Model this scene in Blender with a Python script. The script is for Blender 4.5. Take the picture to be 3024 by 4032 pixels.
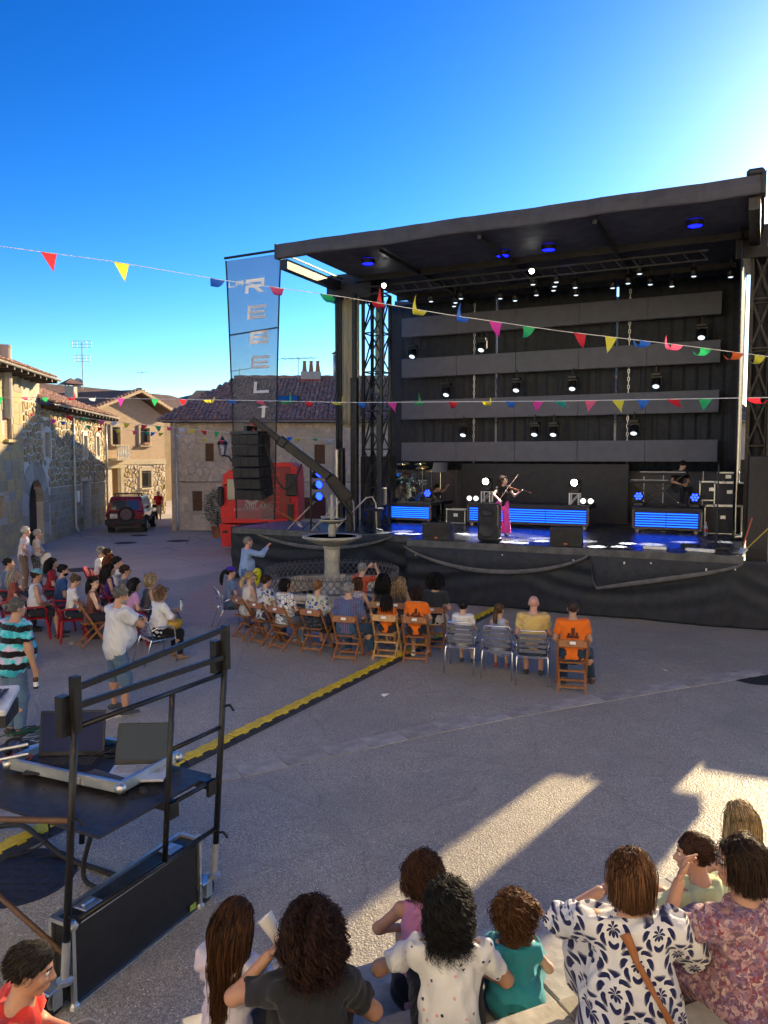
import bpy, math, random
import numpy as np
from mathutils import Vector, Matrix
R = math.radians
random.seed(7)
rng = np.random.default_rng(7)
scn = bpy.context.scene
for o in list(bpy.data.objects): bpy.data.objects.remove(o)

# ------------------------------------------------------------------ camera
H = 3.6; FPX = 769.0; PITCH = math.atan(54 / FPX)
cam_d = bpy.data.cameras.new('camera'); cam = bpy.data.objects.new('camera', cam_d)
scn.collection.objects.link(cam); scn.camera = cam
cam.location = (0, 0, H); cam.rotation_euler = (math.pi / 2 - PITCH, 0, 0)
cam_d.sensor_fit = 'VERTICAL'; cam_d.sensor_height = 24; cam_d.lens = 24 * FPX / 1024
cam_d.clip_start = .05; cam_d.clip_end = 9000
# ------------------------------------------------------------------ sky, sun, exposure
SUN_EL, SUN_AZ = R(18.3), R(38.5)          # azimuth measured from +Y towards +X
world = bpy.data.worlds.new('World'); scn.world = world; world.use_nodes = True
wn = world.node_tree; bg = wn.nodes['Background']
sky = wn.nodes.new('ShaderNodeTexSky'); sky.sky_type = 'NISHITA'; sky.sun_disc = False
sky.sun_elevation = SUN_EL; sky.sun_rotation = SUN_AZ
sky.altitude = 500; sky.air_density = 1.0; sky.dust_density = .4; sky.ozone_density = 2.2
hs = wn.nodes.new('ShaderNodeHueSaturation'); hs.inputs['Saturation'].default_value = 1.4; hs.inputs['Hue'].default_value = .503
gm = wn.nodes.new('ShaderNodeGamma'); gm.inputs[1].default_value = 1.52
wn.links.new(sky.outputs[0], hs.inputs['Color']); wn.links.new(hs.outputs[0], gm.inputs[0]); wn.links.new(gm.outputs[0], bg.inputs[0]); bg.inputs[1].default_value = .05
sd = bpy.data.lights.new('sun', 'SUN'); sd.energy = 5.0; sd.angle = R(.55); sd.color = (1, .76, .44)
sun = bpy.data.objects.new('sun', sd); scn.collection.objects.link(sun)
sdir = Vector((math.sin(SUN_AZ) * math.cos(SUN_EL), math.cos(SUN_AZ) * math.cos(SUN_EL), math.sin(SUN_EL)))
sun.rotation_euler = sdir.to_track_quat('Z', 'Y').to_euler(); sun.location = sdir * 60
scn.view_settings.view_transform = 'Standard'; scn.view_settings.look = 'None'
scn.view_settings.exposure = 1.2; scn.view_settings.gamma = 1
scn.view_settings.use_curve_mapping = False
scn.cycles.max_bounces = 6; scn.cycles.diffuse_bounces = 3; scn.cycles.glossy_bounces = 3
scn.cycles.transmission_bounces = 4; scn.cycles.transparent_max_bounces = 8
scn.cycles.sample_clamp_indirect = 6; scn.cycles.caustics_reflective = False; scn.cycles.caustics_refractive = False

# ------------------------------------------------------------------ geometry helpers
CP, SP = math.cos(PITCH), math.sin(PITCH)
def ray(px, py):
    a, b = (px - 384) / FPX, (512 - py) / FPX
    return Vector((a, CP + b * SP, -SP + b * CP))
def G(px, py, z=0.0):                      # where a line of sight meets the level z
    r = ray(px, py); t = (z - H) / r.z; return Vector((0, 0, H)) + r * t
def AT(px, py, Y):                         # where it meets the plane y = Y
    r = ray(px, py); return Vector((0, 0, H)) + r * (Y / r.y)
def ONP(px, py, p0, n):                    # where it meets an upright plane
    r = ray(px, py); o = Vector((0, 0, H)); t = (Vector(p0) - o).dot(Vector(n)) / r.dot(Vector(n)); return o + r * t

COL = scn.collection
def tag(o, label=None, cat=None, group=None, kind=None):
    if label: o['label'] = label
    if cat: o['category'] = cat
    if group: o['group'] = group
    if kind: o['kind'] = kind
    return o
def thing(name, label, cat, loc=(0, 0, 0), rz=0.0, group=None):
    o = bpy.data.objects.new(name, None); COL.objects.link(o); o.empty_display_size = .1
    o.location = loc; o.rotation_euler = (0, 0, rz); return tag(o, label, cat, group)
def mesh_np(name, V, F, mats, midx=None, smooth=False):
    """V (n,3) array, F list of index tuples or (m,3)/(m,4) array"""
    me = bpy.data.meshes.new(name)
    V = np.asarray(V, dtype=np.float32)
    if isinstance(F, np.ndarray):
        nf, k = F.shape; me.vertices.add(len(V)); me.vertices.foreach_set('co', V.ravel())
        me.loops.add(nf * k); me.loops.foreach_set('vertex_index', F.astype(np.int32).ravel())
        me.polygons.add(nf); me.polygons.foreach_set('loop_start', np.arange(0, nf * k, k, dtype=np.int32))
        me.polygons.foreach_set('loop_total', np.full(nf, k, dtype=np.int32))
        me.update(calc_edges=True)
    else:
        me.from_pydata([tuple(map(float, v)) for v in V], [], F)
    for m in (mats if isinstance(mats, (list, tuple)) else [mats]): me.materials.append(m)
    if midx is not None: me.polygons.foreach_set('material_index', np.asarray(midx, dtype=np.int32))
    if smooth: me.polygons.foreach_set('use_smooth', np.ones(len(me.polygons), dtype=bool))
    me.update(); return me
def link(name, me, parent=None, loc=None, rot=None):
    o = bpy.data.objects.new(name, me); COL.objects.link(o)
    if parent is not None: o.parent = parent
    if loc is not None: o.location = loc
    if rot is not None: o.rotation_euler = rot
    return o
def copy_tree(o, parent=None):
    c = o.copy(); COL.objects.link(c); c.parent = parent
    for ch in list(o.children): copy_tree(ch, c)
    return c
class MB:
    def __init__(s): s.v = []; s.f = []; s.m = []
    def add(s, vs, fs, mi=0, M=None):
        b = len(s.v)
        s.v += [tuple(M @ Vector(v)) if M is not None else tuple(v) for v in vs]
        s.f += [tuple(i + b for i in f) for f in fs]; s.m += [mi] * len(fs); return s
    def box(s, c, d, mi=0, rot=None, bev=0.0):
        x, y, z = d[0] / 2, d[1] / 2, d[2] / 2
        M = Matrix.Translation(Vector(c)) @ (rot.to_4x4() if rot is not None else Matrix())
        if bev <= 0:
            vs = [(i * x, j * y, k * z) for i in (-1, 1) for j in (-1, 1) for k in (-1, 1)]
            fs = [(0, 1, 3, 2), (4, 6, 7, 5), (0, 4, 5, 1), (2, 3, 7, 6), (0, 2, 6, 4), (1, 5, 7, 3)]
            return s.add(vs, fs, mi, M)
        b = min(bev, x * .9, y * .9, z * .9); vs = []; idx = {}
        for i in (-1, 1):
            for j in (-1, 1):
                for k in (-1, 1):
                    for a in range(3):
                        p = [i * (x - b), j * (y - b), k * (z - b)]; p[a] = (i * x, j * y, k * z)[a]
                        idx[i, j, k, a] = len(vs); vs.append(p)
        fs = []
        for a in range(3):
            o1, o2 = [(1, 2), (0, 2), (0, 1)][a]
            for sg in (-1, 1):
                q = []
                for (p, r) in ((-1, -1), (1, -1), (1, 1), (-1, 1)):
                    t = [0, 0, 0]; t[a] = sg; t[o1] = p; t[o2] = r; q.append(idx[t[0], t[1], t[2], a])
                flip = (sg > 0) == (a == 1)
                fs.append(tuple(q[::-1]) if flip else tuple(q))
        for a in range(3):
            o1, o2 = [(1, 2), (0, 2), (0, 1)][a]
            for p in (-1, 1):
                for r in (-1, 1):
                    t0 = [0, 0, 0]; t1 = [0, 0, 0]; t0[a] = -1; t1[a] = 1
                    for t in (t0, t1): t[o1] = p; t[o2] = r
                    fs.append((idx[(*t0, o1)], idx[(*t1, o1)], idx[(*t1, o2)], idx[(*t0, o2)]))
        for i in (-1, 1):
            for j in (-1, 1):
                for k in (-1, 1): fs.append((idx[i, j, k, 0], idx[i, j, k, 1], idx[i, j, k, 2]))
        return s.add(vs, fs, mi, M)
    def cyl(s, a, b, r1, r2=None, n=12, mi=0, caps=True):
        a, b = Vector(a), Vector(b); r2 = r1 if r2 is None else r2
        d = (b - a).normalized(); q = d.to_track_quat('Z', 'Y').to_matrix()
        X, Y = q @ Vector((1, 0, 0)), q @ Vector((0, 1, 0)); vs = []
        for (c, r) in ((a, r1), (b, r2)):
            for i in range(n):
                t = 2 * math.pi * i / n; vs.append(c + X * (r * math.cos(t)) + Y * (r * math.sin(t)))
        fs = [(i, (i + 1) % n, n + (i + 1) % n, n + i) for i in range(n)]
        if caps: fs += [tuple(range(n - 1, -1, -1)), tuple(range(n, 2 * n))]
        return s.add(vs, fs, mi)
    def tube(s, pts, r, n=6, mi=0, closed=False, caps=True):
        P = [Vector(p) for p in pts]; m = len(P); vs = []; prev = None
        rs = r if isinstance(r, (list, tuple, np.ndarray)) else [r] * m
        for i in range(m):
            if closed: t = P[(i + 1) % m] - P[i - 1]
            else: t = P[min(i + 1, m - 1)] - P[max(i - 1, 0)]
            t = t.normalized() if t.length > 1e-9 else Vector((0, 0, 1))
            if prev is None:
                ref = Vector((0, 0, 1)) if abs(t.z) < .9 else Vector((1, 0, 0)); X = t.cross(ref).normalized()
            else:
                X = (prev - t * prev.dot(t)); X = X.normalized() if X.length > 1e-6 else t.orthogonal().normalized()
            prev = X; Y = t.cross(X)
            for k in range(n):
                a = 2 * math.pi * k / n + math.pi / n; vs.append(P[i] + X * (rs[i] * math.cos(a)) + Y * (rs[i] * math.sin(a)))
        fs = []
        for i in range(m if closed else m - 1):
            j = (i + 1) % m
            for k in range(n): fs.append((i * n + k, i * n + (k + 1) % n, j * n + (k + 1) % n, j * n + k))
        if caps and not closed: fs += [tuple(range(n - 1, -1, -1)), tuple(range((m - 1) * n, m * n))]
        return s.add(vs, fs, mi)
    def lathe(s, prof, n=24, c=(0, 0, 0), mi=0, M=None, caps=True):
        vs = []; fs = []; c = Vector(c)
        for (r, z) in prof:
            for i in range(n):
                t = 2 * math.pi * i / n; vs.append((c.x + r * math.cos(t), c.y + r * math.sin(t), c.z + z))
        for j in range(len(prof) - 1):
            for i in range(n): fs.append((j * n + i, j * n + (i + 1) % n, (j + 1) * n + (i + 1) % n, (j + 1) * n + i))
        if caps and prof[0][0] > 1e-6: fs.append(tuple(range(n - 1, -1, -1)))
        if caps and prof[-1][0] > 1e-6: fs.append(tuple(range((len(prof) - 1) * n, len(prof) * n)))
        return s.add(vs, fs, mi, M)
    def ball(s, c, r, n=12, m=8, mi=0, sc=(1, 1, 1)):
        c = Vector(c); vs = []; fs = []
        for j in range(m + 1):
            a = math.pi * j / m
            for i in range(n):
                t = 2 * math.pi * i / n
                vs.append((c.x + r * sc[0] * math.sin(a) * math.cos(t), c.y + r * sc[1] * math.sin(a) * math.sin(t), c.z + r * sc[2] * math.cos(a)))
        for j in range(m):
            for i in range(n): fs.append((j * n + i, (j + 1) * n + i, (j + 1) * n + (i + 1) % n, j * n + (i + 1) % n))
        return s.add(vs, fs, mi)
    def prism(s, poly, z0, z1, mi=0, M=None):       # polygon (x,y) pulled up
        n = len(poly); vs = [(x, y, z0) for x, y in poly] + [(x, y, z1) for x, y in poly]
        fs = [(i, (i + 1) % n, n + (i + 1) % n, n + i) for i in range(n)] + [tuple(range(n - 1, -1, -1)), tuple(range(n, 2 * n))]
        return s.add(vs, fs, mi, M)
    def me(s, name, mats, smooth=False): return mesh_np(name, s.v, s.f, mats, s.m, smooth)
    def build(s, name, mats, parent=None, smooth=False, loc=None, rot=None):
        return link(name, s.me(name, mats, smooth), parent, loc, rot)
def rotz(a): return Matrix.Rotation(a, 3, 'Z')
def basis(x, y, z, o=(0, 0, 0)):           # local axes -> world
    M = Matrix((x, y, z)).transposed().to_4x4(); M.translation = Vector(o); return M

# ------------------------------------------------------------------ material helpers
MC = {}
class NT:
    def __init__(s, name):
        s.m = bpy.data.materials.new(name); s.m.use_nodes = True; s.t = s.m.node_tree
        s.b = s.t.nodes['Principled BSDF']; s.out = s.t.nodes['Material Output']; s.co = None
    def n(s, typ, **kw):
        nd = s.t.nodes.new('ShaderNode' + typ)
        for k, v in kw.items():
            if k in ('i',):
                for kk, vv in v.items():
                    if isinstance(vv, bpy.types.NodeSocket): s.t.links.new(vv, nd.inputs[kk])
                    else: nd.inputs[kk].default_value = vv
            else: setattr(nd, k, v)
        return nd
    def l(s, a, b): s.t.links.new(a, b)
    def obj(s, sc=(1, 1, 1), loc=(0, 0, 0), rot=(0, 0, 0)):
        c = s.n('TexCoord'); m = s.n('Mapping', i={'Vector': c.outputs['Object'], 'Scale': sc, 'Location': loc, 'Rotation': rot}); return m.outputs[0]
    def geo(s, sc=(1, 1, 1)):
        c = s.n('NewGeometry'); m = s.n('Mapping', i={'Vector': c.outputs['Position'], 'Scale': sc}); return m.outputs[0]
    def noise(s, v, scale, detail=4, rough=.55, out=0):
        return s.n('TexNoise', i={'Vector': v, 'Scale': scale, 'Detail': detail, 'Roughness': rough}).outputs[out]
    def vor(s, v, scale, feature='F1', out='Distance', rnd=1.0):
        return s.n('TexVoronoi', feature=feature, i={'Vector': v, 'Scale': scale, 'Randomness': rnd}).outputs[out]
    def ramp(s, f, stops, interp='LINEAR'):
        r = s.n('ValToRGB', i={'Fac': f}); e = r.color_ramp; e.interpolation = interp
        while len(e.elements) < len(stops): e.elements.new(.5)
        for el, (p, c) in zip(e.elements, stops): el.position = p; el.color = (*c, 1) if len(c) == 3 else c
        return r.outputs[0]
    def mix(s, f, a, b, typ='MIX'):
        nd = s.n('MixRGB', blend_type=typ)
        for k, v in (('Fac', f), ('Color1', a), ('Color2', b)):
            if isinstance(v, bpy.types.NodeSocket): s.l(v, nd.inputs[k])
            elif k == 'Fac': nd.inputs[k].default_value = v
            else: nd.inputs[k].default_value = (*v, 1) if len(v) == 3 else v
        return nd.outputs[0]
    def math(s, op, a, b=0.0, c=0.0):
        nd = s.n('Math', operation=op)
        for k, v in ((0, a), (1, b), (2, c)):
            if isinstance(v, bpy.types.NodeSocket): s.l(v, nd.inputs[k])
            else: nd.inputs[k].default_value = v
        return nd.outputs[0]
    def sep(s, v):
        nd = s.n('SeparateXYZ', i={0: v}); return nd.outputs
    def comb(s, x, y, z):
        nd = s.n('CombineXYZ')
        for k, v in enumerate((x, y, z)):
            if isinstance(v, bpy.types.NodeSocket): s.l(v, nd.inputs[k])
            else: nd.inputs[k].default_value = v
        return nd.outputs[0]
    def set(s, **kw):
        for k, v in kw.items():
            k = {'color': 'Base Color', 'rough': 'Roughness', 'metal': 'Metallic', 'spec': 'Specular IOR Level', 'alpha': 'Alpha',
                 'trans': 'Transmission Weight', 'emit': 'Emission Color', 'estr': 'Emission Strength', 'coat': 'Coat Weight', 'sheen': 'Sheen Weight'}[k]
            if isinstance(v, bpy.types.NodeSocket): s.l(v, s.b.inputs[k])
            else: s.b.inputs[k].default_value = (*v, 1) if isinstance(v, tuple) and len(v) == 3 else v
        return s
    def bump(s, h, strength=.4, dist=.01):
        nd = s.n('Bump', i={'Height': h, 'Strength': strength, 'Distance': dist}); s.l(nd.outputs[0], s.b.inputs['Normal']); return s
def P(name, color, rough=.6, metal=0.0, vary=.12, nscale=6.0, bump=0.0, bscale=40.0, spec=.4, **kw):
    """plain material with uneven tone and fine relief"""
    key = (name, tuple(color), rough, metal)
    if key in MC: return MC[key]
    t = NT(name); v = t.obj()
    f = t.noise(v, nscale, 5, .6)
    dk = tuple(c * (1 - vary * 1.5) for c in color); lt = tuple(min(1, c * (1 + vary * 1.5)) for c in color)
    t.set(color=t.ramp(f, [(.3, dk), (.7, lt)]), metal=metal, spec=spec, rough=t.ramp(t.noise(v, nscale * 2.3, 3), [(.3, (max(.03, rough - .08),) * 3), (.7, (min(1, rough + .08),) * 3)]), **kw)
    if bump > 0: t.bump(t.noise(v, bscale, 4), bump, .01)
    MC[key] = t.m; return t.m
def EMIT(name, color, strength):
    key = (name, color, strength)
    if key in MC: return MC[key]
    t = NT(name); t.set(color=(.02, .02, .02), emit=color, estr=strength, rough=.3); MC[key] = t.m; return t.m
def glass(name, tint=(.05, .07, .09), rough=.06):
    t = NT(name); t.set(color=tint, rough=rough, spec=.8, coat=.3); return t.m
def text_me(name, s, size, mat, depth=.004, shear=0.0, spacing=1.0):
    c = bpy.data.curves.new(name, 'FONT'); c.body = s; c.size = size; c.extrude = depth; c.align_x = 'CENTER'; c.align_y = 'CENTER'
    c.shear = shear; c.space_character = spacing; c.resolution_u = 3
    o = bpy.data.objects.new(name, c); COL.objects.link(o)
    bpy.context.view_layer.update(); dg = bpy.context.evaluated_depsgraph_get()
    me = bpy.data.meshes.new_from_object(o.evaluated_get(dg)); bpy.data.objects.remove(o)
    me.materials.clear(); me.materials.append(mat); return me
# ================================================================== ground and paving
def mat_ground():
    t = NT('aggregate_concrete'); g = t.geo()
    d1 = t.vor(g, 52, out='Distance'); c1 = t.vor(g, 52, out='Color'); d2 = t.vor(g, 110, out='Distance'); c2 = t.vor(g, 110, out='Color')
    l1 = t.sep(c1)[0]; l2 = t.sep(c2)[1]
    peb1 = t.ramp(l1, [(0, (.22, .20, .165)), (.45, (.46, .425, .35)), (.8, (.63, .585, .49)), (1, (.94, .90, .80))])
    peb2 = t.ramp(l2, [(0, (.19, .172, .142)), (.6, (.36, .33, .27)), (1, (.60, .56, .46))])
    pk = t.mix(t.ramp(d1, [(.30, (0, 0, 0)), (.40, (1, 1, 1))]), peb1, peb2)
    big = t.noise(g, .55, 6, .62); mid = t.noise(g, 3.0, 5, .6)
    col = t.mix(t.ramp(mid, [(.5, (0, 0, 0)), (.8, (.6, .6, .6))]), pk, (.52, .48, .395))
    col = t.mix(t.ramp(big, [(.35, (.5, .5, .5)), (.62, (0, 0, 0))]), col, (.28, .255, .21))
    st = t.noise(t.geo((.9, 1.3, 1)), 1.7, 7, .7)
    col = t.mix(t.ramp(st, [(.66, (0, 0, 0)), (.74, (.45, .45, .45))]), col, (.62, .56, .48))
    dk = t.noise(g, .23, 5, .6)
    col = t.mix(t.ramp(dk, [(.52, (0, 0, 0)), (.62, (.3, .3, .3))]), col, (.20, .185, .155))
    wp = t.mix(.25, g, t.noise(g, 1.6, 4, .6, 1), 'ADD'); ck = t.vor(wp, .42, 'DISTANCE_TO_EDGE'); ck2 = t.vor(wp, 1.7, 'DISTANCE_TO_EDGE'); gate = t.ramp(t.noise(g, .35, 2), [(.5, (0, 0, 0)), (.56, (1, 1, 1))])
    col = t.mix(t.ramp(ck, [(.0012, (.28, .28, .28)), (.005, (0, 0, 0))]), col, (.10, .085, .07)); col = t.mix(t.mix(gate, (0, 0, 0), t.ramp(ck2, [(.003, (.18, .18, .18)), (.010, (0, 0, 0))])), col, (.13, .11, .09))
    h = t.math('SUBTRACT', t.math('MULTIPLY', d1, -1.0), t.math('MULTIPLY', d2, .35))
    t.set(color=col, rough=t.ramp(l1, [(0, (.42,) * 3), (1, (.72,) * 3)]), spec=.45); t.bump(h, .6, .008); return t.m
def mat_asphalt():
    t = NT('worn_asphalt'); g = t.geo()
    a = t.noise(g, .5, 6, .62); f = t.vor(g, 60, out='Color')
    col = t.mix(t.ramp(a, [(.35, (0, 0, 0)), (.68, (1, 1, 1))]), (.42, .365, .31), (.56, .485, .41))
    col = t.mix(.35, col, t.ramp(t.sep(f)[0], [(0, (.28, .245, .21)), (.8, (.55, .48, .41)), (1, (.78, .70, .6))]))
    cr = t.vor(t.geo((1, 1, 1)), .35, 'DISTANCE_TO_EDGE')
    col = t.mix(t.ramp(cr, [(0, (.5, .5, .5)), (.012, (0, 0, 0))]), col, (.04, .04, .04))
    t.set(color=col, rough=.75); t.bump(t.noise(g, 70, 4), .5, .008); return t.m
M_GROUND = mat_ground(); M_ASPH = mat_asphalt()
gd = MB(); S_ = 1500
gd.add([(-S_, -40, 0), (S_, -40, 0), (S_, S_, 0), (-S_, S_, 0)], [(0, 1, 2, 3)])
tag(gd.build('ground', M_GROUND), kind='structure')
def sheet(name, pts, z, mat, kind='structure'):
    m = MB(); m.add([(p.x, p.y, z) for p in pts], [tuple(range(len(pts)))]); o = m.build(name, mat)
    # keep faces upward
    if o.data.polygons[0].normal.z < 0: o.data.flip_normals()
    return tag(o, kind=kind)
sheet('road', [Vector((-30, 28, 0)), Vector((-9.2, 23.6, 0)), Vector((-6.2, 22.6, 0)), Vector((-4.2, 26, 0)), Vector((-4, 36.9, 0)), Vector((-10.6, 37.2, 0)), Vector((-10.3, 80, 0)), Vector((-40, 80, 0))], .004, M_ASPH)

M_SLABS = [P('grey_kerb_slab', (.34 + .03 * k, .315 + .03 * k, .275 + .028 * k), .75, vary=.2, nscale=5, bump=.35, bscale=50) for k in range(3)]
# strip of grey slabs crossing the square
strip_px = [(-40, 822), (60, 804), (150, 788), (231, 774), (300, 758), (414, 733.4), (496, 716.3), (564, 704.4), (656, 689), (768, 671), (830, 662)]
pts = [G(*p) for p in strip_px]
def resample(pts, step):
    out = [pts[0].copy()]; acc = 0.0
    for a, b in zip(pts, pts[1:]):
        L = (b - a).length; s = step - acc
        while s <= L: out.append(a + (b - a) * (s / L)); s += step
        acc = (acc + L) % step
    return out
drain = tag(bpy.data.objects.new('slab_strip', None), kind='structure'); COL.objects.link(drain)
sp = resample(pts, .56)
for i, (a, b) in enumerate(zip(sp, sp[1:])):
    d = (b - a); L = d.length; m = MB(); w = .17
    m.box((0, 0, .006 + random.uniform(-.002, .002)), (L - .012, 2 * w, .012), 0, bev=.004)
    o = m.build('slab', M_SLABS[i % 3], drain, loc=(a + b) / 2); o.rotation_euler = (0, 0, math.atan2(d.y, d.x))
# pinkish paved ring round the fountain
FC = G(333, 601); FC = Vector((FC.x, 18.95, 0))
def mat_pavers():
    t = NT('pink_pavers'); g = t.geo()
    br = t.n('TexBrick', i={'Vector': g, 'Scale': 1.0, 'Color1': (.58, .43, .37, 1), 'Color2': (.48, .36, .32, 1), 'Mortar': (.26, .23, .2, 1), 'Mortar Size': .012, 'Brick Width': .24, 'Row Height': .12, 'Bias': -.2})
    col = t.mix(t.ramp(t.noise(g, 1.2, 5), [(.3, (.5, .5, .5)), (.7, (0, 0, 0))]), br.outputs[0], (.42, .35, .3))
    t.set(color=col, rough=.8); t.bump(t.math('SUBTRACT', 1, br.outputs[1]), .6, .01); return t.m
M_PAV = mat_pavers()
ring = MB(); n = 64
ri, ro = 1.6, 3.75
vs = []
for r in (ri, ro):
    for i in range(n):
        a = 2 * math.pi * i / n; vs.append((FC.x + r * math.cos(a), FC.y + r * math.sin(a), .004))
ring.add(vs, [(i, n + i, n + (i + 1) % n, (i + 1) % n) for i in range(n)])
tag(ring.build('paved_ring', M_PAV), kind='structure')
sheet('paved_corner', [G(168, 615), G(211, 581), G(240, 583), G(228, 622), G(205, 626)], .005, M_PAV)
# worn white paint marks on the ground
M_CHALK = P('worn_white_paint', (.55, .55, .52), .8, vary=.3, nscale=20)
# manhole covers
M_IRON = P('cast_iron', (.045, .045, .047), .55, .6, bump=.4, bscale=30)
for i, (px, py, r, lab) in enumerate([(125.4, 543, .42, 'round manhole cover in the road behind the red car'), (178, 541, .42, 'round manhole cover in front of the stone house wall'),
        (139, 535.5, .36, 'small manhole cover beside the wheels of the red car'), (79, 570, .45, 'round iron manhole cover behind the elderly couple'),
        (756, 678, .36, 'iron manhole cover at the right edge past the slab strip'), (18, 877, .42, 'large ribbed manhole cover under the mixing desk')]):
    c = G(px, py); t = thing('manhole_cover', lab, 'manhole', (c.x, c.y, 0), 0, 'manhole covers')
    m = MB(); m.lathe([(0, .008), (r, .008), (r, .002)], 28); m.build('lid', M_IRON, t)
    m = MB(); m.lathe([(r + .005, .006), (r + .06, .006), (r + .06, .002)], 28); m.build('rim', M_IRON, t)
    m = MB()
    for a in range(-3, 4):
        for b in range(-3, 4):
            if (a * a + b * b) * .011 < r * r * .75: m.box((a * .11 + (b % 2) * .05, b * .11, .010), (.07, .02, .006))
    tag(m.build('tread', M_IRON, t), kind='stuff')

# stone steps in the foreground
Q0 = Vector((-.09, 4.92, 0)); ST_T = Vector((.913, .408, 0)); ST_N = Vector((.408, -.913, 0)); STD, STR = .52, .23
def SP_(t, s, z=0.0): return Q0 + ST_T * t + ST_N * s + Vector((0, 0, z))
M_STEP = [P('step_stone', (.34 + .04 * k, .325 + .038 * k, .29 + .034 * k), .8, vary=.22, nscale=5, bump=.5, bscale=18) for k in range(3)]
steps = tag(bpy.data.objects.new('stone_steps', None), kind='structure'); COL.objects.link(steps)
steps.location = Q0; steps.rotation_euler = (0, 0, math.atan2(ST_T.y, ST_T.x))
for k in range(1, 8):
    x = -1.55 + (.3 if k % 2 else 0)
    while x < 4.6:
        L = random.uniform(.8, 1.25); m = MB(); dz = random.uniform(-.006, .006)
        m.box((x + L / 2, -(k - .5) * STD - .0, (k * STR) / 2 + dz), (L - .006, STD + .02, k * STR), 0, bev=.012)
        m.build('step_stone', M_STEP[random.randrange(3)], steps); x += L
# ================================================================== stage frame: u along the front, n to the back
ST_O = Vector((7.49, 15.98, 0)); STA = -R(25.9)
SE = Vector((math.cos(STA), math.sin(STA), 0)); SN = Vector((-math.sin(STA), math.cos(STA), 0)); DZ = 1.55
def S(u, n, z=0.0): return ST_O + SE * u + SN * n + Vector((0, 0, z))
def UN(p): q = Vector(p) - ST_O; return q.dot(SE), q.dot(SN)
def SPX(px, py, n):                        # line of sight onto the stage plane n -> (u, z)
    w = ONP(px, py, S(0, n), SN); return UN(w)[0], w.z
M_BLK = P('black_paint', (.02, .021, .026), .55, vary=.2)
M_BLKM = P('black_metal', (.03, .03, .032), .38, .6, vary=.2)
M_ALU = P('aluminium', (.62, .62, .61), .45, 1.0, vary=.08)
M_CLOTH = P('black_stage_cloth', (.014, .018, .027), .62, vary=.25, bump=.25, bscale=60)
M_RUB = P('black_rubber', (.025, .025, .026), .8, vary=.2, bump=.3)
M_FASC = P('charcoal_tarpaulin', (.085, .083, .105), .55, vary=.18, nscale=2, bump=.15, bscale=8)
M_WHITE = P('white_paint', (.75, .75, .73), .45, vary=.05)
M_LENS = EMIT('lamp_lens', (.75, .9, 1.0), .8)
M_LENSW = EMIT('lamp_lens_bright', (1.0, .97, .9), 14.0)
M_BLUE = EMIT('blue_led', (.005, .02, 1.0), 7.0)
M_BLUET = EMIT('blue_led_tube', (.004, .08, 1.0), 2.6)

def mat_deck():
    t = NT('stage_deck_ply'); v = t.obj()
    col = t.ramp(t.noise(v, 3, 6), [(.3, (.016, .017, .02)), (.7, (.04, .041, .046))])
    sc = t.noise(t.obj((1, 14, 1)), 5, 4)
    t.set(color=t.mix(t.ramp(sc, [(.62, (0, 0, 0)), (.75, (.35, .35, .35))]), col, (.10, .10, .10)), rough=t.ramp(t.noise(v, 8, 4), [(.3, (.22,) * 3), (.7, (.42,) * 3)]), spec=.5); return t.m
M_DECK = mat_deck()
stage = thing('stage_trailer', 'large black mobile stage with roof, masts and dark deck', 'stage', ST_O, STA)
# deck boards (panels with joints)
for i in range(6):
    a, b = -11.6 + i * (11.6 / 6), -11.6 + (i + 1) * (11.6 / 6)
    n0 = 0.0 if a > -7.9 else .82
    for (p, q) in ((n0 + .03, 2.6), (2.6, 5.2), (5.2, 7.9)):
        m = MB(); m.box(((a + b) / 2, (p + q) / 2, DZ - .03), (b - a - .006, q - p - .006, .06)); m.build('deck_panel', M_DECK, stage)
m = MB(); m.box((-12.7, 2.2, DZ - .035), (2.1, 2.6, .06)); m.build('side_deck', M_DECK, stage)
M_LIP = P('worn_deck_edge', (.075, .078, .085), .5, vary=.3, nscale=4)
m = MB(); m.box((-3.82, -.02, DZ - .08), (7.7, .05, .16)); m.build('deck_edge', M_LIP, stage)
m = MB(); m.box((-10.7, .8, DZ - .085), (6.0, .05, .15)); m.build('deck_edge', M_LIP, stage)
m = MB(); m.box((-5.8, 4.2, .8), (11.3, 6.2, 1.3)); m.build('chassis', M_BLK, stage)
# roof
m = MB(); m.box((-5.25, 3.9, 9.14), (10.9, 7.6, .24)); m.build('roof_sheet', M_FASC, stage)
m = MB()
g = 40; vs = []; fs = []
for j, (y, z) in enumerate([(.10, 9.31), (-.03, 9.29), (-.045, 9.12), (-.04, 8.95), (-.02, 8.92), (.12, 8.93)]):
    for i in range(g + 1):
        u = -11.55 + 11.75 * i / g; w = .012 * math.sin(u * 5.1) + .008 * math.sin(u * 11.3 + 1)
        vs.append((u, y + w, z + .02 * math.sin(u * 1.7) * (.3 if j < 2 else 1)))
for j in range(5):
    for i in range(g): fs.append((j * (g + 1) + i, (j + 1) * (g + 1) + i, (j + 1) * (g + 1) + i + 1, j * (g + 1) + i + 1))
m.add(vs, fs); o = m.build('fascia', P('dark_fascia_tarpaulin', (.045, .046, .06), .6, vary=.2, nscale=2), stage)
m = MB(); m.box((-11.53, .1, 9.11), (.06, .3, .38)); m.build('fascia_end', M_BLK, stage); m = MB(); m.box((.18, .1, 9.13), (.08, .36, .42)); m.box((.02, .1, 9.36), (.34, .3, .16), bev=.05); m.build('fascia_end', M_BLK, stage)
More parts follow.
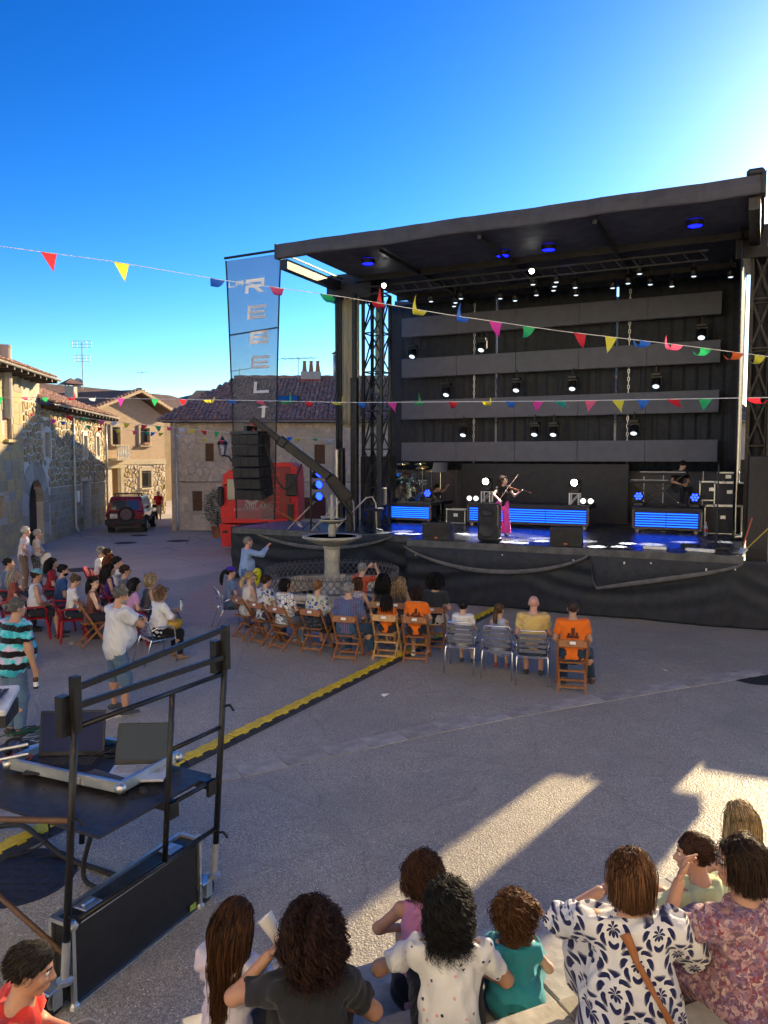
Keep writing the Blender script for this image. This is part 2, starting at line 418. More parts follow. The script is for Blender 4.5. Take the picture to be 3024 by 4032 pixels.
for (u0, nm) in ((-11.36, 'side_beam'), (.02, 'side_beam')):
    m = MB(); m.box((u0, 1.7, 8.78), (.22, 3.2, .26)); m.box((u0 + .16, 1.7, 8.98), (.04, 3.2, .04)); m.build(nm, M_BLKM, stage)
m = MB(); m.box((-11.0, 3.5, 8.75), (1.5, .9, .75)); m.build('mast_head', M_BLK, stage)
m = MB(); m.box((-.05, 3.5, 8.75), (.7, .9, .75)); m.build('mast_head', M_BLK, stage)
M_CEIL = P('ceiling_tarpaulin', (.05, .056, .075), .6, vary=.2, nscale=1.5)
m = MB(); m.box((-5.3, 3.95, 8.97), (10.8, 7.5, .03)); m.build('ceiling', M_CEIL, stage)
for n in (2.9, 5.9):
    m = MB(); m.box((-5.3, n, 8.90), (10.8, .12, .20)); m.build('purlin', M_BLKM, stage)
for u in (-8.6, -5.9, -3.2):
    m = MB(); m.box((u, 3.8, 8.86), (.1, 7.2, .1)); m.build('rafter', M_BLKM, stage)
def bar(m, a, b, w, mi=0):                 # square bar between two points
    a, b = Vector(a), Vector(b); d = b - a; q = d.to_track_quat('Z', 'Y').to_matrix(); m.box((a + b) / 2, (w, w, d.length), mi, rot=q)
def truss(parent, u0, u1, n0, n1, z0, z1, bays, r=.035, name='lattice_mast'):
    m = MB()
    for u in (u0, u1):
        for n in (n0, n1): bar(m, (u, n, z0), (u, n, z1), r * 2.4)
    h = (z1 - z0) / bays
    for k in range(bays):
        za, zb = z0 + k * h, z0 + (k + 1) * h
        for n in (n0, n1):
            bar(m, (u0, n, za), (u1, n, zb), r); bar(m, (u1, n, za), (u0, n, zb), r); bar(m, (u0, n, zb), (u1, n, zb), r)
        for u in (u0, u1): bar(m, (u, n0, za), (u, n1, zb), r); bar(m, (u, n0, zb), (u, n1, zb), r)
    return m.build(name, M_BLKM, parent)
truss(stage, -10.55, -9.95, 3.15, 3.75, DZ, 8.5, 6)
truss(stage, -.02, .40, 3.2, 3.8, DZ, 8.6, 6)
for (u, n, z1, w) in ((-10.72, 2.9, 6.0, .2), (-10.72, 2.9, 8.5, .12), (-9.9, 2.95, 4.9, .16), (-11.2, 2.9, 3.9, .22), (.46, 2.9, 6.2, .16), (.46, 2.9, 8.6, .10)):
    m = MB(); m.box((u, n, (DZ + z1) / 2), (w, w, z1 - DZ), bev=.02); m.build('telescopic_post', M_BLKM, stage)
m = MB(); m.cyl((-11.25, 2.75, DZ), (-11.25, 2.75, 3.85), .05, n=8); m.build('post', M_ALU, stage)
m = MB(); m.box((-10.75, 4.6, 2.6), (.9, .8, 2.1)); m.build('side_cabinet', M_BLK, stage)
m = MB(); m.box((-10.55, 4.18, 2.95), (.16, .03, .22)); m.build('notice', M_WHITE, stage)
# shiny folded curtains beside the masts
def mat_film():
    t = NT('tan_tarpaulin'); v = t.obj((1, 1, .12))
    t.set(color=t.ramp(t.noise(v, 9, 5), [(.3, (.20, .17, .12)), (.6, (.60, .52, .38))]), rough=.3, spec=.6)
    tr = t.n('BsdfTranslucent', i={'Color': (.95, .86, .62, 1)}); mx = t.n('MixShader', i={0: .85, 1: t.b.outputs[0], 2: tr.outputs[0]}); t.l(mx.outputs[0], t.out.inputs[0]); return t.m
M_FILM = mat_film()
def hanging(parent, name, mat, u0, u1, n, z0, z1, folds, amp, th=.0, seed=0, nu=60, nz=14, taper=0.0):
    r = random.Random(seed); ph = [r.uniform(0, 6.28) for _ in range(4)]; vs = []; fs = []
    for j in range(nz + 1):
        z = z1 + (z0 - z1) * j / nz; k = j / nz
        for i in range(nu + 1):
            a = i / nu; u = u0 + (u1 - u0) * a
            if taper: uc = (u0 + u1) / 2; u = uc + (u - uc) * (1 - taper * k)
            d = amp * (math.sin(a * folds * 6.28 + ph[0] + .5 * math.sin(3 * k + ph[1])) + .5 * math.sin(a * folds * 11.9 + ph[2]))
            vs.append((u, n + d * (.5 + .5 * k), z))
    for j in range(nz):
        for i in range(nu): fs.append((j * (nu + 1) + i, (j + 1) * (nu + 1) + i, (j + 1) * (nu + 1) + i + 1, j * (nu + 1) + i + 1))
    m = MB(); m.add(vs, fs); o = m.build(name, mat, parent, smooth=True)
    md = o.modifiers.new('thick', 'SOLIDIFY'); md.thickness = .006; return o
cur = thing('mast_curtain', 'shiny tan tarpaulin hanging beside the left stage mast', 'curtain', ST_O, STA)
hanging(cur, 'sheet', M_FILM, -11.25, -10.62, 3.05, 4.6, 8.4, 4, .05, seed=2, nu=70)
hanging(cur, 'sheet', M_FILM, -10.5, -10.2, 3.9, 5.6, 8.4, 2, .05, seed=5, nu=40)
cur = thing('mast_curtain', 'narrow black cloth hanging on the outer side of the left mast', 'curtain', ST_O, STA)
hanging(cur, 'sheet', M_CLOTH, -11.42, -11.18, 2.95, 3.9, 8.5, 2, .03, seed=3, nu=24)
# backdrop curtains with narrow gaps
for (a, b, lab) in ((-11.64, -7.78, 'black pleated backdrop curtain behind the drum riser'), (-7.71, -3.88, 'black backdrop curtain in the middle behind the violinist'), (-3.81, -.22, 'black backdrop curtain on the right behind the keyboards')):
    t = thing('backdrop_curtain', lab, 'curtain', ST_O, STA, 'stage backdrop curtains')
    hanging(t, 'cloth', M_CLOTH, a, b, 7.45, 3.2, 9.0, int((b - a) * 3), .02, seed=int(a * 10), nu=int((b - a) * 26))
M_BACKW = P('dark_brown_panel', (.06, .058, .06), .6, vary=.25, nscale=3)
m_n = 0
for i in range(20):
    u = -11.5 + i * .57; m = MB(); m.box((u + .28, 7.62, 2.55), (.55, .05, 2.0)); m.build('wall_panel', M_BACKW, stage)
m = MB(); m.box((-6.05, 6.95, 2.48), (5.45, .06, 1.86), bev=.01); tag(m.build('screen_panel', M_BLK, None, loc=ST_O, rot=(0, 0, STA)), 'wide low black panel standing behind the violinist', 'panel')
# video bands
M_LED = P('led_mesh_panel', (.105, .112, .15), .55, vary=.08, nscale=3)
M_LEDF = P('led_frame', (.30, .28, .28), .4, .5)
for z1, lab in ((8.42, 'topmost of the four wide grey video bands'), (7.03, 'second wide grey video band from the top'), (5.59, 'third wide grey video band from the top'), (4.14, 'lowest of the four wide grey video bands')):
    t = thing('video_band', lab + ' on the stage back wall', 'video band', S(-11.03, 7.0, z1), STA, 'grey video bands')
    for k in range(5):
        m = MB(); m.box((2.038 * (k + .5), 0, -.325), (2.03, .08, .65), bev=.006); m.build('led_panel', M_LED, t)
    m = MB(); m.box((5.09, .09, -.03), (10.19, .05, .04)); m.box((5.09, .09, -.63), (10.19, .05, .04)); m.build('rear_rail', M_LEDF, t)
# chains between the bands
for px, lab in ((473.8, 'left'), (628, 'right')):
    u, _ = SPX(px, 400, 7.15); t = thing('lifting_chain', 'steel hoist chain on the %s holding the video bands' % lab, 'chain', S(u, 7.17, 3.5), STA)
    m = MB(); n = 44
    for k in range(n):
        z = 5.3 * k / n; pts = [(.028 * math.cos(a), 0, z + .075 * math.sin(a)) if k % 2 else (0, .028 * math.cos(a), z + .075 * math.sin(a)) for a in np.linspace(0, 6.28, 9)[:-1]]
        m.tube(pts, .012, 4, closed=True)
    tag(m.build('links', M_ALU, t), kind='stuff')
# moving heads hanging in the gaps between the bands
def moving_head(loc, rz, tilt, lab, lens, up=False, group='moving head lamps hanging between the bands'):
    t = thing('moving_head_lamp', lab, 'stage lamp', loc, rz, group); s = 1 if up else -1
    m = MB(); m.box((0, 0, s * .05), (.30, .26, .10), bev=.02); m.build('base', M_BLKM, t)
    m = MB(); m.box((0, 0, s * .12), (.34, .10, .05))
    for x in (-.16, .16): m.box((x, 0, s * .24), (.035, .12, .26), bev=.012)
    m.build('yoke', M_BLKM, t)
    q = Matrix.Rotation(tilt, 4, 'X'); hd = MB()
    hd.lathe([(0, .17), (.08, .17), (.115, .10), (.125, -.04), (.115, -.13), (.10, -.145), (.098, -.13)], 16)
    h = hd.build('head', M_BLKM, t, smooth=True, loc=(0, 0, s * .30)); h.rotation_euler = (tilt, 0, 0)
    ln = MB(); ln.lathe([(0, -.155), (.05, -.152), (.095, -.138)], 16); ln.build('lens', lens, h, smooth=True)
    if not up:
        m = MB(); m.cyl((0, 0, 0), (0, 0, .25), .02, n=6); m.build('hook', M_BLKM, t)
    return t
for (px, py, lab) in ((413.5, 345, 'at the far left of the upper gap'), (482.3, 338, 'in the upper gap beside the light slit'), (447.4, 383, 'at the left of the middle gap'), (517.2, 378, 'near the middle of the middle gap'), (464.3, 423, 'at the left of the lowest gap'), (535.4, 422, 'left one of the pair in the lowest gap'), (554.2, 422, 'right one of the pair in the lowest gap'), (573.2, 376, 'right of centre in the middle gap'), (656.7, 373, 'at the right of the middle gap'), (634.5, 420, 'at the right of the lowest gap'), (702, 324, 'at the far right of the upper gap')):
    u, z = SPX(px, py, 6.9); moving_head(S(u, 6.85, z), STA, R(-35), 'black moving head lamp ' + lab + ' between video bands', M_LENS)
# roof lamps: round white lenses along the ceiling, each lighting a pool on the deck
def par_lamp(u, n, z, tgt, lab, energy, size, blend, col=(1, 1, .95)):
    p = S(u, n, z); t = thing('ceiling_spot', lab, 'stage lamp', p, STA, 'small spotlights under the stage roof')
    m = MB(); m.lathe([(0, .22), (.07, .22), (.085, .12), (.085, -.02), (.075, -.02)], 14); m.build('housing', M_BLKM, t, smooth=True)
    m = MB(); m.lathe([(0, -.035), (.045, -.03), (.078, -.012)], 14); m.build('lens', M_LENS, t, smooth=True)
    m = MB(); m.box((0, 0, .33), (.03, .03, .25)); m.build('bracket', M_BLKM, t)
    l = bpy.data.lights.new('spot', 'SPOT'); l.energy = energy; l.spot_size = size; l.spot_blend = blend; l.shadow_soft_size = .05; l.color = col
    lo = bpy.data.objects.new('spot', l); COL.objects.link(lo); lo.parent = t; d = (tgt - p)
    lo.matrix_parent_inverse = Matrix(); dl = Matrix.Rotation(-STA, 3, 'Z') @ d
    lo.location = (0, 0, -.06); lo.rotation_euler = dl.to_track_quat('-Z', 'Y').to_euler()
spots = [(374.2, 534, 1), (402.4, 531.4, 1), (401.3, 533.7, 0), (414.2, 534.2, 0), (461.7, 533.7, 0), (470, 535, 1), (501.6, 535.7, 1), (497.5, 540.8, 0), (509, 542, 0), (519.6, 540.8, 1), (514, 545.6, 0), (539.5, 538.5, 1), (541, 541.2, 0),
         (584.4, 541.3, 1), (596.6, 546.8, 0), (618.3, 546.8, 0), (627.9, 543.6, 0), (651.1, 544.6, 1), (684.2, 542.2, 1), (725.2, 542.2, 1)]
spots.sort(); ORD = 'first second third fourth fifth sixth seventh eighth ninth tenth eleventh twelfth thirteenth fourteenth fifteenth sixteenth seventeenth eighteenth nineteenth last'.split()
def sl_lab(i): return ORD[i] + ' small round white spotlight from the left under the stage roof'
for i, (px, py, soft) in enumerate(spots):
    t = G(px, py, DZ); u, n = UN(t); n = max(n, .42 if u > -7.6 else 1.25); t = S(u, n, DZ)
    zz = 8.35; par_lamp(u * .96 - .15, 4.3 + .5 * (i % 3) - (.9 if n < 1 else 0), zz, t, sl_lab(i), 36000 if not soft else 12000, R(3.0) if not soft else R(5.4), .12 if not soft else .8)
# blue lamps set in the ceiling near the front
for px, py, lab in ((368, 263.4, 'leftmost'), (502.8, 255.5, 'second'), (548.6, 249.5, 'third'), (695, 225.5, 'rightmost')):
    w = G(px, py, 8.84); t = thing('blue_ceiling_lamp', lab + ' blue lamp glowing under the stage roof near the front edge', 'stage lamp', w, STA)
    m = MB(); m.lathe([(0, -.01), (.15, -.01), (.16, .03), (0, .05)], 18); m.build('lens', EMIT('deep_blue_lamp', (.002, .004, 1.0), 5.0), t)
    m = MB(); m.lathe([(.165, -.02), (.19, -.02), (.19, .1), (.165, .1)], 18, caps=False); m.build('ring', M_BLKM, t)
m = MB()
for a, b in ((-10.4, -1.0),): bar(m, (a, 2.9, 8.62), (b, 2.9, 8.62), .045); bar(m, (a, 2.9, 8.40), (b, 2.9, 8.40), .03)
for k in range(24): bar(m, (-10.4 + k * .4, 2.9, 8.62), (-10.2 + k * .4, 2.9, 8.40), .02)
m.build('lighting_truss', M_BLKM, stage)
for px, py, lab in ((385, 285.5, 'bright warm work lamp at the top left corner of the stage opening'), (532.5, 271, 'bright work lamp under the middle of the stage roof')):
    u, z = SPX(px, py, 2.7); t = thing('work_lamp', lab, 'stage lamp', S(u, 2.7, z), STA)
    m = MB(); m.box((0, 0, 0), (.2, .14, .16), bev=.02); m.build('housing', M_BLKM, t)
    m = MB(); m.lathe([(0, -.02), (.06, -.015), (.07, 0)], 12, M=Matrix.Translation((0, -.075, -.02)) @ Matrix.Rotation(R(-60), 4, 'X')); m.build('lens', M_LENSW, t)
    l = bpy.data.lights.new('spot', 'SPOT'); l.energy = 800 if px < 400 else 4500; l.spot_size = R(24); l.spot_blend = .8; l.shadow_soft_size = .08; l.color = (1, .93, .85); lo = bpy.data.objects.new('spot', l); COL.objects.link(lo); lo.parent = t; lo.location = (0, -.12, -.08); tg = S(-9.6, 5, 2.6) if px < 400 else G(502, 535.8, DZ) + Vector((0, 0, .9)); lo.rotation_euler = (rotz(-STA) @ (tg - t.location)).to_track_quat('-Z', 'Y').to_euler()

# ------------------------------------------------------------------ skirt cloth round the stage front
path = [(2.4, -.02), (-7.75, -.02), (-7.95, .78), (-13.9, .98), (-14.05, 1.6), (-14.0, 3.2)]
pp = resample([Vector((u, n, 0)) for u, n in path], .09)
def swag(u):                                # depth of the sagging folds
    return (abs(math.sin((u + .2) * math.pi / 4.6)) ** .8)
vs = []; fs = []; nz = 26; nrm = []
for i, p in enumerate(pp):
    d = (pp[min(i + 1, len(pp) - 1)] - pp[max(i - 1, 0)]).normalized(); nrm.append(Vector((d.y, -d.x, 0)) * -1)
for i, p in enumerate(pp):
    for j in range(nz + 1):
        k = j / nz; z = (DZ - .1) * (1 - k) + .012
        if p.x < -8: z = (DZ - .02) * (1 - k) + .012
        c = z + .75 * swag(p.x) * (1 - .35 * k)
        w = .028 * math.sin(c * 13 + .8 * math.sin(p.x * 1.3)) * (.25 + swag(p.x)) * math.sin(math.pi * min(1, k * 1.15)) + .02 * math.sin(p.x * 7 + 3 * k) * k + .012 * math.sin(p.x * 17.0 + 5 * k) * k
        w += .05 * k * k + .05 * math.sin(math.pi * k) * swag(p.x)
        q = p + nrm[i] * -(w) if True else p
        vs.append((q.x, q.y, z + (.02 * math.sin(p.x * 2.3) if j == nz else 0)))
for i in range(len(pp) - 1):
    for j in range(nz): a = i * (nz + 1) + j; fs.append((a, a + 1, a + nz + 2, a + nz + 1))
skirt = thing('stage_skirt', 'long black cloth hanging from the front edge of the stage to the ground', 'skirt cloth', ST_O, STA)
m = MB(); m.add(vs, fs); o = m.build('cloth', M_CLOTH, skirt, smooth=True); o.modifiers.new('thick', 'SOLIDIFY').thickness = .006
# loose upper valance with sagging lower edge
M_HEM = P('grey_cloth_hem', (.10, .10, .105), .6, vary=.25)
for (a, b, sag, z0) in ((-7.7, -3.15, .52, DZ - .16), (-3.1, .02, .75, DZ - .16), (-13.2, -8.4, .45, DZ - .02)):
    vs = []; fs = []; hem = []; nu, nv = 40, 6
    for i in range(nu + 1):
        k = i / nu; u = a + (b - a) * k; s = sag * (4 * k * (1 - k)) ** .85 if b < 0 else sag * (1 - k) ** .75 * min(1, k * 30)
        n_ = -.02 if u > -7.8 else .78 + (-7.95 - u) * .034
        for j in range(nv + 1): vs.append((u, n_ - .05 - .07 * math.sin(math.pi * j / nv * .8) * (s / sag) - .01 * math.sin(u * 9), z0 - s * j / nv))
        hem.append((u, n_ - .115 - .02 * (s / sag), z0 - s))
    for i in range(nu):
        for j in range(nv): q = i * (nv + 1) + j; fs.append((q, q + 1, q + nv + 2, q + nv + 1))
    m = MB(); m.add(vs, fs); m.build('valance', M_CLOTH, skirt, smooth=True)
    m = MB()
    hv = []; hf = []
    for i, p in enumerate(hem):
        wd = .035 + .05 * abs(math.sin(i / nu * math.pi)); hv += [(p[0], p[1] - .008, p[2] + wd), (p[0], p[1] - .035, p[2] + wd * .5), (p[0], p[1] - .01, p[2] - .02)]
    for i in range(nu): hf += [(i * 3, i * 3 + 1, i * 3 + 4, i * 3 + 3), (i * 3 + 1, i * 3 + 2, i * 3 + 5, i * 3 + 4)]
    m.add(hv, hf); m.build('hem', M_HEM, skirt, smooth=True)
m = MB()
for k in range(14):
    u = -7.4 + k * .56; m.box((u, -.09, DZ - .25 - .12 * random.random()), (.03, .012, .05))
tag(m.build('tape_bits', M_WHITE, skirt), kind='stuff')

# ------------------------------------------------------------------ risers with blue tubes
M_FRAMEW = P('brown_case_edge', (.12, .085, .06), .5)
def riser(u, w, depth, h, lab, split):
    t = thing('stage_riser', lab, 'riser', S(u, 4.45, DZ), STA, 'stage risers with blue light tubes')
    m = MB(); m.box((w / 2, depth / 2, h - .06), (w, depth, .12), bev=.01); m.build('top', M_BLK, t)
    m = MB(); m.box((w / 2, .05, .14 + (h - .26) / 2), (w - .1, .03, h - .26)); m.build('panel', M_BLK, t)
    m = MB()
    for x in (.03, w - .03): m.box((x, .02, .12 + (h - .2) / 2), (.05, .05, h - .2))
    m.box((w / 2, .02, .125), (w - .1, .05, .04)); m.build('edge_frame', M_FRAMEW, t)
    for k in range(6):
        z = .19 + k * (h - .36) / 5
        for s in range(split):
            a = .08 + (w - .16) * s / split; b = .08 + (w - .16) * (s + 1) / split
            m = MB(); m.cyl((a + .01, .02, z), (b - .01, .02, z), .013, n=8); m.build('light_tube', M_BLUET, t)
    for x in (.14, w - .14):
        m = MB(); m.cyl((x, .08, .05), (x, .12, .05), .05, n=12); m.box((x, .1, .1), (.05, .06, .06)); m.build('caster', P('caster_wheel', (.35, .33, .33), .5), t)
    return t
for (pa, pb, sp_, hh, lab) in (((371.5, 523), (431.4, 0), 2, .66, 'blue-lit riser carrying the drum kit'), ((467, 527), (590, 0), 3, .70, 'long blue-lit riser behind the violinist'), ((632.8, 533), (703, 0), 2, .70, 'blue-lit riser at the right under the keyboards')):
    u0 = SPX(pa[0], 470, 4.45)[0]; u1 = SPX(pb[0], 470, 4.45)[0]
    riser(u0, u1 - u0, 1.9 if sp_ != 3 else 1.0, hh, lab, sp_)
RU = [SPX(p, 470, 4.45)[0] for p in (371.5, 431.4, 467, 590, 632.8, 703)]

# ------------------------------------------------------------------ right wing: cloths and outer cabinets added to block sun, hanging speakers
cur = thing('mast_curtain', 'black cloth added behind the right stage mast to block low sun', 'curtain', ST_O, STA)
hanging(cur, 'sheet', M_CLOTH, -.06, 1.15, 3.85, 1.6, 8.8, 2, .03, seed=9, nu=24)  # cloth added here to block sun and bound the lit patch
side = thing('sun_block_curtain', 'edge-on black curtain added at the right stage end to block sun', 'curtain', S(-.25, 0), STA + math.pi / 2)
hanging(side, 'cloth', M_CLOTH, 2.3, 7.45, 0, 1.6, 8.95, 9, .02, seed=21, nu=80)  # added edge-on to the view, stops sun leaking past the mast
wing = thing('wing_wall', 'low black wall of cabinets beside the deck, outer ones added unseen', 'cabinet wall', ST_O, STA)
for k in range(6):
    hh = (3.6, 3.6, 3.3, 3.25, 3.2, 3.25)[k]  # heights set for the shadow; cabinets beyond the view are added
    m = MB(); m.box((.50 + k * .95, 2.2, hh / 2 + .05), (.90, 1.2, hh), bev=.02); m.build('cabinet', M_BLK, wing)
    m = MB(); m.box((.50 + k * .95, 1.585, 2.2), (.02, .02, 2.4)); m.build('edge_strip', M_LEDF, wing)
def line_array(lab, loc, rz, k, curve, w=.92):
    t = thing('line_array', lab, 'loudspeakers', loc, rz)
    m = MB(); m.box((0, 0, .05), (w, .62, .08)); m.box((0, 0, .16), (.1, .5, .14)); m.build('fly_frame', M_BLKM, t)
    y = 0; z = 0; a = 0
    for i in range(k):
        a = curve * (i / max(1, k - 1)) ** 1.6; h = .29
        c = MB(); c.box((0, .0, -h / 2), (w - .02, .6, h - .014), bev=.015); o = c.build('cabinet', M_BLK, t, loc=(0, y, z)); o.rotation_euler = (a, 0, 0)
        g_ = MB()
        for x in (-.3, 0, .3): g_.box((x * w, -.308, -h / 2), (.29 * w, .014, h - .05), bev=.004)
        g_.build('grille', M_RUB, o)
        b = MB(); b.box((w / 2 + .005, -.1, -h / 2), (.02, .1, h - .1)); b.build('side_bracket', M_BLKM, o)
        z -= h * math.cos(a); y += h * math.sin(a) * 1.0
    return t
line_array('tall black loudspeaker column hanging at the right end of the stage', S(1.44, .1, 8.7), STA, 19, R(5), 1.05)  # out of view, inferred from its shadow; lower cabinets added to lengthen that shadow
# ================================================================== stone houses
def mat_stone(name, c, vary=.22):
    t = NT(name); v = t.geo()
    f = t.noise(v, 7, 6, .65); g = t.noise(v, 1.1, 4)
    col = t.ramp(f, [(.28, tuple(x * (1 - vary) for x in c)), (.72, tuple(min(1, x * (1 + vary)) for x in c))])
    col = t.mix(t.ramp(g, [(.42, (0, 0, 0)), (.7, (.4, .4, .4))]), col, tuple(x * .62 for x in c))
    t.set(color=col, rough=.88, spec=.25); t.bump(t.noise(v, 26, 5), .5, .02); return t.m
M_MORT = mat_stone('lime_mortar', (.66, .62, .54), .08)
M_MORTD = mat_stone('earth_mortar', (.52, .455, .36), .16)
ST_W = [mat_stone('rubble_stone_%s' % k, c) for k, c in zip(('ochre', 'brown', 'tan', 'grey'), ((.44, .34, .19), (.34, .26, .15), (.50, .39, .22), (.33, .30, .23)))]
ST_A = [mat_stone('ashlar_%s' % k, c, .16) for k, c in zip(('gold', 'sand', 'dun', 'grey'), ((.50, .39, .20), (.46, .36, .20), (.41, .33, .21), (.37, .33, .26)))]
ST_R = [mat_stone('fieldstone_%s' % k, c) for k, c in zip(('pink', 'beige', 'tan', 'grey'), ((.62, .52, .41), (.66, .57, .45), (.57, .47, .36), (.53, .475, .41)))]
M_DRESS = mat_stone('dressed_sandstone', (.56, .48, .34), .1)
M_RENDER = mat_stone('grey_render', (.45, .415, .35), .1)
M_WOODB = P('brown_shutter', (.12, .055, .028), .6, vary=.25, nscale=9)
M_WOODD = P('dark_door_wood', (.035, .022, .018), .6, vary=.3, nscale=9)
M_PIPE = P('pale_zinc', (.42, .44, .46), .4, .5, vary=.1)
M_GUT = P('cream_gutter', (.45, .42, .37), .5, vary=.12)
M_PANE = glass('window_pane')
def mat_tile(name, c):
    t = NT(name); v = t.geo(); f = t.noise(v, 3.1, 6, .7); g = t.noise(v, 14, 4)
    col = t.ramp(f, [(.3, tuple(x * .6 for x in c)), (.55, c), (.75, tuple(min(1, x * 1.45) for x in c))])
    col = t.mix(t.ramp(g, [(.6, (0, 0, 0)), (.78, (.6, .6, .6))]), col, (.30, .27, .20))
    t.set(color=col, rough=.85); t.bump(g, .4, .01); return t.m
M_TILES = [mat_tile('clay_tile_%s' % k, c) for k, c in zip(('a', 'b', 'c', 'd'), ((.44, .23, .155), (.34, .19, .14), (.50, .29, .195), (.38, .245, .19)))]
def mat_tileroof():
    t = NT('far_tile_roof'); v = t.obj()
    w = t.n('TexWave', wave_type='BANDS', bands_direction='X', i={'Vector': v, 'Scale': 4.2, 'Distortion': .3, 'Detail': 1}).outputs[1]
    w2 = t.n('TexWave', wave_type='BANDS', bands_direction='Y', wave_profile='SAW', i={'Vector': v, 'Scale': 2.4, 'Distortion': .3}).outputs[1]
    c = t.ramp(t.noise(v, 2.5, 6, .7), [(.3, (.10, .06, .05)), (.6, (.20, .125, .10)), (.8, (.26, .19, .14))])
    t.set(color=c, rough=.9); t.bump(t.math('ADD', w, t.math('MULTIPLY', w2, .6)), .9, .08); return t.m
M_TROOF = mat_tileroof()

def clip_poly(poly, nx, ny, c):            # keep nx*x+ny*y <= c
    out = []
    for i in range(len(poly)):
        p, q = poly[i - 1], poly[i]; a = nx * p[0] + ny * p[1] - c; b = nx * q[0] + ny * q[1] - c
        if (a <= 0) != (b <= 0):
            s = a / (a - b); out.append((p[0] + s * (q[0] - p[0]), p[1] + s * (q[1] - p[1])))
        if b <= 0: out.append(q)
    return out
def voronoi(pts, x0, x1, z0, z1):
    A = np.array(pts); res = []
    for i in range(len(A)):
        d = ((A - A[i]) ** 2).sum(1); nb = np.argsort(d)[1:16]; poly = [(x0, z0), (x1, z0), (x1, z1), (x0, z1)]
        for j in nb:
            nx, ny = A[j] - A[i]; m = (A[j] + A[i]) / 2; poly = clip_poly(poly, nx, ny, nx * m[0] + ny * m[1])
            if len(poly) < 3: break
        res.append(poly)
    return res
def inset(poly, g):
    n = len(poly); area = sum(poly[i - 1][0] * poly[i][1] - poly[i][0] * poly[i - 1][1] for i in range(n)) / 2
    cx = sum(p[0] for p in poly) / n; cz = sum(p[1] for p in poly) / n; r = math.sqrt(abs(area) / math.pi) + 1e-6; k = max(.3, 1 - g / r)
    return [(cx + (p[0] - cx) * k, cz + (p[1] - cz) * k) for p in poly], (cx, cz), abs(area)
def round_poly(poly):                      # cut the corners so that field stones read as rounded
    out = []
    for i in range(len(poly)):
        p, q = poly[i], poly[(i + 1) % len(poly)]
        out.append((p[0] * .78 + q[0] * .22, p[1] * .78 + q[1] * .22)); out.append((p[0] * .22 + q[0] * .78, p[1] * .22 + q[1] * .78))
    return out
def lay_stones(parent, M, polys, mats, proud, gap, openings, piece='stone', limit=300, rnd=True, margin=.06, zr=None):
    """polys in wall coordinates; M maps (t, out, z) to the wall"""
    items = []
    for poly in polys:
        if len(poly) < 3: continue
        q, c, ar = inset(poly, gap)
        if ar < .004: continue
        if any(a - margin < c[0] < b + margin and u - margin < c[1] < w + margin for a, b, u, w in openings): continue
        # keep stones out of the openings
        cl = q
        for a, b, u, w in openings:
            if max(p[0] for p in cl) > a and min(p[0] for p in cl) < b and max(p[1] for p in cl) > u and min(p[1] for p in cl) < w:
                if c[0] <= a: cl = clip_poly(cl, 1, 0, a)
                elif c[0] >= b: cl = clip_poly(cl, -1, 0, -b)
                elif c[1] <= u: cl = clip_poly(cl, 0, 1, u)
                else: cl = clip_poly(cl, 0, -1, -w)
                if len(cl) < 3: break
        if len(cl) < 3: continue
        if rnd: cl = round_poly(cl)
        wp = M @ Vector((c[0], 0, c[1])); px = (wp.x / max(.1, wp.y)) * FPX + 384
        vis = -30 < px < 798
        items.append((ar / max(1, wp.y) ** 2 if vis else 0, cl, c))
    items.sort(key=lambda s: -s[0]); rest = MB()
    for k, (_, q, c) in enumerate(items):
        n = len(q); pr = proud * random.uniform(.55, 1.35)
        top = [(c[0] + (p[0] - c[0]) * .80, c[1] + (p[1] - c[1]) * .80) for p in q]
        o0 = Vector((c[0], 0, c[1]))
        vs = [(p[0] - c[0], .012, p[1] - c[1]) for p in q] + [(p[0] - c[0], -pr * .75, p[1] - c[1]) for p in q] + [(p[0] - c[0], -pr, p[1] - c[1]) for p in top]
        fs = [(i, (i + 1) % n, n + (i + 1) % n, n + i) for i in range(n)] + [(n + i, n + (i + 1) % n, 2 * n + (i + 1) % n, 2 * n + i) for i in range(n)] + [tuple(range(2 * n, 3 * n))]
        mi = random.choices(range(4), (4, 3, 3, 2))[0]
        if k < limit:
            m = MB(); m.add(vs, fs); o = m.build(piece, mats[mi], parent); o.matrix_parent_inverse = Matrix(); o.matrix_basis = M @ Matrix.Translation(o0)
        else: rest.add(vs, fs, mi, M @ Matrix.Translation(o0))
    if rest.v: tag(rest.build(piece + 's_small', mats, parent), kind='stuff')
def jitter_pts(w, z0, z1, sp, asp=1.0, j=.42):
    out = []; r = 0; z = z0 + sp * .4
    while z < z1:
        x = sp * asp * (.25 + .5 * (r % 2))
        while x < w: out.append((x + random.uniform(-j, j) * sp * asp, z + random.uniform(-j, j) * sp)); x += sp * asp
        z += sp; r += 1
    return out
def ashlar(w0, w1, z0, z1, h, lw):
    out = []; z = z0
    while z < z1 - .05:
        hh = min(h * random.uniform(.85, 1.2), z1 - z); x = w0 - random.uniform(0, lw)
        while x < w1:
            L = lw * random.uniform(.6, 1.5); a, b = max(w0, x), min(w1, x + L)
            if b - a > .08: out.append([(a, z), (b, z), (b, z + hh), (a, z + hh)])
            x += L
        z += hh
    return out
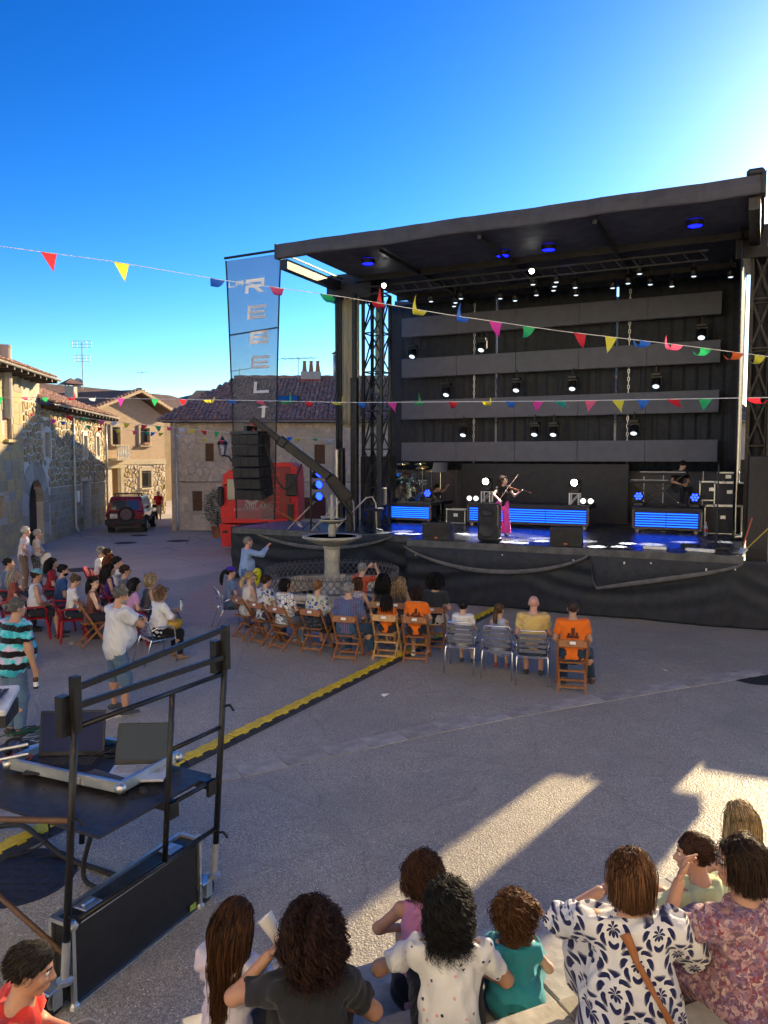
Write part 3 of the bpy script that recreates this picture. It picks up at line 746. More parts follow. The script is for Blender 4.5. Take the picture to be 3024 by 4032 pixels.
def wall_holes(parent, M, w0, w1, z0, z1, openings, mat, depth=.35, name='wall'):
    ts = sorted({w0, w1, *[min(max(v, w0), w1) for o in openings for v in o[:2]]}); zs = sorted({z0, z1, *[min(max(v, z0), z1) for o in openings for v in o[2:]]}); m = MB()
    for a, b in zip(ts, ts[1:]):
        for u, v in zip(zs, zs[1:]):
            c = ((a + b) / 2, (u + v) / 2)
            if any(o[0] < c[0] < o[1] and o[2] < c[1] < o[3] for o in openings): continue
            m.add([(a, 0, u), (b, 0, u), (b, 0, v), (a, 0, v)], [(0, 1, 2, 3)], 0, M)
    for a, b, u, v in openings:
        m.add([(a, 0, u), (b, 0, u), (b, 0, v), (a, 0, v), (a, depth, u), (b, depth, u), (b, depth, v), (a, depth, v)], [(0, 4, 5, 1), (1, 5, 6, 2), (2, 6, 7, 3), (3, 7, 4, 0)], 0, M)
    m.add([(w0, depth + .3, z0), (w1, depth + .3, z0), (w1, depth + .3, z1), (w0, depth + .3, z1), (w0, 0, z0), (w1, 0, z0), (w1, 0, z1), (w0, 0, z1)], [(0, 3, 2, 1), (4, 0, 1, 5), (5, 1, 2, 6), (6, 2, 3, 7), (7, 3, 0, 4)], 0, M)
    return m.build(name, mat, parent)
def window(parent, M, o, shut=None, frame=True, sill=True, bars=False, surround=.14, mat=None, shut_side=1):
    a, b, u, v = o; mt = mat or M_DRESS
    w = MB()
    if surround:
        s = surround
        for (x0, x1, y0, y1) in ((a - s, a, u - s * .4, v + s), (b, b + s, u - s * .4, v + s), (a, b, v, v + s * 1.3)): w.box(((x0 + x1) / 2, -.03, (y0 + y1) / 2), (x1 - x0, .10, y1 - y0), bev=.01)
        root = MB(); root = w
        W = w.build('window', mt, parent); W.matrix_parent_inverse = Matrix(); W.matrix_basis = M
    else:
        w.box(((a + b) / 2, .28, (u + v) / 2), (b - a, .02, v - u)); W = w.build('window', M_WOODD, parent); W.matrix_basis = M
    m = MB(); m.box(((a + b) / 2, .24, (u + v) / 2), (b - a, .01, v - u)); m.build('pane', M_PANE, W)
    if frame:
        m = MB(); f = .06
        for (x, z, dx, dz) in ((a + f / 2, (u + v) / 2, f, v - u), (b - f / 2, (u + v) / 2, f, v - u), ((a + b) / 2, v - f / 2, b - a, f), ((a + b) / 2, u + f / 2, b - a, f), ((a + b) / 2, (u + v) / 2, f, v - u)): m.box((x, .20, z), (dx, .06, dz))
        m.build('frame', M_WOODB, W)
    if shut:
        m = MB(); m.box(((a + b) / 2, .15, (u + v) / 2), (b - a - .01, .04, v - u - .01))
        for k in range(int((v - u) / .12)): m.box(((a + b) / 2, .125, u + .06 + k * .12), (b - a - .08, .02, .05))
        m.build('shutter', shut, W)
    if sill:
        m = MB(); m.box(((a + b) / 2, -.08, u - .06), (b - a + .3, .2, .11), bev=.015); m.build('sill', mt, W)
    if bars:
        m = MB()
        for k in range(7): m.cyl((a + (b - a) * (k + .5) / 7, -.06, u), (a + (b - a) * (k + .5) / 7, -.06, v), .012, n=6)
        for z in (u + .1, v - .1): m.box(((a + b) / 2, -.06, z), (b - a, .02, .03))
        m.build('bars', M_IRON, W)
    return W
# curved clay tiles
def tile_mesh(mat, r=.105, L=.44):
    vs = []; n = 5
    for y, rr, dz in ((0, r, .035), (L, r * .82, 0)):
        for i in range(n + 1):
            a = math.pi * i / n; vs.append((rr * math.cos(a), y, rr * math.sin(a) * .75 + dz))
    vs2 = [(r * .8 * math.cos(math.pi * i / n), 0, r * .55 * math.sin(math.pi * i / n) + .02) for i in range(n + 1)]
    fs = [(i, i + 1, n + 2 + i, n + 1 + i) for i in range(n)]; b = len(vs); vs += vs2; fs += [(i + 1, i, b + i, b + i + 1) for i in range(n)]
    return vs, fs
TV, TF = tile_mesh(None)
TILE_ME = [mesh_np('tile', TV, TF, mt) for mt in M_TILES]
def tile_roof(parent, corner, ex, up, width, slope_len, inside=None, limit=300, colw=.225, step=.37):
    """corner: lower left of the slope, ex along the eave, up along the slope"""
    ex, up = Vector(ex).normalized(), Vector(up).normalized(); nz = ex.cross(up).normalized(); B = basis(ex, up, nz, corner)
    base = MB(); base.add([(0, 0, -.03), (width, 0, -.03), (width, slope_len, -.03), (0, slope_len, -.03)], [(0, 1, 2, 3)]) if inside is None else base.add([(*p, -.03) for p in inside], [tuple(range(len(inside)))])
    bo = base.build('roof', M_TILES[1], parent); bo.matrix_basis = B
    items = []
    for r in range(int(slope_len / step)):
        for c in range(int(width / colw)):
            x, y = (c + .5) * colw, r * step
            if inside is not None:
                s = None; ok = True
                for i in range(len(inside)):
                    p, q = inside[i], inside[(i + 1) % len(inside)]
                    if (q[0] - p[0]) * (y + .15 - p[1]) - (q[1] - p[1]) * (x - p[0]) < 0: ok = False; break
                if not ok: continue
            w = B @ Vector((x, y, 0)); px = w.x / max(1, w.y) * FPX + 384
            items.append((-w.y if -10 < px < 778 else -999, x, y))
    items.sort(key=lambda s: -s[0]); rest = MB()
    for k, (_, x, y) in enumerate(items):
        T = Matrix.Translation((x + random.uniform(-.015, .015), y + random.uniform(-.03, .02), random.uniform(-.008, .012))) @ Matrix.Rotation(random.uniform(-.06, .06), 4, 'Z')
        mi = random.choices(range(4), (4, 3, 2, 3))[0]
        if k < limit: o = link('tile', TILE_ME[mi], bo); o.matrix_basis = T
        else: rest.add(TV, TF, mi, T)
    if rest.v: o = tag(rest.build('tiles_far', M_TILES, bo), kind='stuff')
    return bo
def pipe(parent, pts, r, mat, name='downpipe', n=8):
    m = MB(); m.tube(pts, r, n); return m.build(name, mat, parent, smooth=True)
def gutter(parent, a, b, mat, r=.075):
    a, b = Vector(a), Vector(b); d = (b - a).normalized(); s = d.cross(Vector((0, 0, 1))); m = MB(); vs = []; k = 7
    for p in (a, b):
        for rr in (r, r * .85):
            for i in range(k): t = math.pi + math.pi * i / (k - 1); vs.append(p + s * (rr * math.cos(t)) + Vector((0, 0, rr * math.sin(t))))
    fs = []
    for i in range(k - 1): fs += [(i, i + 1, 2 * k + i + 1, 2 * k + i), (k + i + 1, k + i, 3 * k + i, 3 * k + i + 1)]
    m.add(vs, fs); return m.build('gutter', mat, parent, smooth=True)

# ------------------------------------------------------------------ long house along the left
W1 = G(106.1, 522.8); Wd = (G(106.1, 522.8) - G(46.9, 543.5)).normalized(); WN = Vector((Wd.y, -Wd.x, 0))     # out of the wall, towards the square
W0 = W1 - Wd * 21.0
MW = basis(Wd, -WN, Vector((0, 0, 1)), W0)          # t along, y into the wall
def wl(px, py): p = ONP(px, py, W0, WN) - W0; return p.dot(Wd), p.z
def rect1(x0, y0, x1, y1):                           # from the enlarged crop of the left houses
    f = lambda x, y: wl(x * .1378, 325.1 + y * .1378); a, z1 = f(x0, y0); b, z0 = f(x1, y1); a2, z1b = f(x1, y0); a3, z0b = f(x0, y1)
    return (a, b, (z0 + z0b) / 2, (z1 + z1b) / 2)
tm = wl(23.4, 450)[0]                                # where the squared blocks give way to rubble
Tend = 21.0
near = thing('stone_house', 'near tall house of squared golden blocks at the left edge', 'house', (0, 0, 0))
far = thing('stone_house', 'long rubble stone house with arched door and white mortar lines', 'house', (0, 0, 0))
op_near = [rect1(30, 675, 88, 830), rect1(40, 1135, 55, 1240)]
a0 = rect1(2, 1240, 35, 1400); op_near.append((a0[0] - 1.0, a0[1], a0[2], a0[3]))
wa = rect1(313, 780, 357, 955); wb = rect1(597, 803, 627, 950); wc = rect1(690, 808, 715, 945); dd = rect1(597, 1130, 655, 1490); arch = rect1(205, 1290, 322, 1590)
dd = (dd[0], dd[1], 0.02, dd[3]); arch = (arch[0], arch[1], 0.0, arch[3])
op_far = [wa, wb, wc, dd, (arch[0], arch[1], 0.0, arch[3] + (arch[1] - arch[0]) * .5)]
Z1 = 6.75; Z2 = 5.85
wall_holes(near, MW, -3, tm, 0, Z1, op_near, M_MORTD)
lay_stones(near, MW, ashlar(-3, tm, 0, Z1, .36, .62), ST_A, .022, .010, op_near, 'block', rnd=False)
wall_holes(far, MW, tm, Tend, 0, Z2, op_far, M_MORT)
zlow = 2.3
rub = voronoi([(x + tm, z) for x, z in jitter_pts(Tend - tm, zlow, Z2, .30, 1.0)], tm, Tend, zlow, Z2)
sur = [(a - .16, b + .16, u - .14, v + .2) for a, b, u, v in (wa, wb, wc)] + [(dd[0] - .1, dd[1] + .1, 0, dd[3] + .05), (arch[0] - .75, arch[1] + .75, 0, arch[3] + 1.5)]
lay_stones(far, MW, rub, ST_W, .05, .042, sur, 'stone', limit=300)
lay_stones(far, MW, ashlar(tm, Tend, 0, zlow, .34, .5), [ST_A[3], ST_W[3], ST_A[2], ST_W[1]], .016, .008, [(dd[0], dd[1], 0, dd[3]), (arch[0] - .75, arch[1] + .75, 0, arch[3] + 1.5)], 'block', limit=150, rnd=False)
for o in (wa, wb, wc): window(far, MW, o, shut=P('grey_blind', (.16, .15, .13), .7), frame=False, surround=.15, mat=P('white_limewash', (.62, .60, .54), .8), sill=False)
window(near, MW, op_near[0], shut=P('ochre_boards', (.34, .22, .13), .7), frame=False, surround=0, mat=ST_A[0]); window(near, MW, op_near[1], frame=False, sill=False, surround=0); window(near, MW, op_near[2], frame=True, sill=False, surround=0)
# arched door with ring of wedge stones
ac = (arch[0] + arch[1]) / 2; ar = (arch[1] - arch[0]) / 2; az = arch[3]
d = MB(); vs = [(arch[0], .30, 0), (arch[1], .30, 0)] + [(ac + ar * math.cos(t), .30, az + ar * math.sin(t) * 1.05) for t in np.linspace(0, math.pi, 13)]
d.add(vs, [tuple(range(len(vs)))]); door = d.build('door', M_WOODD, far); door.matrix_basis = MW
for k in range(6):
    m = MB(); x = arch[0] + 2 * ar * (k + .5) / 6; h = az + math.sqrt(max(0, ar * ar - (x - ac) ** 2)) * 1.05; m.box((x, .285, h / 2), (2 * ar / 6 - .02, .03, h - .02)); m.build('plank', M_WOODD, door)
for i in range(9):
    t0, t1 = math.pi * i / 9 + .01, math.pi * (i + 1) / 9 - .01; ro = ar + .72; m = MB(); vs = []
    for y in (-.035, .32):
        for (rr, tt) in ((ar, t0), (ro, t0), (ro, (t0 + t1) / 2), (ro, t1), (ar, t1), (ar, (t0 + t1) / 2)): vs.append((ac + rr * math.cos(tt), y, az + rr * math.sin(tt) * 1.05))
    m.add(vs, [(5, 4, 3, 2, 1, 0), (0, 1, 7, 6), (1, 2, 8, 7), (2, 3, 9, 8), (3, 4, 10, 9), (4, 5, 11, 10), (5, 0, 6, 11)]); o = m.build('arch_stone', random.choice([M_RENDER, ST_A[3]]), far); o.matrix_basis = MW
for s in (-1, 1):
    z = 0
    for k in range(4):
        h = az / 4; m = MB(); m.box((ac + s * (ar + .36), .14, z + h / 2), (.70, .35, h - .015), bev=.01); o = m.build('jamb_stone', random.choice([M_RENDER, ST_A[3]]), far); o.matrix_basis = MW; z += h
# pale blue door recess
m = MB(); m.box(((dd[0] * .6 + dd[1] * .4), .32, dd[3] / 2), (dd[1] - dd[0], .05, dd[3])); o = m.build('door', P('blue_black_door', (.03, .04, .06), .5), far); o.matrix_basis = MW
h_ = MB(); h_.ball((dd[0] + .2, .28, 1.05), .04); h_.build('handle', M_ALU, o)
m = MB(); m.box((dd[1] - .02, .17, dd[3] / 2), (.03, .33, dd[3])); m.box((dd[1] + .05, -.02, dd[3] / 2), (.10, .06, dd[3])); o = m.build('door_jamb', P('pale_blue_plaster', (.40, .45, .50), .7), far); o.matrix_basis = MW
m = MB(); bx = rect1(545, 1205, 565, 1285); m.box(((bx[0] + bx[1]) / 2, -.05, (bx[2] + bx[3]) / 2), (bx[1] - bx[0], .12, bx[3] - bx[2]), bev=.02); o = m.build('meter_box', M_WHITE, far); o.matrix_basis = MW
# eaves, roofs
def mw(t, out, z): return MW @ Vector((t, -out, z))
def eave_roof(parent, t0, t1, z, over, run, rise, label=None, tiles=True):
    c = mw(t0, over, z); up = (-WN * run + Vector((0, 0, rise))).normalized(); L = math.hypot(run + over, rise)
    r = tile_roof(parent, c, Wd, up, t1 - t0, L, limit=300)
    m = MB(); m.add([mw(t0, over - .03, z - .07), mw(t1, over - .03, z - .07), mw(t1, -.3, z + .1), mw(t0, -.3, z + .1)], [(0, 1, 2, 3)]); m.build('soffit', M_WOODD, r).matrix_parent_inverse = r.matrix_basis.inverted()
    k = 0
    while t0 + .3 + k * .7 < t1:
        m = MB(); m.box((0, 0, 0), (.12, over + .3, .14)); o = m.build('rafter_end', M_WOODD, parent, loc=mw(t0 + .3 + k * .7, over / 2 - .1, z - .14)); o.rotation_euler = (0, 0, math.atan2(Wd.y, Wd.x)); k += 1
    g_ = gutter(parent, mw(t0, over + .06, z - .03), mw(t1, over + .06, z - .03), M_GUT)
    return r
tn = wl(40, 385)[0]
eave_roof(near, -3, tn, 6.85, .75, 4.5, 1.7)
eave_roof(far, tn - .3, Tend + .5, 5.85, .65, 4.6, 1.75)
m = MB(); m.box((0, 0, 0), (tn - tm, .5, .95)); o = m.build('upper_wall', M_MORTD, near, loc=mw((tn + tm) / 2, -.28, 6.3)); o.rotation_euler = (0, 0, math.atan2(Wd.y, Wd.x))
for x, lab in ((510, 0), (750, 1)):
    t_, z_ = wl(x * .1378, 415); e = mw(t_, .12, 0); pipe(far, [e + Vector((0, 0, z)) for z in (5.5, 4, 2.5, .35)] + [e + WN * .16 + Vector((0, 0, .1))], .055, M_PIPE)
m = MB(); c = mw(wl(70 * .1378, 500)[0], -.9, 0); far_ch = thing('flue', 'tall round grey chimney pipe above the left house roof', 'chimney', (c.x - .3, c.y, 7.2))
c2 = AT(4.8, 345, c.y); far_ch.location = (c2.x, c.y, c2.z - 2.2); m.lathe([(.21, -.4), (.21, 2.1), (.225, 2.12), (.225, 2.2), (.17, 2.2), (.17, 2.0), (0, 2.0)], 20); m.build('pipe', M_RENDER, far_ch, smooth=False)
def cap_chimney(px, py, Y, w, lab):
    p = AT(px, py, Y); t = thing('chimney', lab, 'chimney', p); m = MB(); m.box((0, 0, -.3), (w * .55, w * .55, .9)); m.build('stack', M_RENDER, t)
    m = MB(); m.lathe([(w * .8, .28), (w * .78, .30), (0, .30 + w * .38)], 4); m.build('hood', M_TILES[1], t)
    m = MB()
    for a in (-1, 1):
        for b in (-1, 1): m.box((a * w * .24, b * w * .24, .22), (.05, .05, .16))
    m.build('hood_posts', M_IRON, t)
cap_chimney(200 * .1378, 325.1 + 395 * .1378, 35, 1.0, 'low chimney with tent-shaped cap on the near left roof'); cap_chimney(515 * .1378, 325.1 + 465 * .1378, 47, 1.0, 'low chimney with tent-shaped cap beside the tall antenna')

# ------------------------------------------------------------------ gabled house at the end of the lane
ga = 67; GDir = Vector((math.cos(R(ga)), math.sin(R(ga)), 0)); GNor = Vector((GDir.y, -GDir.x, 0))
GL = Vector((-16.3, 44.6, 0)); GM = basis(GDir, -GNor, Vector((0, 0, 1)), GL)
gh = thing('gabled_house', 'sunlit gabled house of brick over rubble stone at the lane end', 'house', (0, 0, 0))
def gl(x, y): p = ONP(x * .1378, 325.1 + y * .1378, GL, GNor) - GL; return p.dot(GDir), p.z
def rectg(x0, y0, x1, y1): a, z1 = gl(x0, y0); b, z0 = gl(x1, y1); return (a, b, z0, z1)
gw = gl(1195, 900)[0]; pk = gl(968, 470); ezr = gl(1245, 640)[1]
b1 = rectg(808, 738, 868, 868); b2 = rectg(1012, 745, 1082, 870); b3 = rectg(1022, 1058, 1092, 1178); bd = rectg(812, 1040, 875, 1290); bd = (bd[0], bd[1], 0, bd[3])
zs_ = 3.35
def mat_brick():
    t = NT('pale_brick'); v = t.obj(); s = t.sep(v)
    br = t.n('TexBrick', i={'Vector': t.comb(s[0], s[2], 0.0), 'Scale': 1.0, 'Color1': (.50, .34, .20, 1), 'Color2': (.42, .27, .16, 1), 'Mortar': (.50, .43, .32, 1), 'Mortar Size': .010, 'Brick Width': .26, 'Row Height': .075})
    t.set(color=br.outputs[0], rough=.85); t.bump(br.outputs[1], -.5, .01); return t.m
M_BRICK = mat_brick()
g0 = -2.4
wall_holes(gh, GM, g0, gw, 0, zs_, [bd, b3], M_MORT, name='lower_wall')
o = wall_holes(gh, Matrix(), g0, gw, zs_, 5.4, [b1, b2], M_BRICK, name='brick_wall'); o.matrix_basis = GM
m = MB(); m.add([(g0, 0, 5.4), (gw, 0, 5.4), (gw, 0, ezr - .25), (pk[0], 0, pk[1] - .25), (g0, 0, ezr - .25)], [(0, 1, 2, 3, 4)]); o = m.build('gable', M_BRICK, gh); o.matrix_basis = GM
m = MB(); m.box(((g0 + gw) / 2, 3.0, 3.0), (gw - g0 - .02, 5.2, 6.0)); o = m.build('rear_wall', M_RENDER, gh); o.matrix_basis = GM
m = MB(); m.box(((g0 + gw) / 2, -.04, zs_), (gw - g0, .1, .30), bev=.01); o = m.build('string_course', M_DRESS, gh); o.matrix_basis = GM
gv = voronoi([(x + g0, z) for x, z in jitter_pts(gw - g0, 0, zs_ - .15, .27)], g0, gw, 0, zs_ - .15)
lay_stones(gh, GM, gv, [ST_R[1], ST_W[2], ST_R[0], ST_W[0]], .06, .03, [(bd[0] - .2, bd[1] + .22, 0, bd[3] + .25), (b3[0] - .22, b3[1] + .22, b3[2] - .2, b3[3] + .25)], 'stone', limit=160)
window(gh, GM, b1, shut=P('dark_roller_blind', (.07, .06, .06), .5), surround=.16); window(gh, GM, b2, shut=P('dark_roller_blind', (.07, .06, .06), .5), surround=.16); window(gh, GM, b3, surround=.2, bars=True)
m = MB(); m.box(((bd[0] + bd[1]) / 2, .2, bd[3] / 2), (bd[1] - bd[0], .06, bd[3])); o = m.build('door', P('honey_door', (.42, .26, .09), .6, nscale=12), gh); o.matrix_basis = GM
m = MB(); m.box((bd[1] + .12, -.03, bd[3] / 2), (.24, .1, bd[3])); m.box(((bd[0] + bd[1]) / 2, -.03, bd[3] + .15), (bd[1] - bd[0] + .7, .1, .28)); o = m.build('door_surround', M_DRESS, gh); o.matrix_basis = GM
# balcony with turned balusters
ba = rectg(800, 868, 885, 975); bal = MB(); bal.box(((ba[0] + ba[1]) / 2, -.25, ba[2]), (ba[1] - ba[0] + .2, .6, .14)); bo = bal.build('balcony', M_DRESS, gh); bo.matrix_basis = GM
rl = MB(); rl.box(((ba[0] + ba[1]) / 2, -.5, ba[3] - .04), (ba[1] - ba[0] + .2, .1, .09)); rl.build('rail', M_DRESS, bo)
for k in range(7):
    m = MB(); m.lathe([(.05, 0), (.03, .06), (.055, .25), (.028, .5), (.05, ba[3] - ba[2] - .1)], 8, c=(ba[0] + .05 + (ba[1] - ba[0]) * k / 6.5, -.5, ba[2] + .06)); m.build('baluster', M_WHITE, bo)
m = MB(); m.box(((b2[0] + b2[1]) / 2, -.15, b2[2] + .08), (.5, .16, .14)); o = m.build('flower_box', P('terracotta', (.36, .15, .07), .7), gh); o.matrix_basis = GM
# its roof: two slopes with pale barge boards
for s, (ta, za) in ((-1, (g0, ezr)), (1, (gw + .75, gl(1250, 640)[1]))):
    if s < 0: za = pk[1] - (pk[0] - ta) * (pk[1] - ezr) / (gw + .75 - pk[0])
    vs = [(pk[0], -.55, pk[1]), (ta, -.55, za), (ta, 6, za), (pk[0], 6, pk[1])]
    m = MB(); m.add([(x, y, z) for x, y, z in vs] + [(x, y, z - .14) for x, y, z in vs], [(0, 1, 2, 3), (7, 6, 5, 4), (0, 4, 5, 1), (1, 5, 6, 2), (3, 2, 6, 7)]); o = m.build('roof', M_TROOF, gh); o.matrix_basis = GM
    m = MB(); bar(m, (pk[0], -.58, pk[1] - .08), (ta, -.58, za - .08), .16); o = m.build('barge_board', P('cream_board', (.50, .36, .21), .7), gh); o.matrix_basis = GM
    k = 0; Ls = math.hypot(ta - pk[0], za - pk[1])
    while k * .3 < Ls - .1:
        f = k * .3 / Ls; m = MB(); m.box((pk[0] + (ta - pk[0]) * f, -.45, pk[1] + (za - pk[1]) * f + .05), (.12, .35, .10)); o = m.build('verge_tile', M_TILES[k % 4], gh); o.matrix_basis = GM; k += 1

# ------------------------------------------------------------------ house behind the stage
RY = G(172.3, 530.4).y; RX0 = G(172.3, 530.4).x; RX1 = 19.0; RM = basis(Vector((1, 0, 0)), Vector((0, 1, 0)), Vector((0, 0, 1)), (0, RY, 0))
rb = thing('stone_house', 'wide beige fieldstone house with red tiled roof behind the stage', 'house', (0, 0, 0))
def rectb(px0, py0, px1, py1): a = AT(px0, py0, RY); b = AT(px1, py1, RY); return (a.x, b.x, b.z, a.z)
q1 = rectb(205.3 + 0, 443.6, 213.9, 461.2); q2 = rectb(192.2, 491.1, 202.3, 511); q3 = rectb(314.6, 444.8, 325, 463.8); q4 = rectb(304.2, 497.5, 325.7, 519)
wall_holes(rb, RM, RX0, RX1, 0, 5.45, [q1, q2, q3, q4], M_MORTD)
m = MB(); m.add([(RX0, RY, 0), (RX0, RY, 5.45), (RX0 + .4, RY + 11, 5.45), (RX0 + .4, RY + 11, 0)], [(0, 3, 2, 1)]); m.build('side_wall', M_RENDER, rb)
so = [(a - .5, b + .45, u - .05, v + .6) for a, b, u, v in (q1, q3)] + [(a - .2, b + .2, u - .2, v + .3) for a, b, u, v in (q2, q4)]
bp = voronoi([(x + RX0, z) for x, z in jitter_pts(4 - RX0, 2.4, 5.4, .34, 1.1)], RX0, 4, 2.4, 5.4)
lay_stones(rb, RM, bp, ST_R, .03, .026, so, 'stone', limit=300)
lay_stones(rb, RM, ashlar(RX0, 4, 0, 2.38, .42, .75), ST_R, .012, .010, so, 'block', limit=120, rnd=False)
for a, b, u, v in (q1, q3):
    for (x0, x1, y0, y1) in ((a - .5, a - .01, u, v), (b + .01, b + .45, u, v), (a - .42, b + .4, v + .01, v + .58)):
        m = MB(); m.box(((x0 + x1) / 2, RY - .02, (y0 + y1) / 2), (x1 - x0, .06, y1 - y0), bev=.012); m.build('dressed_stone', M_DRESS, rb)
for o_ in (q1, q3): window(rb, RM, o_, shut=M_WOODB, frame=True, surround=0, sill=False)
window(rb, RM, q2, shut=M_WOODB, surround=0, sill=False); window(rb, RM, q4, shut=P('maroon_door', (.10, .035, .03), .5), surround=0, sill=False)
ew, hz = 1.7, 2.65                                    # roof: hipped at the left
run = 5.9; L = math.hypot(run, hz); up = Vector((0, run, hz)); hipx = 2.7
tile_roof(rb, (RX0 - .55, RY - .5, 5.42), (1, 0, 0), up, RX1 - RX0, L, inside=[(0, 0), (RX1 - RX0, 0), (RX1 - RX0, L), (hipx, L)], limit=300)
m = MB(); m.add([(RX0 - .55, RY - .5, 5.40), (RX0 - .55 + hipx, RY - .5 + run, 5.40 + hz), (RX1, RY - .5 + run, 5.40 + hz), (RX1, RY + 11.3, 5.4), (RX0 - .55, RY + 11.3, 5.4)], [(0, 1, 4), (1, 2, 3, 4)]); m.build('rear_roof', M_TROOF, rb)
m = MB(); m.tube([(RX0 - .55 + hipx + k * .4, RY - .5 + run, 5.45 + hz + .03 * (k % 2)) for k in range(60)], .11, 6); m.build('ridge_tiles', M_TILES[0], rb)
m = MB(); m.box(((RX0 + RX1) / 2, RY - .2, 5.36), (RX1 - RX0 + .6, .6, .07)); m.build('soffit', M_WOODD, rb)
gutter(rb, (RX0 - .5, RY - .56, 5.42), (RX1, RY - .56, 5.42), M_PIPE)
e = AT(176, 440, RY - .1); pipe(rb, [(e.x, RY - .45, 5.38), (e.x, RY - .12, 5.1), (e.x, RY - .12, 3), (e.x, RY - .12, .3), (e.x, RY - .25, .1)], .06, M_PIPE)
m = MB(); m.tube([(RX0 + .1, RY - .06, 2.42), (4, RY - .06, 2.40)], .012, 5); m.build('cable', M_IRON, rb)
# chimney with three pots, flue, aerials, skylight
ry = RY + 5.0
p = AT(311, 381, ry); ch = thing('chimney', 'brick chimney with three tapered clay pots on the tiled roof', 'chimney', (p.x, ry, p.z - .3)); ch.scale = (.68,) * 3
m = MB(); m.box((0, 0, .1), (1.75, .9, .9)); m.build('base', P('red_flashing', (.30, .06, .04), .7), ch)
m = MB(); m.box((0, 0, .85), (1.6, .8, .65), bev=.03); m.build('stack', M_RENDER, ch)
for x in (-.52, .02, .56):
    m = MB(); m.lathe([(.26, 1.17), (.16, 1.95), (.20, 1.97), (.20, 2.05), (.12, 2.05)], 4, M=Matrix.Rotation(R(45), 4, 'Z')); o = m.build('pot', P('clay_pot', (.36, .17, .10), .8), ch, loc=(x, 0, 0))
p = AT(335.5, 376, ry); t = thing('flue', 'slim zinc flue pipe with cap next to the left stage mast', 'chimney', (p.x, ry, p.z - .3))
m = MB(); m.cyl((0, 0, 0), (0, 0, 1.45), .13, n=14); m.build('pipe', M_PIPE, t, smooth=True); m = MB(); m.lathe([(.2, 1.5), (.2, 1.55), (0, 1.66)], 14); m.build('cap', P('rust_cap', (.25, .1, .06), .7), t)
def aerial(px, py, Y, h, span, n, lab, rz=0, mast=None):
    p = AT(px, py, Y); t = thing('tv_aerial', lab, 'antenna', (p.x, Y, p.z), rz); m = MB(); m.cyl((0, 0, 0), (0, 0, h), .022, n=6); m.build('mast', M_PIPE, t)
    m = MB(); m.tube([(-span / 2, 0, h * .86), (span / 2, 0, h * .98)], .02, 5); m.build('boom', M_PIPE, t)
    for k in range(n):
        f = k / (n - 1); m = MB(); m.tube([(-span / 2 + span * f, -span * .3 * (1.2 - .5 * f), h * (.86 + .12 * f)), (-span / 2 + span * f, span * .3 * (1.2 - .5 * f), h * (.86 + .12 * f))], .014, 4); m.build('element', M_PIPE, t)
aerial(298.4, 381, ry, 1.35, 2.0, 6, 'long television aerial beside the three-pot chimney', R(25)); aerial(240, 396, RY + 9, 1.7, 1.2, 5, 'thin television aerial seen through the grey banner', R(10))
aerial(142, 384.5, 60, 1.0, .9, 5, 'small aerial on the far roof above the gable', R(30))
p = AT(83, 389, 50); t = thing('antenna_mast', 'tall antenna mast with stacked arrays above the left roofs', 'antenna', (p.x, 50, p.z))
m = MB(); m.cyl((0, 0, 0), (0, 0, 3.0), .04, n=6); m.build('mast', M_PIPE, t)
for zz, w in ((2.85, .62), (1.95, .5)):
    for s in range(5): m = MB(); m.box((-w + s * w / 2, 0, zz), (.03, .03, .42)); m.build('element', M_PIPE, t)
    for dz in (-.2, 0, .2): m = MB(); m.box((0, 0, zz + dz), (2 * w, .025, .025)); m.build('crossbar', M_PIPE, t)
m = MB(); m.lathe([(0, 0), (.2, .03), (.33, .10)], 16, M=Matrix.Translation((-.25, -.1, .35)) @ Matrix.Rotation(R(80), 4, 'X')); m.build('dish', M_RENDER, t)
slope = math.atan2(hz, run); p = AT(293, 388, RY + 4.2); t = thing('skylight', 'glass skylight set in the tiled roof left of the mast', 'skylight', (p.x, RY + 1.85, 5.42 + 2.35 * hz / run + .1)); t.rotation_euler = (slope, 0, 0)
m = MB(); m.box((0, 0, .06), (1.15, .8, .08)); m.build('frame', M_IRON, t); m = MB(); m.box((0, 0, .105), (1.0, .66, .01)); m.build('pane', M_PANE, t)

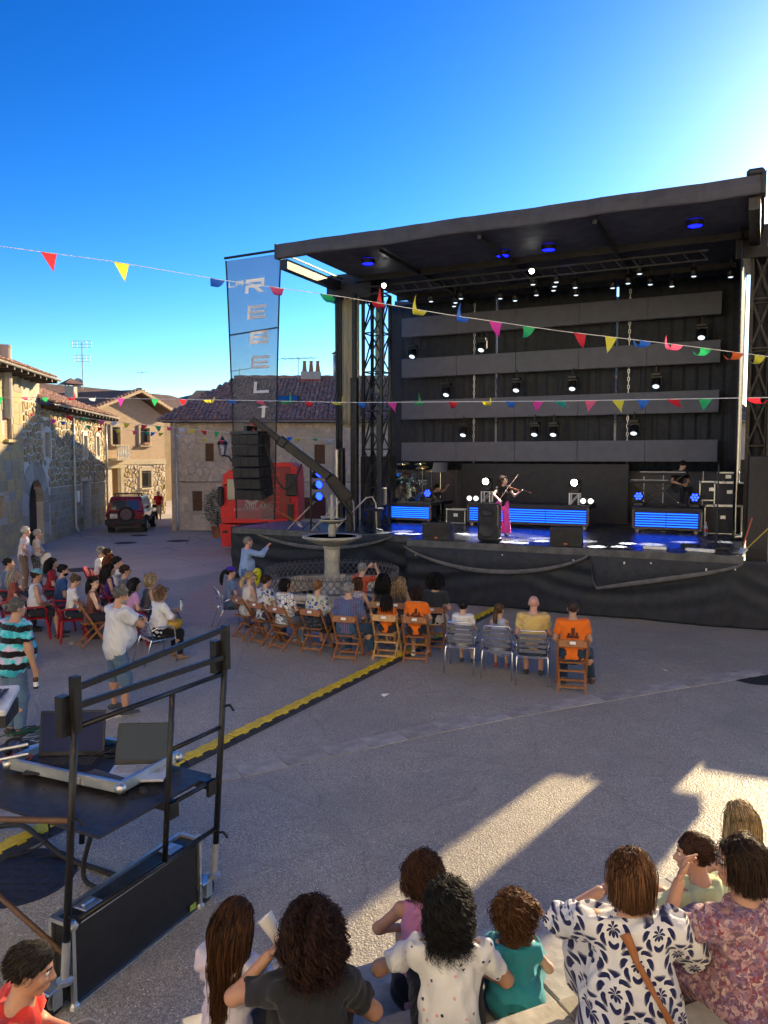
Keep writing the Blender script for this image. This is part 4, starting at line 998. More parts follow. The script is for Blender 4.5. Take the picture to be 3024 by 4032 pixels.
# ------------------------------------------------------------------ roofs further back, hills
def far_house(lab, pts, ztop, rdg, depth, wallmat, h0=0):
    """pts: two eave points in pixels with their distance; ridge height above the eave"""
    (ax, ay, aY), (bx, by, bY) = pts; a = AT(ax, ay, aY); b = AT(bx, by, bY); t = thing('distant_house', lab, 'house', (0, 0, 0)); z = min(a.z, b.z)
    d = (b - a); d.z = 0; d.normalize(); nn = Vector((-d.y, d.x, 0)) * (1 if d.x > 0 else -1); a.z = b.z = z
    f = (b - a).length; m = MB(); B = [a, b, b + nn * depth * 2, a + nn * depth * 2]
    m.add([(q.x, q.y, 0) for q in B] + [(q.x, q.y, z - .05) for q in B], [(0, 1, 5, 4), (1, 2, 6, 5), (3, 0, 4, 7)]); 
    ra, rb_ = a + nn * depth + Vector((0, 0, rdg)), b + nn * depth + Vector((0, 0, rdg)); m.add([a, a + nn * 2 * depth, ra, b, b + nn * 2 * depth, rb_], [(0, 1, 2), (3, 5, 4)]); m.build('wall', wallmat, t)
    o_ = .5; ea = a - nn * o_ - d * o_ - Vector((0, 0, o_ * rdg / depth)); eb = b - nn * o_ + d * o_ - Vector((0, 0, o_ * rdg / depth)); ra -= d * o_; rb_ += d * o_
    up = (ra - ea); m = MB(); L = up.length; Bm = basis(d, up.normalized(), d.cross(up.normalized()), ea); w = (eb - ea).length
    m.add([(0, 0, 0), (w, 0, 0), (w, L, 0), (0, L, 0), (0, 0, -.12), (w, 0, -.12), (w, L, -.12), (0, L, -.12)], [(0, 1, 2, 3), (4, 5, 1, 0), (1, 5, 6, 2), (4, 0, 3, 7), (7, 6, 5, 4)]); o = m.build('roof', M_TROOF, t); o.matrix_basis = Bm
    m = MB(); c = b + nn * 2 * depth + nn * o_; c2 = a + nn * 2 * depth + nn * o_; m.add([rb_, ra, c2, c], [(0, 1, 2, 3)]); m.build('rear_roof', M_TROOF, t)
far_house('dark brown tiled roof behind the left rubble house', [(34, 411, 47), (128, 408, 53)], 0, 2.2, 4.5, M_RENDER)
far_house('ochre gabled barn with long tiled roof behind the lane', [(140, 404, 62), (216, 404, 70)], 0, 1.6, 6, mat_stone('ochre_plaster', (.46, .33, .17), .1))
far_house('distant tiled roof between the barn and the grey banner', [(190, 400.5, 85), (250, 401, 85)], 0, 1.6, 5, ST_R[1])
def hill(name, pts, Y, c):
    t = NT(name + '_grass'); g = t.geo((.01, .01, .03)); t.set(color=t.ramp(t.noise(g, 3, 6), [(.3, tuple(x * .7 for x in c)), (.7, c)]), rough=.95)
    m = MB(); P_ = [AT(x, y, Y) for x, y in pts]; vs = []
    for p in P_: vs += [(p.x, Y - 260, -1), (p.x, Y - 90, p.z * .55), (p.x, Y, p.z), (p.x, Y + 300, -1)]
    fs = []
    for i in range(len(P_) - 1):
        for j in range(3): fs.append((i * 4 + j, (i + 1) * 4 + j, (i + 1) * 4 + j + 1, i * 4 + j + 1))
    m.add(vs, fs); tag(m.build(name, t.m, smooth=True), kind='structure')
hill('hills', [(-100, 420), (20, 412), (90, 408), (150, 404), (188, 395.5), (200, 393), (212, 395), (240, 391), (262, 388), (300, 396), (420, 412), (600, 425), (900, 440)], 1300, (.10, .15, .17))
# pot shrub and wall lantern
p = G(218, 537.5); bush = thing('potted_shrub', 'round green shrub in a terracotta pot behind the red lorry', 'shrub', (p.x, p.y, 0))
m = MB(); m.lathe([(.22, 0), (.30, .45), (.33, .5), (.28, .5), (.26, .42), (0, .42)], 16); m.build('pot', P('terracotta', (.36, .15, .07), .7), bush)
M_LEAF = NT('shrub_leaf'); v_ = M_LEAF.geo(); M_LEAF.set(color=M_LEAF.ramp(M_LEAF.noise(v_, 6, 3), [(.3, (.018, .04, .012)), (.7, (.055, .10, .03))]), rough=.6); M_LEAF = M_LEAF.m
m = MB(); r = random.Random(3)
for k in range(2600):
    a, b = r.uniform(0, 6.28), math.acos(r.uniform(-1, 1)); rad = (r.random() ** .25) * (1 + .12 * math.sin(5 * a) * math.sin(4 * b)); c = Vector((.62 * rad * math.sin(b) * math.cos(a), .62 * rad * math.sin(b) * math.sin(a), 1.35 + .88 * rad * math.cos(b)))
    q = Matrix.Rotation(r.uniform(0, 6.28), 3, 'Z') @ Matrix.Rotation(r.uniform(-1, 1), 3, 'X'); s = r.uniform(.03, .06); m.add([c + q @ Vector(w) for w in ((-s, 0, 0), (0, -s * .4, .01), (s, 0, 0), (0, s * .4, .01))], [(0, 1, 2, 3)])
tag(m.build('crown', M_LEAF, bush), kind='stuff'); m = MB(); m.cyl((0, 0, .4), (0, 0, 1.2), .035, .02, n=8); m.build('stem', M_WOODD, bush)
p = AT(222.5, 449, RY - .9); ln = thing('wall_lantern', 'old black iron street lantern on a wall bracket beside the banner', 'street lamp', (p.x, p.y, p.z))
m = MB(); m.tube([(.62, .85, -.75), (.55, .6, -.72), (.35, .3, -.55), (.28, .1, -.35), (.1, 0, -.32), (0, 0, -.3)], .045, 7); m.build('bracket', M_IRON, ln)
for s in range(4):
    a = math.pi / 4 + s * math.pi / 2; m = MB(); bar(m, (.14 * math.cos(a), .14 * math.sin(a), -.28), (.24 * math.cos(a), .24 * math.sin(a), .22), .025); m.build('corner_bar', M_IRON, ln)
m = MB(); m.lathe([(.26, .22), (.28, .24), (.16, .42), (.1, .44), (.06, .55), (.03, .6)], 4, M=Matrix.Rotation(0, 4, 'Z')); m.build('hood', M_IRON, ln)
m = MB(); m.lathe([(.15, -.3), (.05, -.36), (0, -.38)], 8); m.build('base', M_IRON, ln)
gt = NT('lantern_glass'); gt.set(color=(.7, .75, .8), rough=.15, alpha=.25); 
m = MB()
for s in range(4):
    a, b = math.pi / 4 + s * math.pi / 2, math.pi / 4 + (s + 1) * math.pi / 2; m.add([(.13 * math.cos(a), .13 * math.sin(a), -.27), (.13 * math.cos(b), .13 * math.sin(b), -.27), (.23 * math.cos(b), .23 * math.sin(b), .21), (.23 * math.cos(a), .23 * math.sin(a), .21)], [(0, 1, 2, 3)])
m.build('glazing', gt.m, ln)

# unseen tall houses added behind the stage to shade the left of the square
for (x0, x1, h0, lab) in ((.7, 6.55, 12.3, 'unseen left house added behind the stage to cast shade'), (6.95, 13.6, 12.7, 'unseen middle house added behind the stage to cast shade'), (14.5, 21.0, 12.6, 'unseen right house added behind the stage to cast shade')):
    t = thing('hidden_shade_house', lab, 'house', (0, 0, 0)); m = MB(); m.box(((x0 + x1) / 2, 51, h0 / 2), (x1 - x0, 6, h0)); m.build('wall', M_RENDER, t)
    m = MB(); m.add([(x0, 47.6, h0), (x1, 47.6, h0), (x1, 51, h0 + 1.5), (x0, 51, h0 + 1.5), (x1, 54.4, h0), (x0, 54.4, h0)], [(0, 1, 2, 3), (3, 2, 4, 5), (1, 4, 2), (0, 3, 5), (0, 5, 4, 1)]); m.build('roof', M_TROOF, t)
    for k in range(4): m = MB(); x = x0 + (x1 - x0) * (k + .5) / 4; m.box((x, 47.98, 8.6), (.9, .1, 1.3)); m.build('window', M_PANE, t)
# unseen pale facade added behind the viewer to bounce low sun onto the square
bounce_facade = thing('bounce_facade', 'unseen pale stone facade added behind the viewer to bounce sunlight', 'bounce_facade', (0, -10.5, 0), R(-5))
M_BOUNCE = mat_stone('bounce_facade_stone', (.80, .76, .66), .05)
m = MB(); m.box((0, -.6, 10), (54, 1.2, 20)); m.build('wall', M_BOUNCE, bounce_facade)
m = MB(); m.add([(-9, -.6, 20), (9, -.6, 20), (0, -.6, 25), (-9, -.1, 20), (9, -.1, 20), (0, -.1, 25)], [(0, 2, 1), (3, 4, 5), (0, 3, 5, 2), (1, 2, 5, 4)]); m.build('gable', M_BOUNCE, bounce_facade)
for x in (-17, -9.5, 9.5, 17): m = MB(); m.box((x, .35, 7.5), (1.1, .8, 15), bev=.05); m.build('buttress', M_BOUNCE, bounce_facade)
m = MB(); m.box((0, .2, 19.2), (41, .5, .5), bev=.05); m.build('cornice', M_BOUNCE, bounce_facade)
m = MB(); m.box((0, .02, 3.6), (2.6, .12, 3.8)); m.build('door', M_WOODD, bounce_facade); m = MB(); m.cyl((0, 0, 11), (0, .1, 11), 1.6, n=28); m.build('rose_window', M_PANE, bounce_facade)
m = MB(); m.box((1.2, -8.2, .92), (13, 9, 1.83)); o = tag(m.build('terrace', M_STEP[1]), kind='structure'); o.location = Q0; o.rotation_euler = steps.rotation_euler
# ================================================================== fountain
M_FST = P('fountain_stone', (.38, .37, .33), .75, vary=.22, nscale=4, bump=.35, bscale=22)
M_FST2 = P('pool_stone', (.62, .55, .44), .8, vary=.22, nscale=3, bump=.35, bscale=18)
M_WATER = NT('pool_water'); M_WATER.set(color=(.05, .055, .05), rough=.06, spec=.7); M_WATER.bump(M_WATER.noise(M_WATER.geo(), 9, 3), .25, .02); M_WATER = M_WATER.m
ft = thing('fountain', 'two-tier stone fountain in a round pool in front of the stage', 'fountain', FC)
PR = 1.72
for i in range(18):                                   # curved wall stones
    a0, a1 = 2 * math.pi * i / 18 + .006, 2 * math.pi * (i + 1) / 18 - .006; m = MB(); vs = []
    for (r, z) in ((PR, 0), (PR, .34), (PR + .05, .36), (PR + .05, .48), (PR - .24, .48), (PR - .24, .08)):
        for a in (a0, (a0 + a1) / 2, a1): vs.append((r * math.cos(a), r * math.sin(a), z))
    fs = [(j * 3 + k, j * 3 + k + 1, (j + 1) * 3 + k + 1, (j + 1) * 3 + k) for j in range(5) for k in range(2)] + [tuple(j * 3 for j in range(6)), tuple(j * 3 + 2 for j in range(5, -1, -1))]
    m.add(vs, fs); m.build('pool_stone', [M_FST2, M_FST][i % 2], ft)
for a in (-105, -60):
    m = MB(); m.box((0, 0, .15), (.75, .35, .28), bev=.02); o = m.build('foot_block', P('dark_basalt', (.06, .062, .068), .6), ft, loc=((PR + .16) * math.cos(R(a)), (PR + .16) * math.sin(R(a)), 0)); o.rotation_euler = (0, 0, R(a + 90))
m = MB(); m.lathe([(0, .09), (PR - .2, .09)], 36); m.build('pool_floor', P('pale_pool_render', (.72, .70, .66), .7, nscale=2), ft)
m = MB(); m.lathe([(.52, .09), (.52, .2), (.45, .24), (.40, .36), (.30, .44), (.27, .52), (.20, .6), (.185, .95), (.20, 1.35), (.24, 1.42), (.17, 1.46), (.18, 1.52), (.30, 1.56)], 20); m.build('pedestal', M_FST, ft, smooth=False)
def bowl(z, r, flutes, name):
    m = MB(); n = 48; vs = []; fs = []
    prof = [(.18, 0), (.45, .06), (.75, .16), (.93, .25), (1.0, .29), (1.0, .345), (.96, .36), (.86, .33), (.6, .26), (.2, .22), (.0, .22)]
    for j, (a, b) in enumerate(prof):
        for i in range(n):
            t = 2 * math.pi * i / n; k = 1 + (.025 * math.cos(flutes * t) if 2 <= j <= 6 else 0); vs.append((r * a * k * math.cos(t), r * a * k * math.sin(t), z + b * r / .95))
    for j in range(len(prof) - 1):
        for i in range(n): fs.append((j * n + i, j * n + (i + 1) % n, (j + 1) * n + (i + 1) % n, (j + 1) * n + i))
    m.add(vs, fs); o = m.build(name, M_FST, ft, smooth=True); w = MB(); w.lathe([(0, z + .325 * r / .95), (r * .86, z + .325 * r / .95)], 32); w.build('water', M_WATER, o); return o
bowl(1.42, .72, 24, 'lower_bowl')
m = MB(); m.lathe([(.10, 1.64), (.085, 1.75), (.10, 1.85), (.075, 1.96), (.13, 2.02)], 14); m.build('column', M_FST, ft, smooth=True)
bowl(1.97, .33, 12, 'upper_bowl')
m = MB(); m.lathe([(.06, 2.05), (.05, 2.2), (.07, 2.3), (.04, 2.48), (.055, 2.6), (.02, 2.7), (0, 2.71)], 10); m.build('finial', M_FST, ft, smooth=True)
# looped iron fence on the pool wall: one element is a pair of crossing rods ending in a loop
fence = thing('fountain_fence', 'low looped iron railing round the fountain pool', 'railing', FC)
M_FENCE = P('grey_iron', (.13, .135, .15), .5, .2)
FR = PR - .07; NF = 66
def rod(sgn):
    pts = []
    for k in range(15):
        s = k / 14; x = sgn * (.068 * math.sin(s * math.pi * 2.0)) ; pts.append((x, 0, .0 + .52 * s))
    return pts
m = MB(); m.tube(rod(1), .0105, 5); r1 = m.me('rod', M_FENCE); m = MB(); m.tube([(x, .012, z) for x, _, z in rod(-1)], .0105, 5); r2 = m.me('rod', M_FENCE)
m = MB(); m.tube([(.042 * math.cos(a), 0, .57 + .05 * math.sin(a)) for a in np.linspace(-1.4, 4.55, 12)], .0105, 5); r3 = m.me('loop', M_FENCE)
m = MB()
for sg in (-1, 1): m.tube([(sg * (.068 + .05 * math.cos(a) - .02), 0, .47 + .045 * math.sin(a)) for a in np.linspace(-.5, 3.6, 9)], .009, 5)
r4 = m.me('scroll', M_FENCE)
for i in range(NF):
    a = 2 * math.pi * i / NF; M_ = Matrix.Rotation(a + math.pi / 2, 4, 'Z'); M_.translation = (FR * math.cos(a), FR * math.sin(a), .47); M_ = M_ @ Matrix.Diagonal((1, 1, .66, 1))
    for nm, me in (('rod', r1), ('rod', r2), ('loop', r3), ('scroll', r4)): o = link(nm, me, fence); o.matrix_basis = M_
for z in (.49,):
    m = MB(); m.tube([(FR * math.cos(a), FR * math.sin(a), z) for a in np.linspace(0, 2 * math.pi, 65)[:-1]], .011, 5, closed=True); m.build('ring_bar', M_FENCE, fence)

# ================================================================== banner with letters, crane arm, line array
def mat_mesh():
    t = NT('grey_mesh_banner'); t.set(color=(.085, .09, .10), rough=.8); tr = t.n('BsdfTransparent'); mx = t.n('MixShader', i={0: .34, 1: t.b.outputs[0], 2: tr.outputs[0]}); t.l(mx.outputs[0], t.out.inputs[0]); return t.m
M_MESH = mat_mesh(); M_LET = NT('silver_letter'); M_LET.set(color=(.8, .81, .84), rough=.6); _tr = M_LET.n('BsdfTranslucent', i={'Color': (.85, .86, .9, 1)}); _mx = M_LET.n('MixShader', i={0: .5, 1: M_LET.b.outputs[0], 2: _tr.outputs[0]}); M_LET.l(_mx.outputs[0], M_LET.out.inputs[0]); M_LET = M_LET.m
BN = .25; bt = thing('stage_banner', 'tall grey mesh banner with silver letters LA REBELI left of the stage', 'banner', S(-13.38, BN, 9.12), STA)
def bw(k): return (.0 + .24 * k ** .8, 1.84 - .30 * k ** .8)     # left and right edge down the banner
vs = []; fs = []; nz, nu = 30, 12
for j in range(nz + 1):
    k = j / nz; a, b = bw(k)
    for i in range(nu + 1):
        f = i / nu; vs.append((a + (b - a) * f, .03 * math.sin(f * 9 + k * 3) * k + (.05 * math.sin((f - .8) * 25) * k if f > .8 else 0), -7.25 * k))
for j in range(nz):
    for i in range(nu): fs.append((j * (nu + 1) + i, (j + 1) * (nu + 1) + i, (j + 1) * (nu + 1) + i + 1, j * (nu + 1) + i + 1))
m = MB(); m.add(vs, fs); m.build('mesh_sheet', M_MESH, bt, smooth=True)
m = MB(); m.cyl((-.05, 0, .08), (2.0, 0, .10), .035, n=8); m.build('top_rod', M_BLKM, bt)
for side_ in (0, 1):
    m = MB(); m.tube([(bw(k)[side_], -.01, -7.25 * k) for k in np.linspace(0, 1, 12)], .022, 5); m.build('edge_seam', M_CLOTH, bt)
for k in (.285,): a, b = bw(k); m = MB(); m.tube([(a, -.02, -7.25 * k), (b, -.02, -7.25 * k + .10)], .022, 5); m.build('cross_seam', M_CLOTH, bt)
def letter(ch, x, z, w, h, sh=.10):
    t_ = .26 * h; m = MB()
    def bx(x0, x1, z0, z1): m.add([(x + x0 * w + z0 * sh * h, -.035, z + z0 * h), (x + x1 * w + z0 * sh * h, -.035, z + z0 * h), (x + x1 * w + z1 * sh * h, -.035, z + z1 * h), (x + x0 * w + z1 * sh * h, -.035, z + z1 * h)], [(0, 1, 2, 3)])
    if ch == 'E': bx(0, 1, 0, .24); bx(0, .92, .38, .60); bx(.0, 1, .76, 1); bx(0, .14, .24, .38); bx(0, .14, .60, .76)
    if ch == 'B': bx(0, 1, 0, .24); bx(0, 1, .40, .60); bx(0, .95, .76, 1); bx(0, .16, .24, .40); bx(0, .16, .60, .76); bx(.86, 1, .24, .40); bx(.82, .96, .60, .76)
    if ch == 'R': bx(0, 1, .76, 1); bx(.84, 1, .52, .76); bx(0, 1, .40, .58); bx(0, .17, 0, .40); m.add([(x + .45 * w, -.035, z + .4 * h), (x + .7 * w, -.035, z + .4 * h), (x + 1.05 * w, -.035, z), (x + .78 * w, -.035, z)], [(0, 1, 2, 3)])
    if ch == 'L': bx(0, 1, 0, .24); bx(0, .2, .24, 1)
    if ch == 'I': bx(.35, .62, 0, 1); m.add([(x, -.036, z + .88 * h), (x + .5 * w, -.036, z + .82 * h), (x + w, -.036, z + .88 * h), (x + .5 * w, -.036, z + .96 * h)], [(0, 1, 2, 3)])
    if ch == 'A': bx(.0, 1, .78, 1); bx(0, .16, 0, .8); bx(.84, 1, 0, .8); bx(.1, .9, .3, .46)
    if ch == 'l': bx(0, 1, 0, .2); bx(0, .16, .2, 1)
    o = m.build('letter', M_LET, bt); o.modifiers.new('t', 'SOLIDIFY').thickness = .006; return o
def lz(py): return SPX(250, py, BN)[1] - 9.12
def lx(px, py): return SPX(px, py, BN)[0] + 13.38
for ch, (x0, y0, x1, y1) in (('R', (245.8, 279.6, 265.2, 293.6)), ('E', (247.8, 306, 267, 319.5)), ('B', (250.3, 331.5, 269.6, 344.6)), ('E', (251.5, 356.6, 270.5, 369)), ('L', (254, 382, 270.2, 393.6)), ('I', (258, 406.3, 270.5, 418))):
    xa, xb = lx(x0, y1), lx(x1, y1); za, zb = lz(y1), lz(y0); letter(ch, xa, za, (xb - xa) * .95, zb - za)
for ch, (x0, y0, x1, y1) in (('l', (229.2, 280.5, 236, 285.4)), ('A', (236.5, 280, 244.5, 284.8))): xa, xb = lx(x0, y1), lx(x1, y1); letter(ch, xa, lz(y1), (xb - xa) * .9, lz(y0) - lz(y1))
cr = thing('crane_arm', 'black hydraulic crane arm reaching from the mast to the hanging speakers', 'crane', S(-9.9, 1.0, 0))
u0, z0 = SPX(349, 499, 1.0); u1, z1 = SPX(329, 477, .7); u2, z2 = SPX(252, 419, -.1)
L0, L1, L2 = S(u0, 1.0, z0), S(u1, .7, z1), S(u2, -.1, z2); inv = cr.location
M_CRN = P('crane_black', (.007, .008, .01), .5)
def seg(name, a, b, w, mat=M_CRN):
    m = MB(); a, b = a - inv, b - inv; d = b - a; m.box((a + b) / 2, (w, w * 1.15, d.length), rot=d.to_track_quat('Z', 'Y').to_matrix(), bev=.02); return m.build(name, mat, cr)
seg('base_arm', L0, L1, .27); seg('boom', L1, L1 + (L2 - L1) * .62, .21); seg('boom_extension', L1 + (L2 - L1) * .55, L2, .14); seg('base_column', Vector((L0.x, L0.y, DZ)), L0 + Vector((0, 0, .1)), .16)
m = MB(); c = L1 + (L2 - L1) * .60 - inv; m.box(c, (.27, .27, .25), rot=(L2 - L1).to_track_quat('Z', 'Y').to_matrix(), bev=.03); m.build('collar', M_CRN, cr)
m = MB(); m.cyl(L0 - inv + Vector((.1, -.1, -.45)), L1 - inv + Vector((0, -.1, -.15)), .06, n=10); m.build('ram', M_BLKM, cr)
pts = [L1 + (L2 - L1) * f + Vector((0, -.12, -.2 - 1.05 * math.sin(math.pi * (f - .35) / .5))) - inv for f in np.linspace(.35, .85, 14)]; m = MB(); m.tube(pts, .03, 6); m.build('hose', M_RUB, cr, smooth=True)
m = MB(); m.tube([L2 - inv + Vector((0, 0, -.05)), L2 - inv + Vector((0, 0, -.25)), L2 - inv + Vector((.05, 0, -.34)), L2 - inv + Vector((-.03, 0, -.38))], .03, 6); m.build('hook', P('red_hook', (.5, .05, .03), .5), cr)
lu, lz_ = SPX(250.5, 431, -.15); line_array('curved black loudspeaker column hanging from the crane before the banner', S(lu, -.15, lz_ - .1), STA, 6, R(16), .9)
# ratchet straps
def strap(lab, a, b, col, w=.035):
    t = thing('ratchet_strap', lab, 'strap', a); d = b - a; m = MB(); m.box(d / 2, (w, .008, d.length), rot=d.to_track_quat('Z', 'Y').to_matrix()); m.build('webbing', P('strap_' + col, {'y': (.55, .42, .05), 'o': (.65, .16, .03), 'w': (.6, .6, .58), 'r': (.5, .12, .06)}[col], .7), t)
    m = MB(); m.box(d * .06, (.08, .05, .14), rot=d.to_track_quat('Z', 'Y').to_matrix()); m.build('buckle', M_ALU, t)
def sp3(px, py, n): u, z = SPX(px, py, n); return S(u, n, z)
strap('orange strap sloping down from the speakers to the side deck', sp3(302, 527, 1.2), sp3(259, 498, .2), 'o'); strap('yellow strap sloping down below the hanging speakers', sp3(301, 524, 1.3), sp3(262, 502, .2), 'y')
strap('orange strap tied at the right end of the deck', sp3(741, 553, .1), sp3(752, 518, .3), 'r'); strap('yellow strap running off to the right from the deck corner', sp3(742, 553, .1), sp3(775, 522, .6), 'y')
# lamp stand with three blue lamps, stairs, stool on the side deck
b = sp3(311, 525, 1.1); b.z = DZ; ls = thing('lamp_stand', 'black stand carrying three blue stage lamps beside the fountain', 'lamp stand', b, STA)
m = MB(); m.cyl((0, 0, 0), (0, 0, 1.75), .03, n=8); m.build('pole', M_BLKM, ls)
for a in range(3): m = MB(); m.tube([(0, 0, .25), (.3 * math.cos(a * 2.1), .3 * math.sin(a * 2.1), .02)], .015, 5); m.build('leg', M_BLKM, ls)
for z in (.95, 1.28, 1.60):
    m = MB(); q = Matrix.Translation((.22, -.02, z)) @ Matrix.Rotation(R(75), 4, 'Y') @ Matrix.Rotation(R(20), 4, 'X'); m.lathe([(0, -.16), (.09, -.16), (.12, -.05), (.125, .1), (.115, .1)], 16, M=q, caps=False); o = m.build('lamp_housing', M_BLKM, ls, smooth=True)
    m = MB(); m.lathe([(0, .095), (.11, .095)], 16, M=q); m.build('lens', M_BLUE, o); m = MB(); m.box((.06, 0, z), (.12, .03, .03)); m.build('bracket', M_BLKM, o)
hr = thing('stair_rails', 'pale metal stair handrails leaning behind the fountain', 'handrail', S(-10.6, 1.0, DZ), STA)
for x in (-.75, .05, .75): m = MB(); m.tube([(x - .55, 0, 0), (x + .35, .3, .95), (x + .5, .35, .98), (x + .6, .38, .8), (x + .62, .4, 0)], .022, 6); m.build('rail', M_GUT, hr, smooth=True)
ch = thing('office_stool', 'black office chair seat seen behind the upper fountain bowl', 'chair', S(-9.3, 1.4, DZ), STA)
m = MB(); m.box((0, 0, .62), (.46, .44, .09), bev=.04); m.build('seat', M_BLK, ch); m = MB(); m.box((.24, .05, .98), (.06, .40, .5), bev=.03); m.build('backrest', M_BLK, ch); m = MB(); m.cyl((0, 0, .05), (0, 0, .6), .03, n=8); m.build('column', M_BLKM, ch)
for a in range(5): m = MB(); m.tube([(0, 0, .1), (.28 * math.cos(a * 1.257), .28 * math.sin(a * 1.257), .03)], .02, 5); m.build('foot', M_BLKM, ch)

# ================================================================== gear on the stage
def par_led(loc, rz, lab):
    t = thing('blue_floor_lamp', lab, 'stage lamp', loc, rz); m = MB(); m.box((0, 0, .06), (.28, .24, .12), bev=.02); m.build('base', M_BLKM, t)
    m = MB(); [m.box((x, 0, .2), (.03, .1, .2)) for x in (-.15, .15)]; m.build('yoke', M_BLKM, t)
    q = Matrix.Translation((0, 0, .27)) @ Matrix.Rotation(R(80), 4, 'X'); m = MB(); m.lathe([(0, -.12), (.1, -.12), (.135, 0), (.135, .1), (.12, .1)], 16, M=q, caps=False); h = m.build('head', M_BLKM, t, smooth=True)
    for i in range(7):
        r_ = 0 if i == 0 else .078; a = i * math.pi / 3; m = MB(); m.lathe([(0, .10), (.034, .095)], 8, M=q @ Matrix.Translation((r_ * math.cos(a), r_ * math.sin(a), 0))); m.build('led', M_BLUE, h)
RT = DZ + .66
par_led(S(RU[0] + .16, 4.7, RT), STA, 'blue lamp glowing left of the bass drum'); par_led(S(RU[1] - .2, 4.7, RT), STA, 'blue lamp glowing right of the drum kit')
par_led(S(RU[4] + .12, 4.9, RT + .04), STA, 'blue lamp on the left end of the keyboard riser'); par_led(S(RU[5] - .2, 4.8, RT + .04), STA, 'blue lamp on the right end of the keyboard riser')
dk = thing('drum_kit', 'drum kit with pale bass drum head and chrome stands on the left riser', 'drums', S((RU[0] + RU[1]) / 2 - .08, 5.0, RT), STA)
M_SHELL = P('teal_drum_shell', (.05, .10, .12), .25, .2); M_HEAD = P('pale_drum_head', (.42, .40, .44), .6, nscale=3); M_CHR = P('chrome', (.8, .8, .82), .12, 1.0); M_CYM = P('bronze_cymbal', (.55, .40, .16), .3, 1.0)
def drum(c, r, h, rot, nm):
    q = Matrix.Translation(c) @ rot; m = MB(); m.lathe([(r, -h / 2), (r, h / 2)], 20, M=q); o = m.build(nm, M_SHELL, dk, smooth=True)
    for s in (-1, 1):
        m = MB(); m.lathe([(0, s * h / 2), (r * .96, s * h / 2), (r * .96, s * (h / 2 + .01))], 20, M=q); m.build('drum_head', M_HEAD, o); m = MB(); m.lathe([(r * 1.0, s * h / 2 - .02), (r * 1.04, s * h / 2 - .02), (r * 1.04, s * h / 2 + .015), (r * .97, s * h / 2 + .015)], 20, M=q); m.build('hoop', M_CHR, o)
    m = MB()
    for i in range(8): a = i * math.pi / 4; m.box((r * 1.03 * math.cos(a), r * 1.03 * math.sin(a), 0), (.02, .02, h * .8)); 
    for k_ in range(len(m.v)): m.v[k_] = tuple(q @ Vector(m.v[k_]))
    tag(m.build('lugs', M_CHR, o), kind='stuff')
RX = Matrix.Rotation(R(90), 4, 'X')
drum((0, 0, .29), .28, .40, RX, 'bass_drum'); drum((-.2, .05, .74), .15, .2, Matrix.Rotation(R(22), 4, 'X'), 'tom'); drum((.18, .05, .74), .15, .2, Matrix.Rotation(R(22), 4, 'X'), 'tom'); drum((-.5, .25, .48), .19, .34, Matrix.Rotation(R(6), 4, 'X'), 'floor_tom'); drum((.42, .35, .62), .17, .14, Matrix.Rotation(R(8), 4, 'X'), 'snare')
for (x, y, z, r) in ((-.6, .1, 1.12, .2), (-.25, .35, 1.2, .22), (.52, .15, 1.08, .22), (.7, .5, .98, .18), (.3, .5, 1.2, .2)):
    m = MB(); m.lathe([(0, .03), (.04, .025), (.05, .012), (r, 0)], 20, M=Matrix.Translation((x, y, z)) @ Matrix.Rotation(R(14), 4, 'X')); o = m.build('cymbal', M_CYM, dk, smooth=True); m = MB(); m.cyl((x, y, .25), (x, y, z), .012, n=6)
    for a in range(3): m.tube([(x, y, .3), (x + .2 * math.cos(a * 2.1), y + .2 * math.sin(a * 2.1), .01)], .012, 5)
    m.build('stand', M_CHR, o)
for x in (-.26, .26): m = MB(); m.tube([(x * .9, -.12, .3), (x * 1.25, -.28, .01)], .014, 6); m.build('spur', M_CHR, dk)
m = MB(); m.cyl((0, .6, .45), (0, .6, .53), .17, n=18); m.cyl((0, .6, 0), (0, .6, .45), .025, n=8); m.build('stool', M_BLK, dk)
ms = thing('music_stand', 'black music stand to the right of the drum kit', 'music stand', S(RU[1] + .05, 5.1, DZ), STA); m = MB(); m.cyl((0, 0, 0), (0, 0, 1.6), .015, n=6); m.build('pole', M_CHR, ms); m = MB(); m.box((0, -.05, 1.75), (.5, .02, .34), rot=Matrix.Rotation(R(-25), 3, 'X')); m.build('desk', M_BLK, ms)
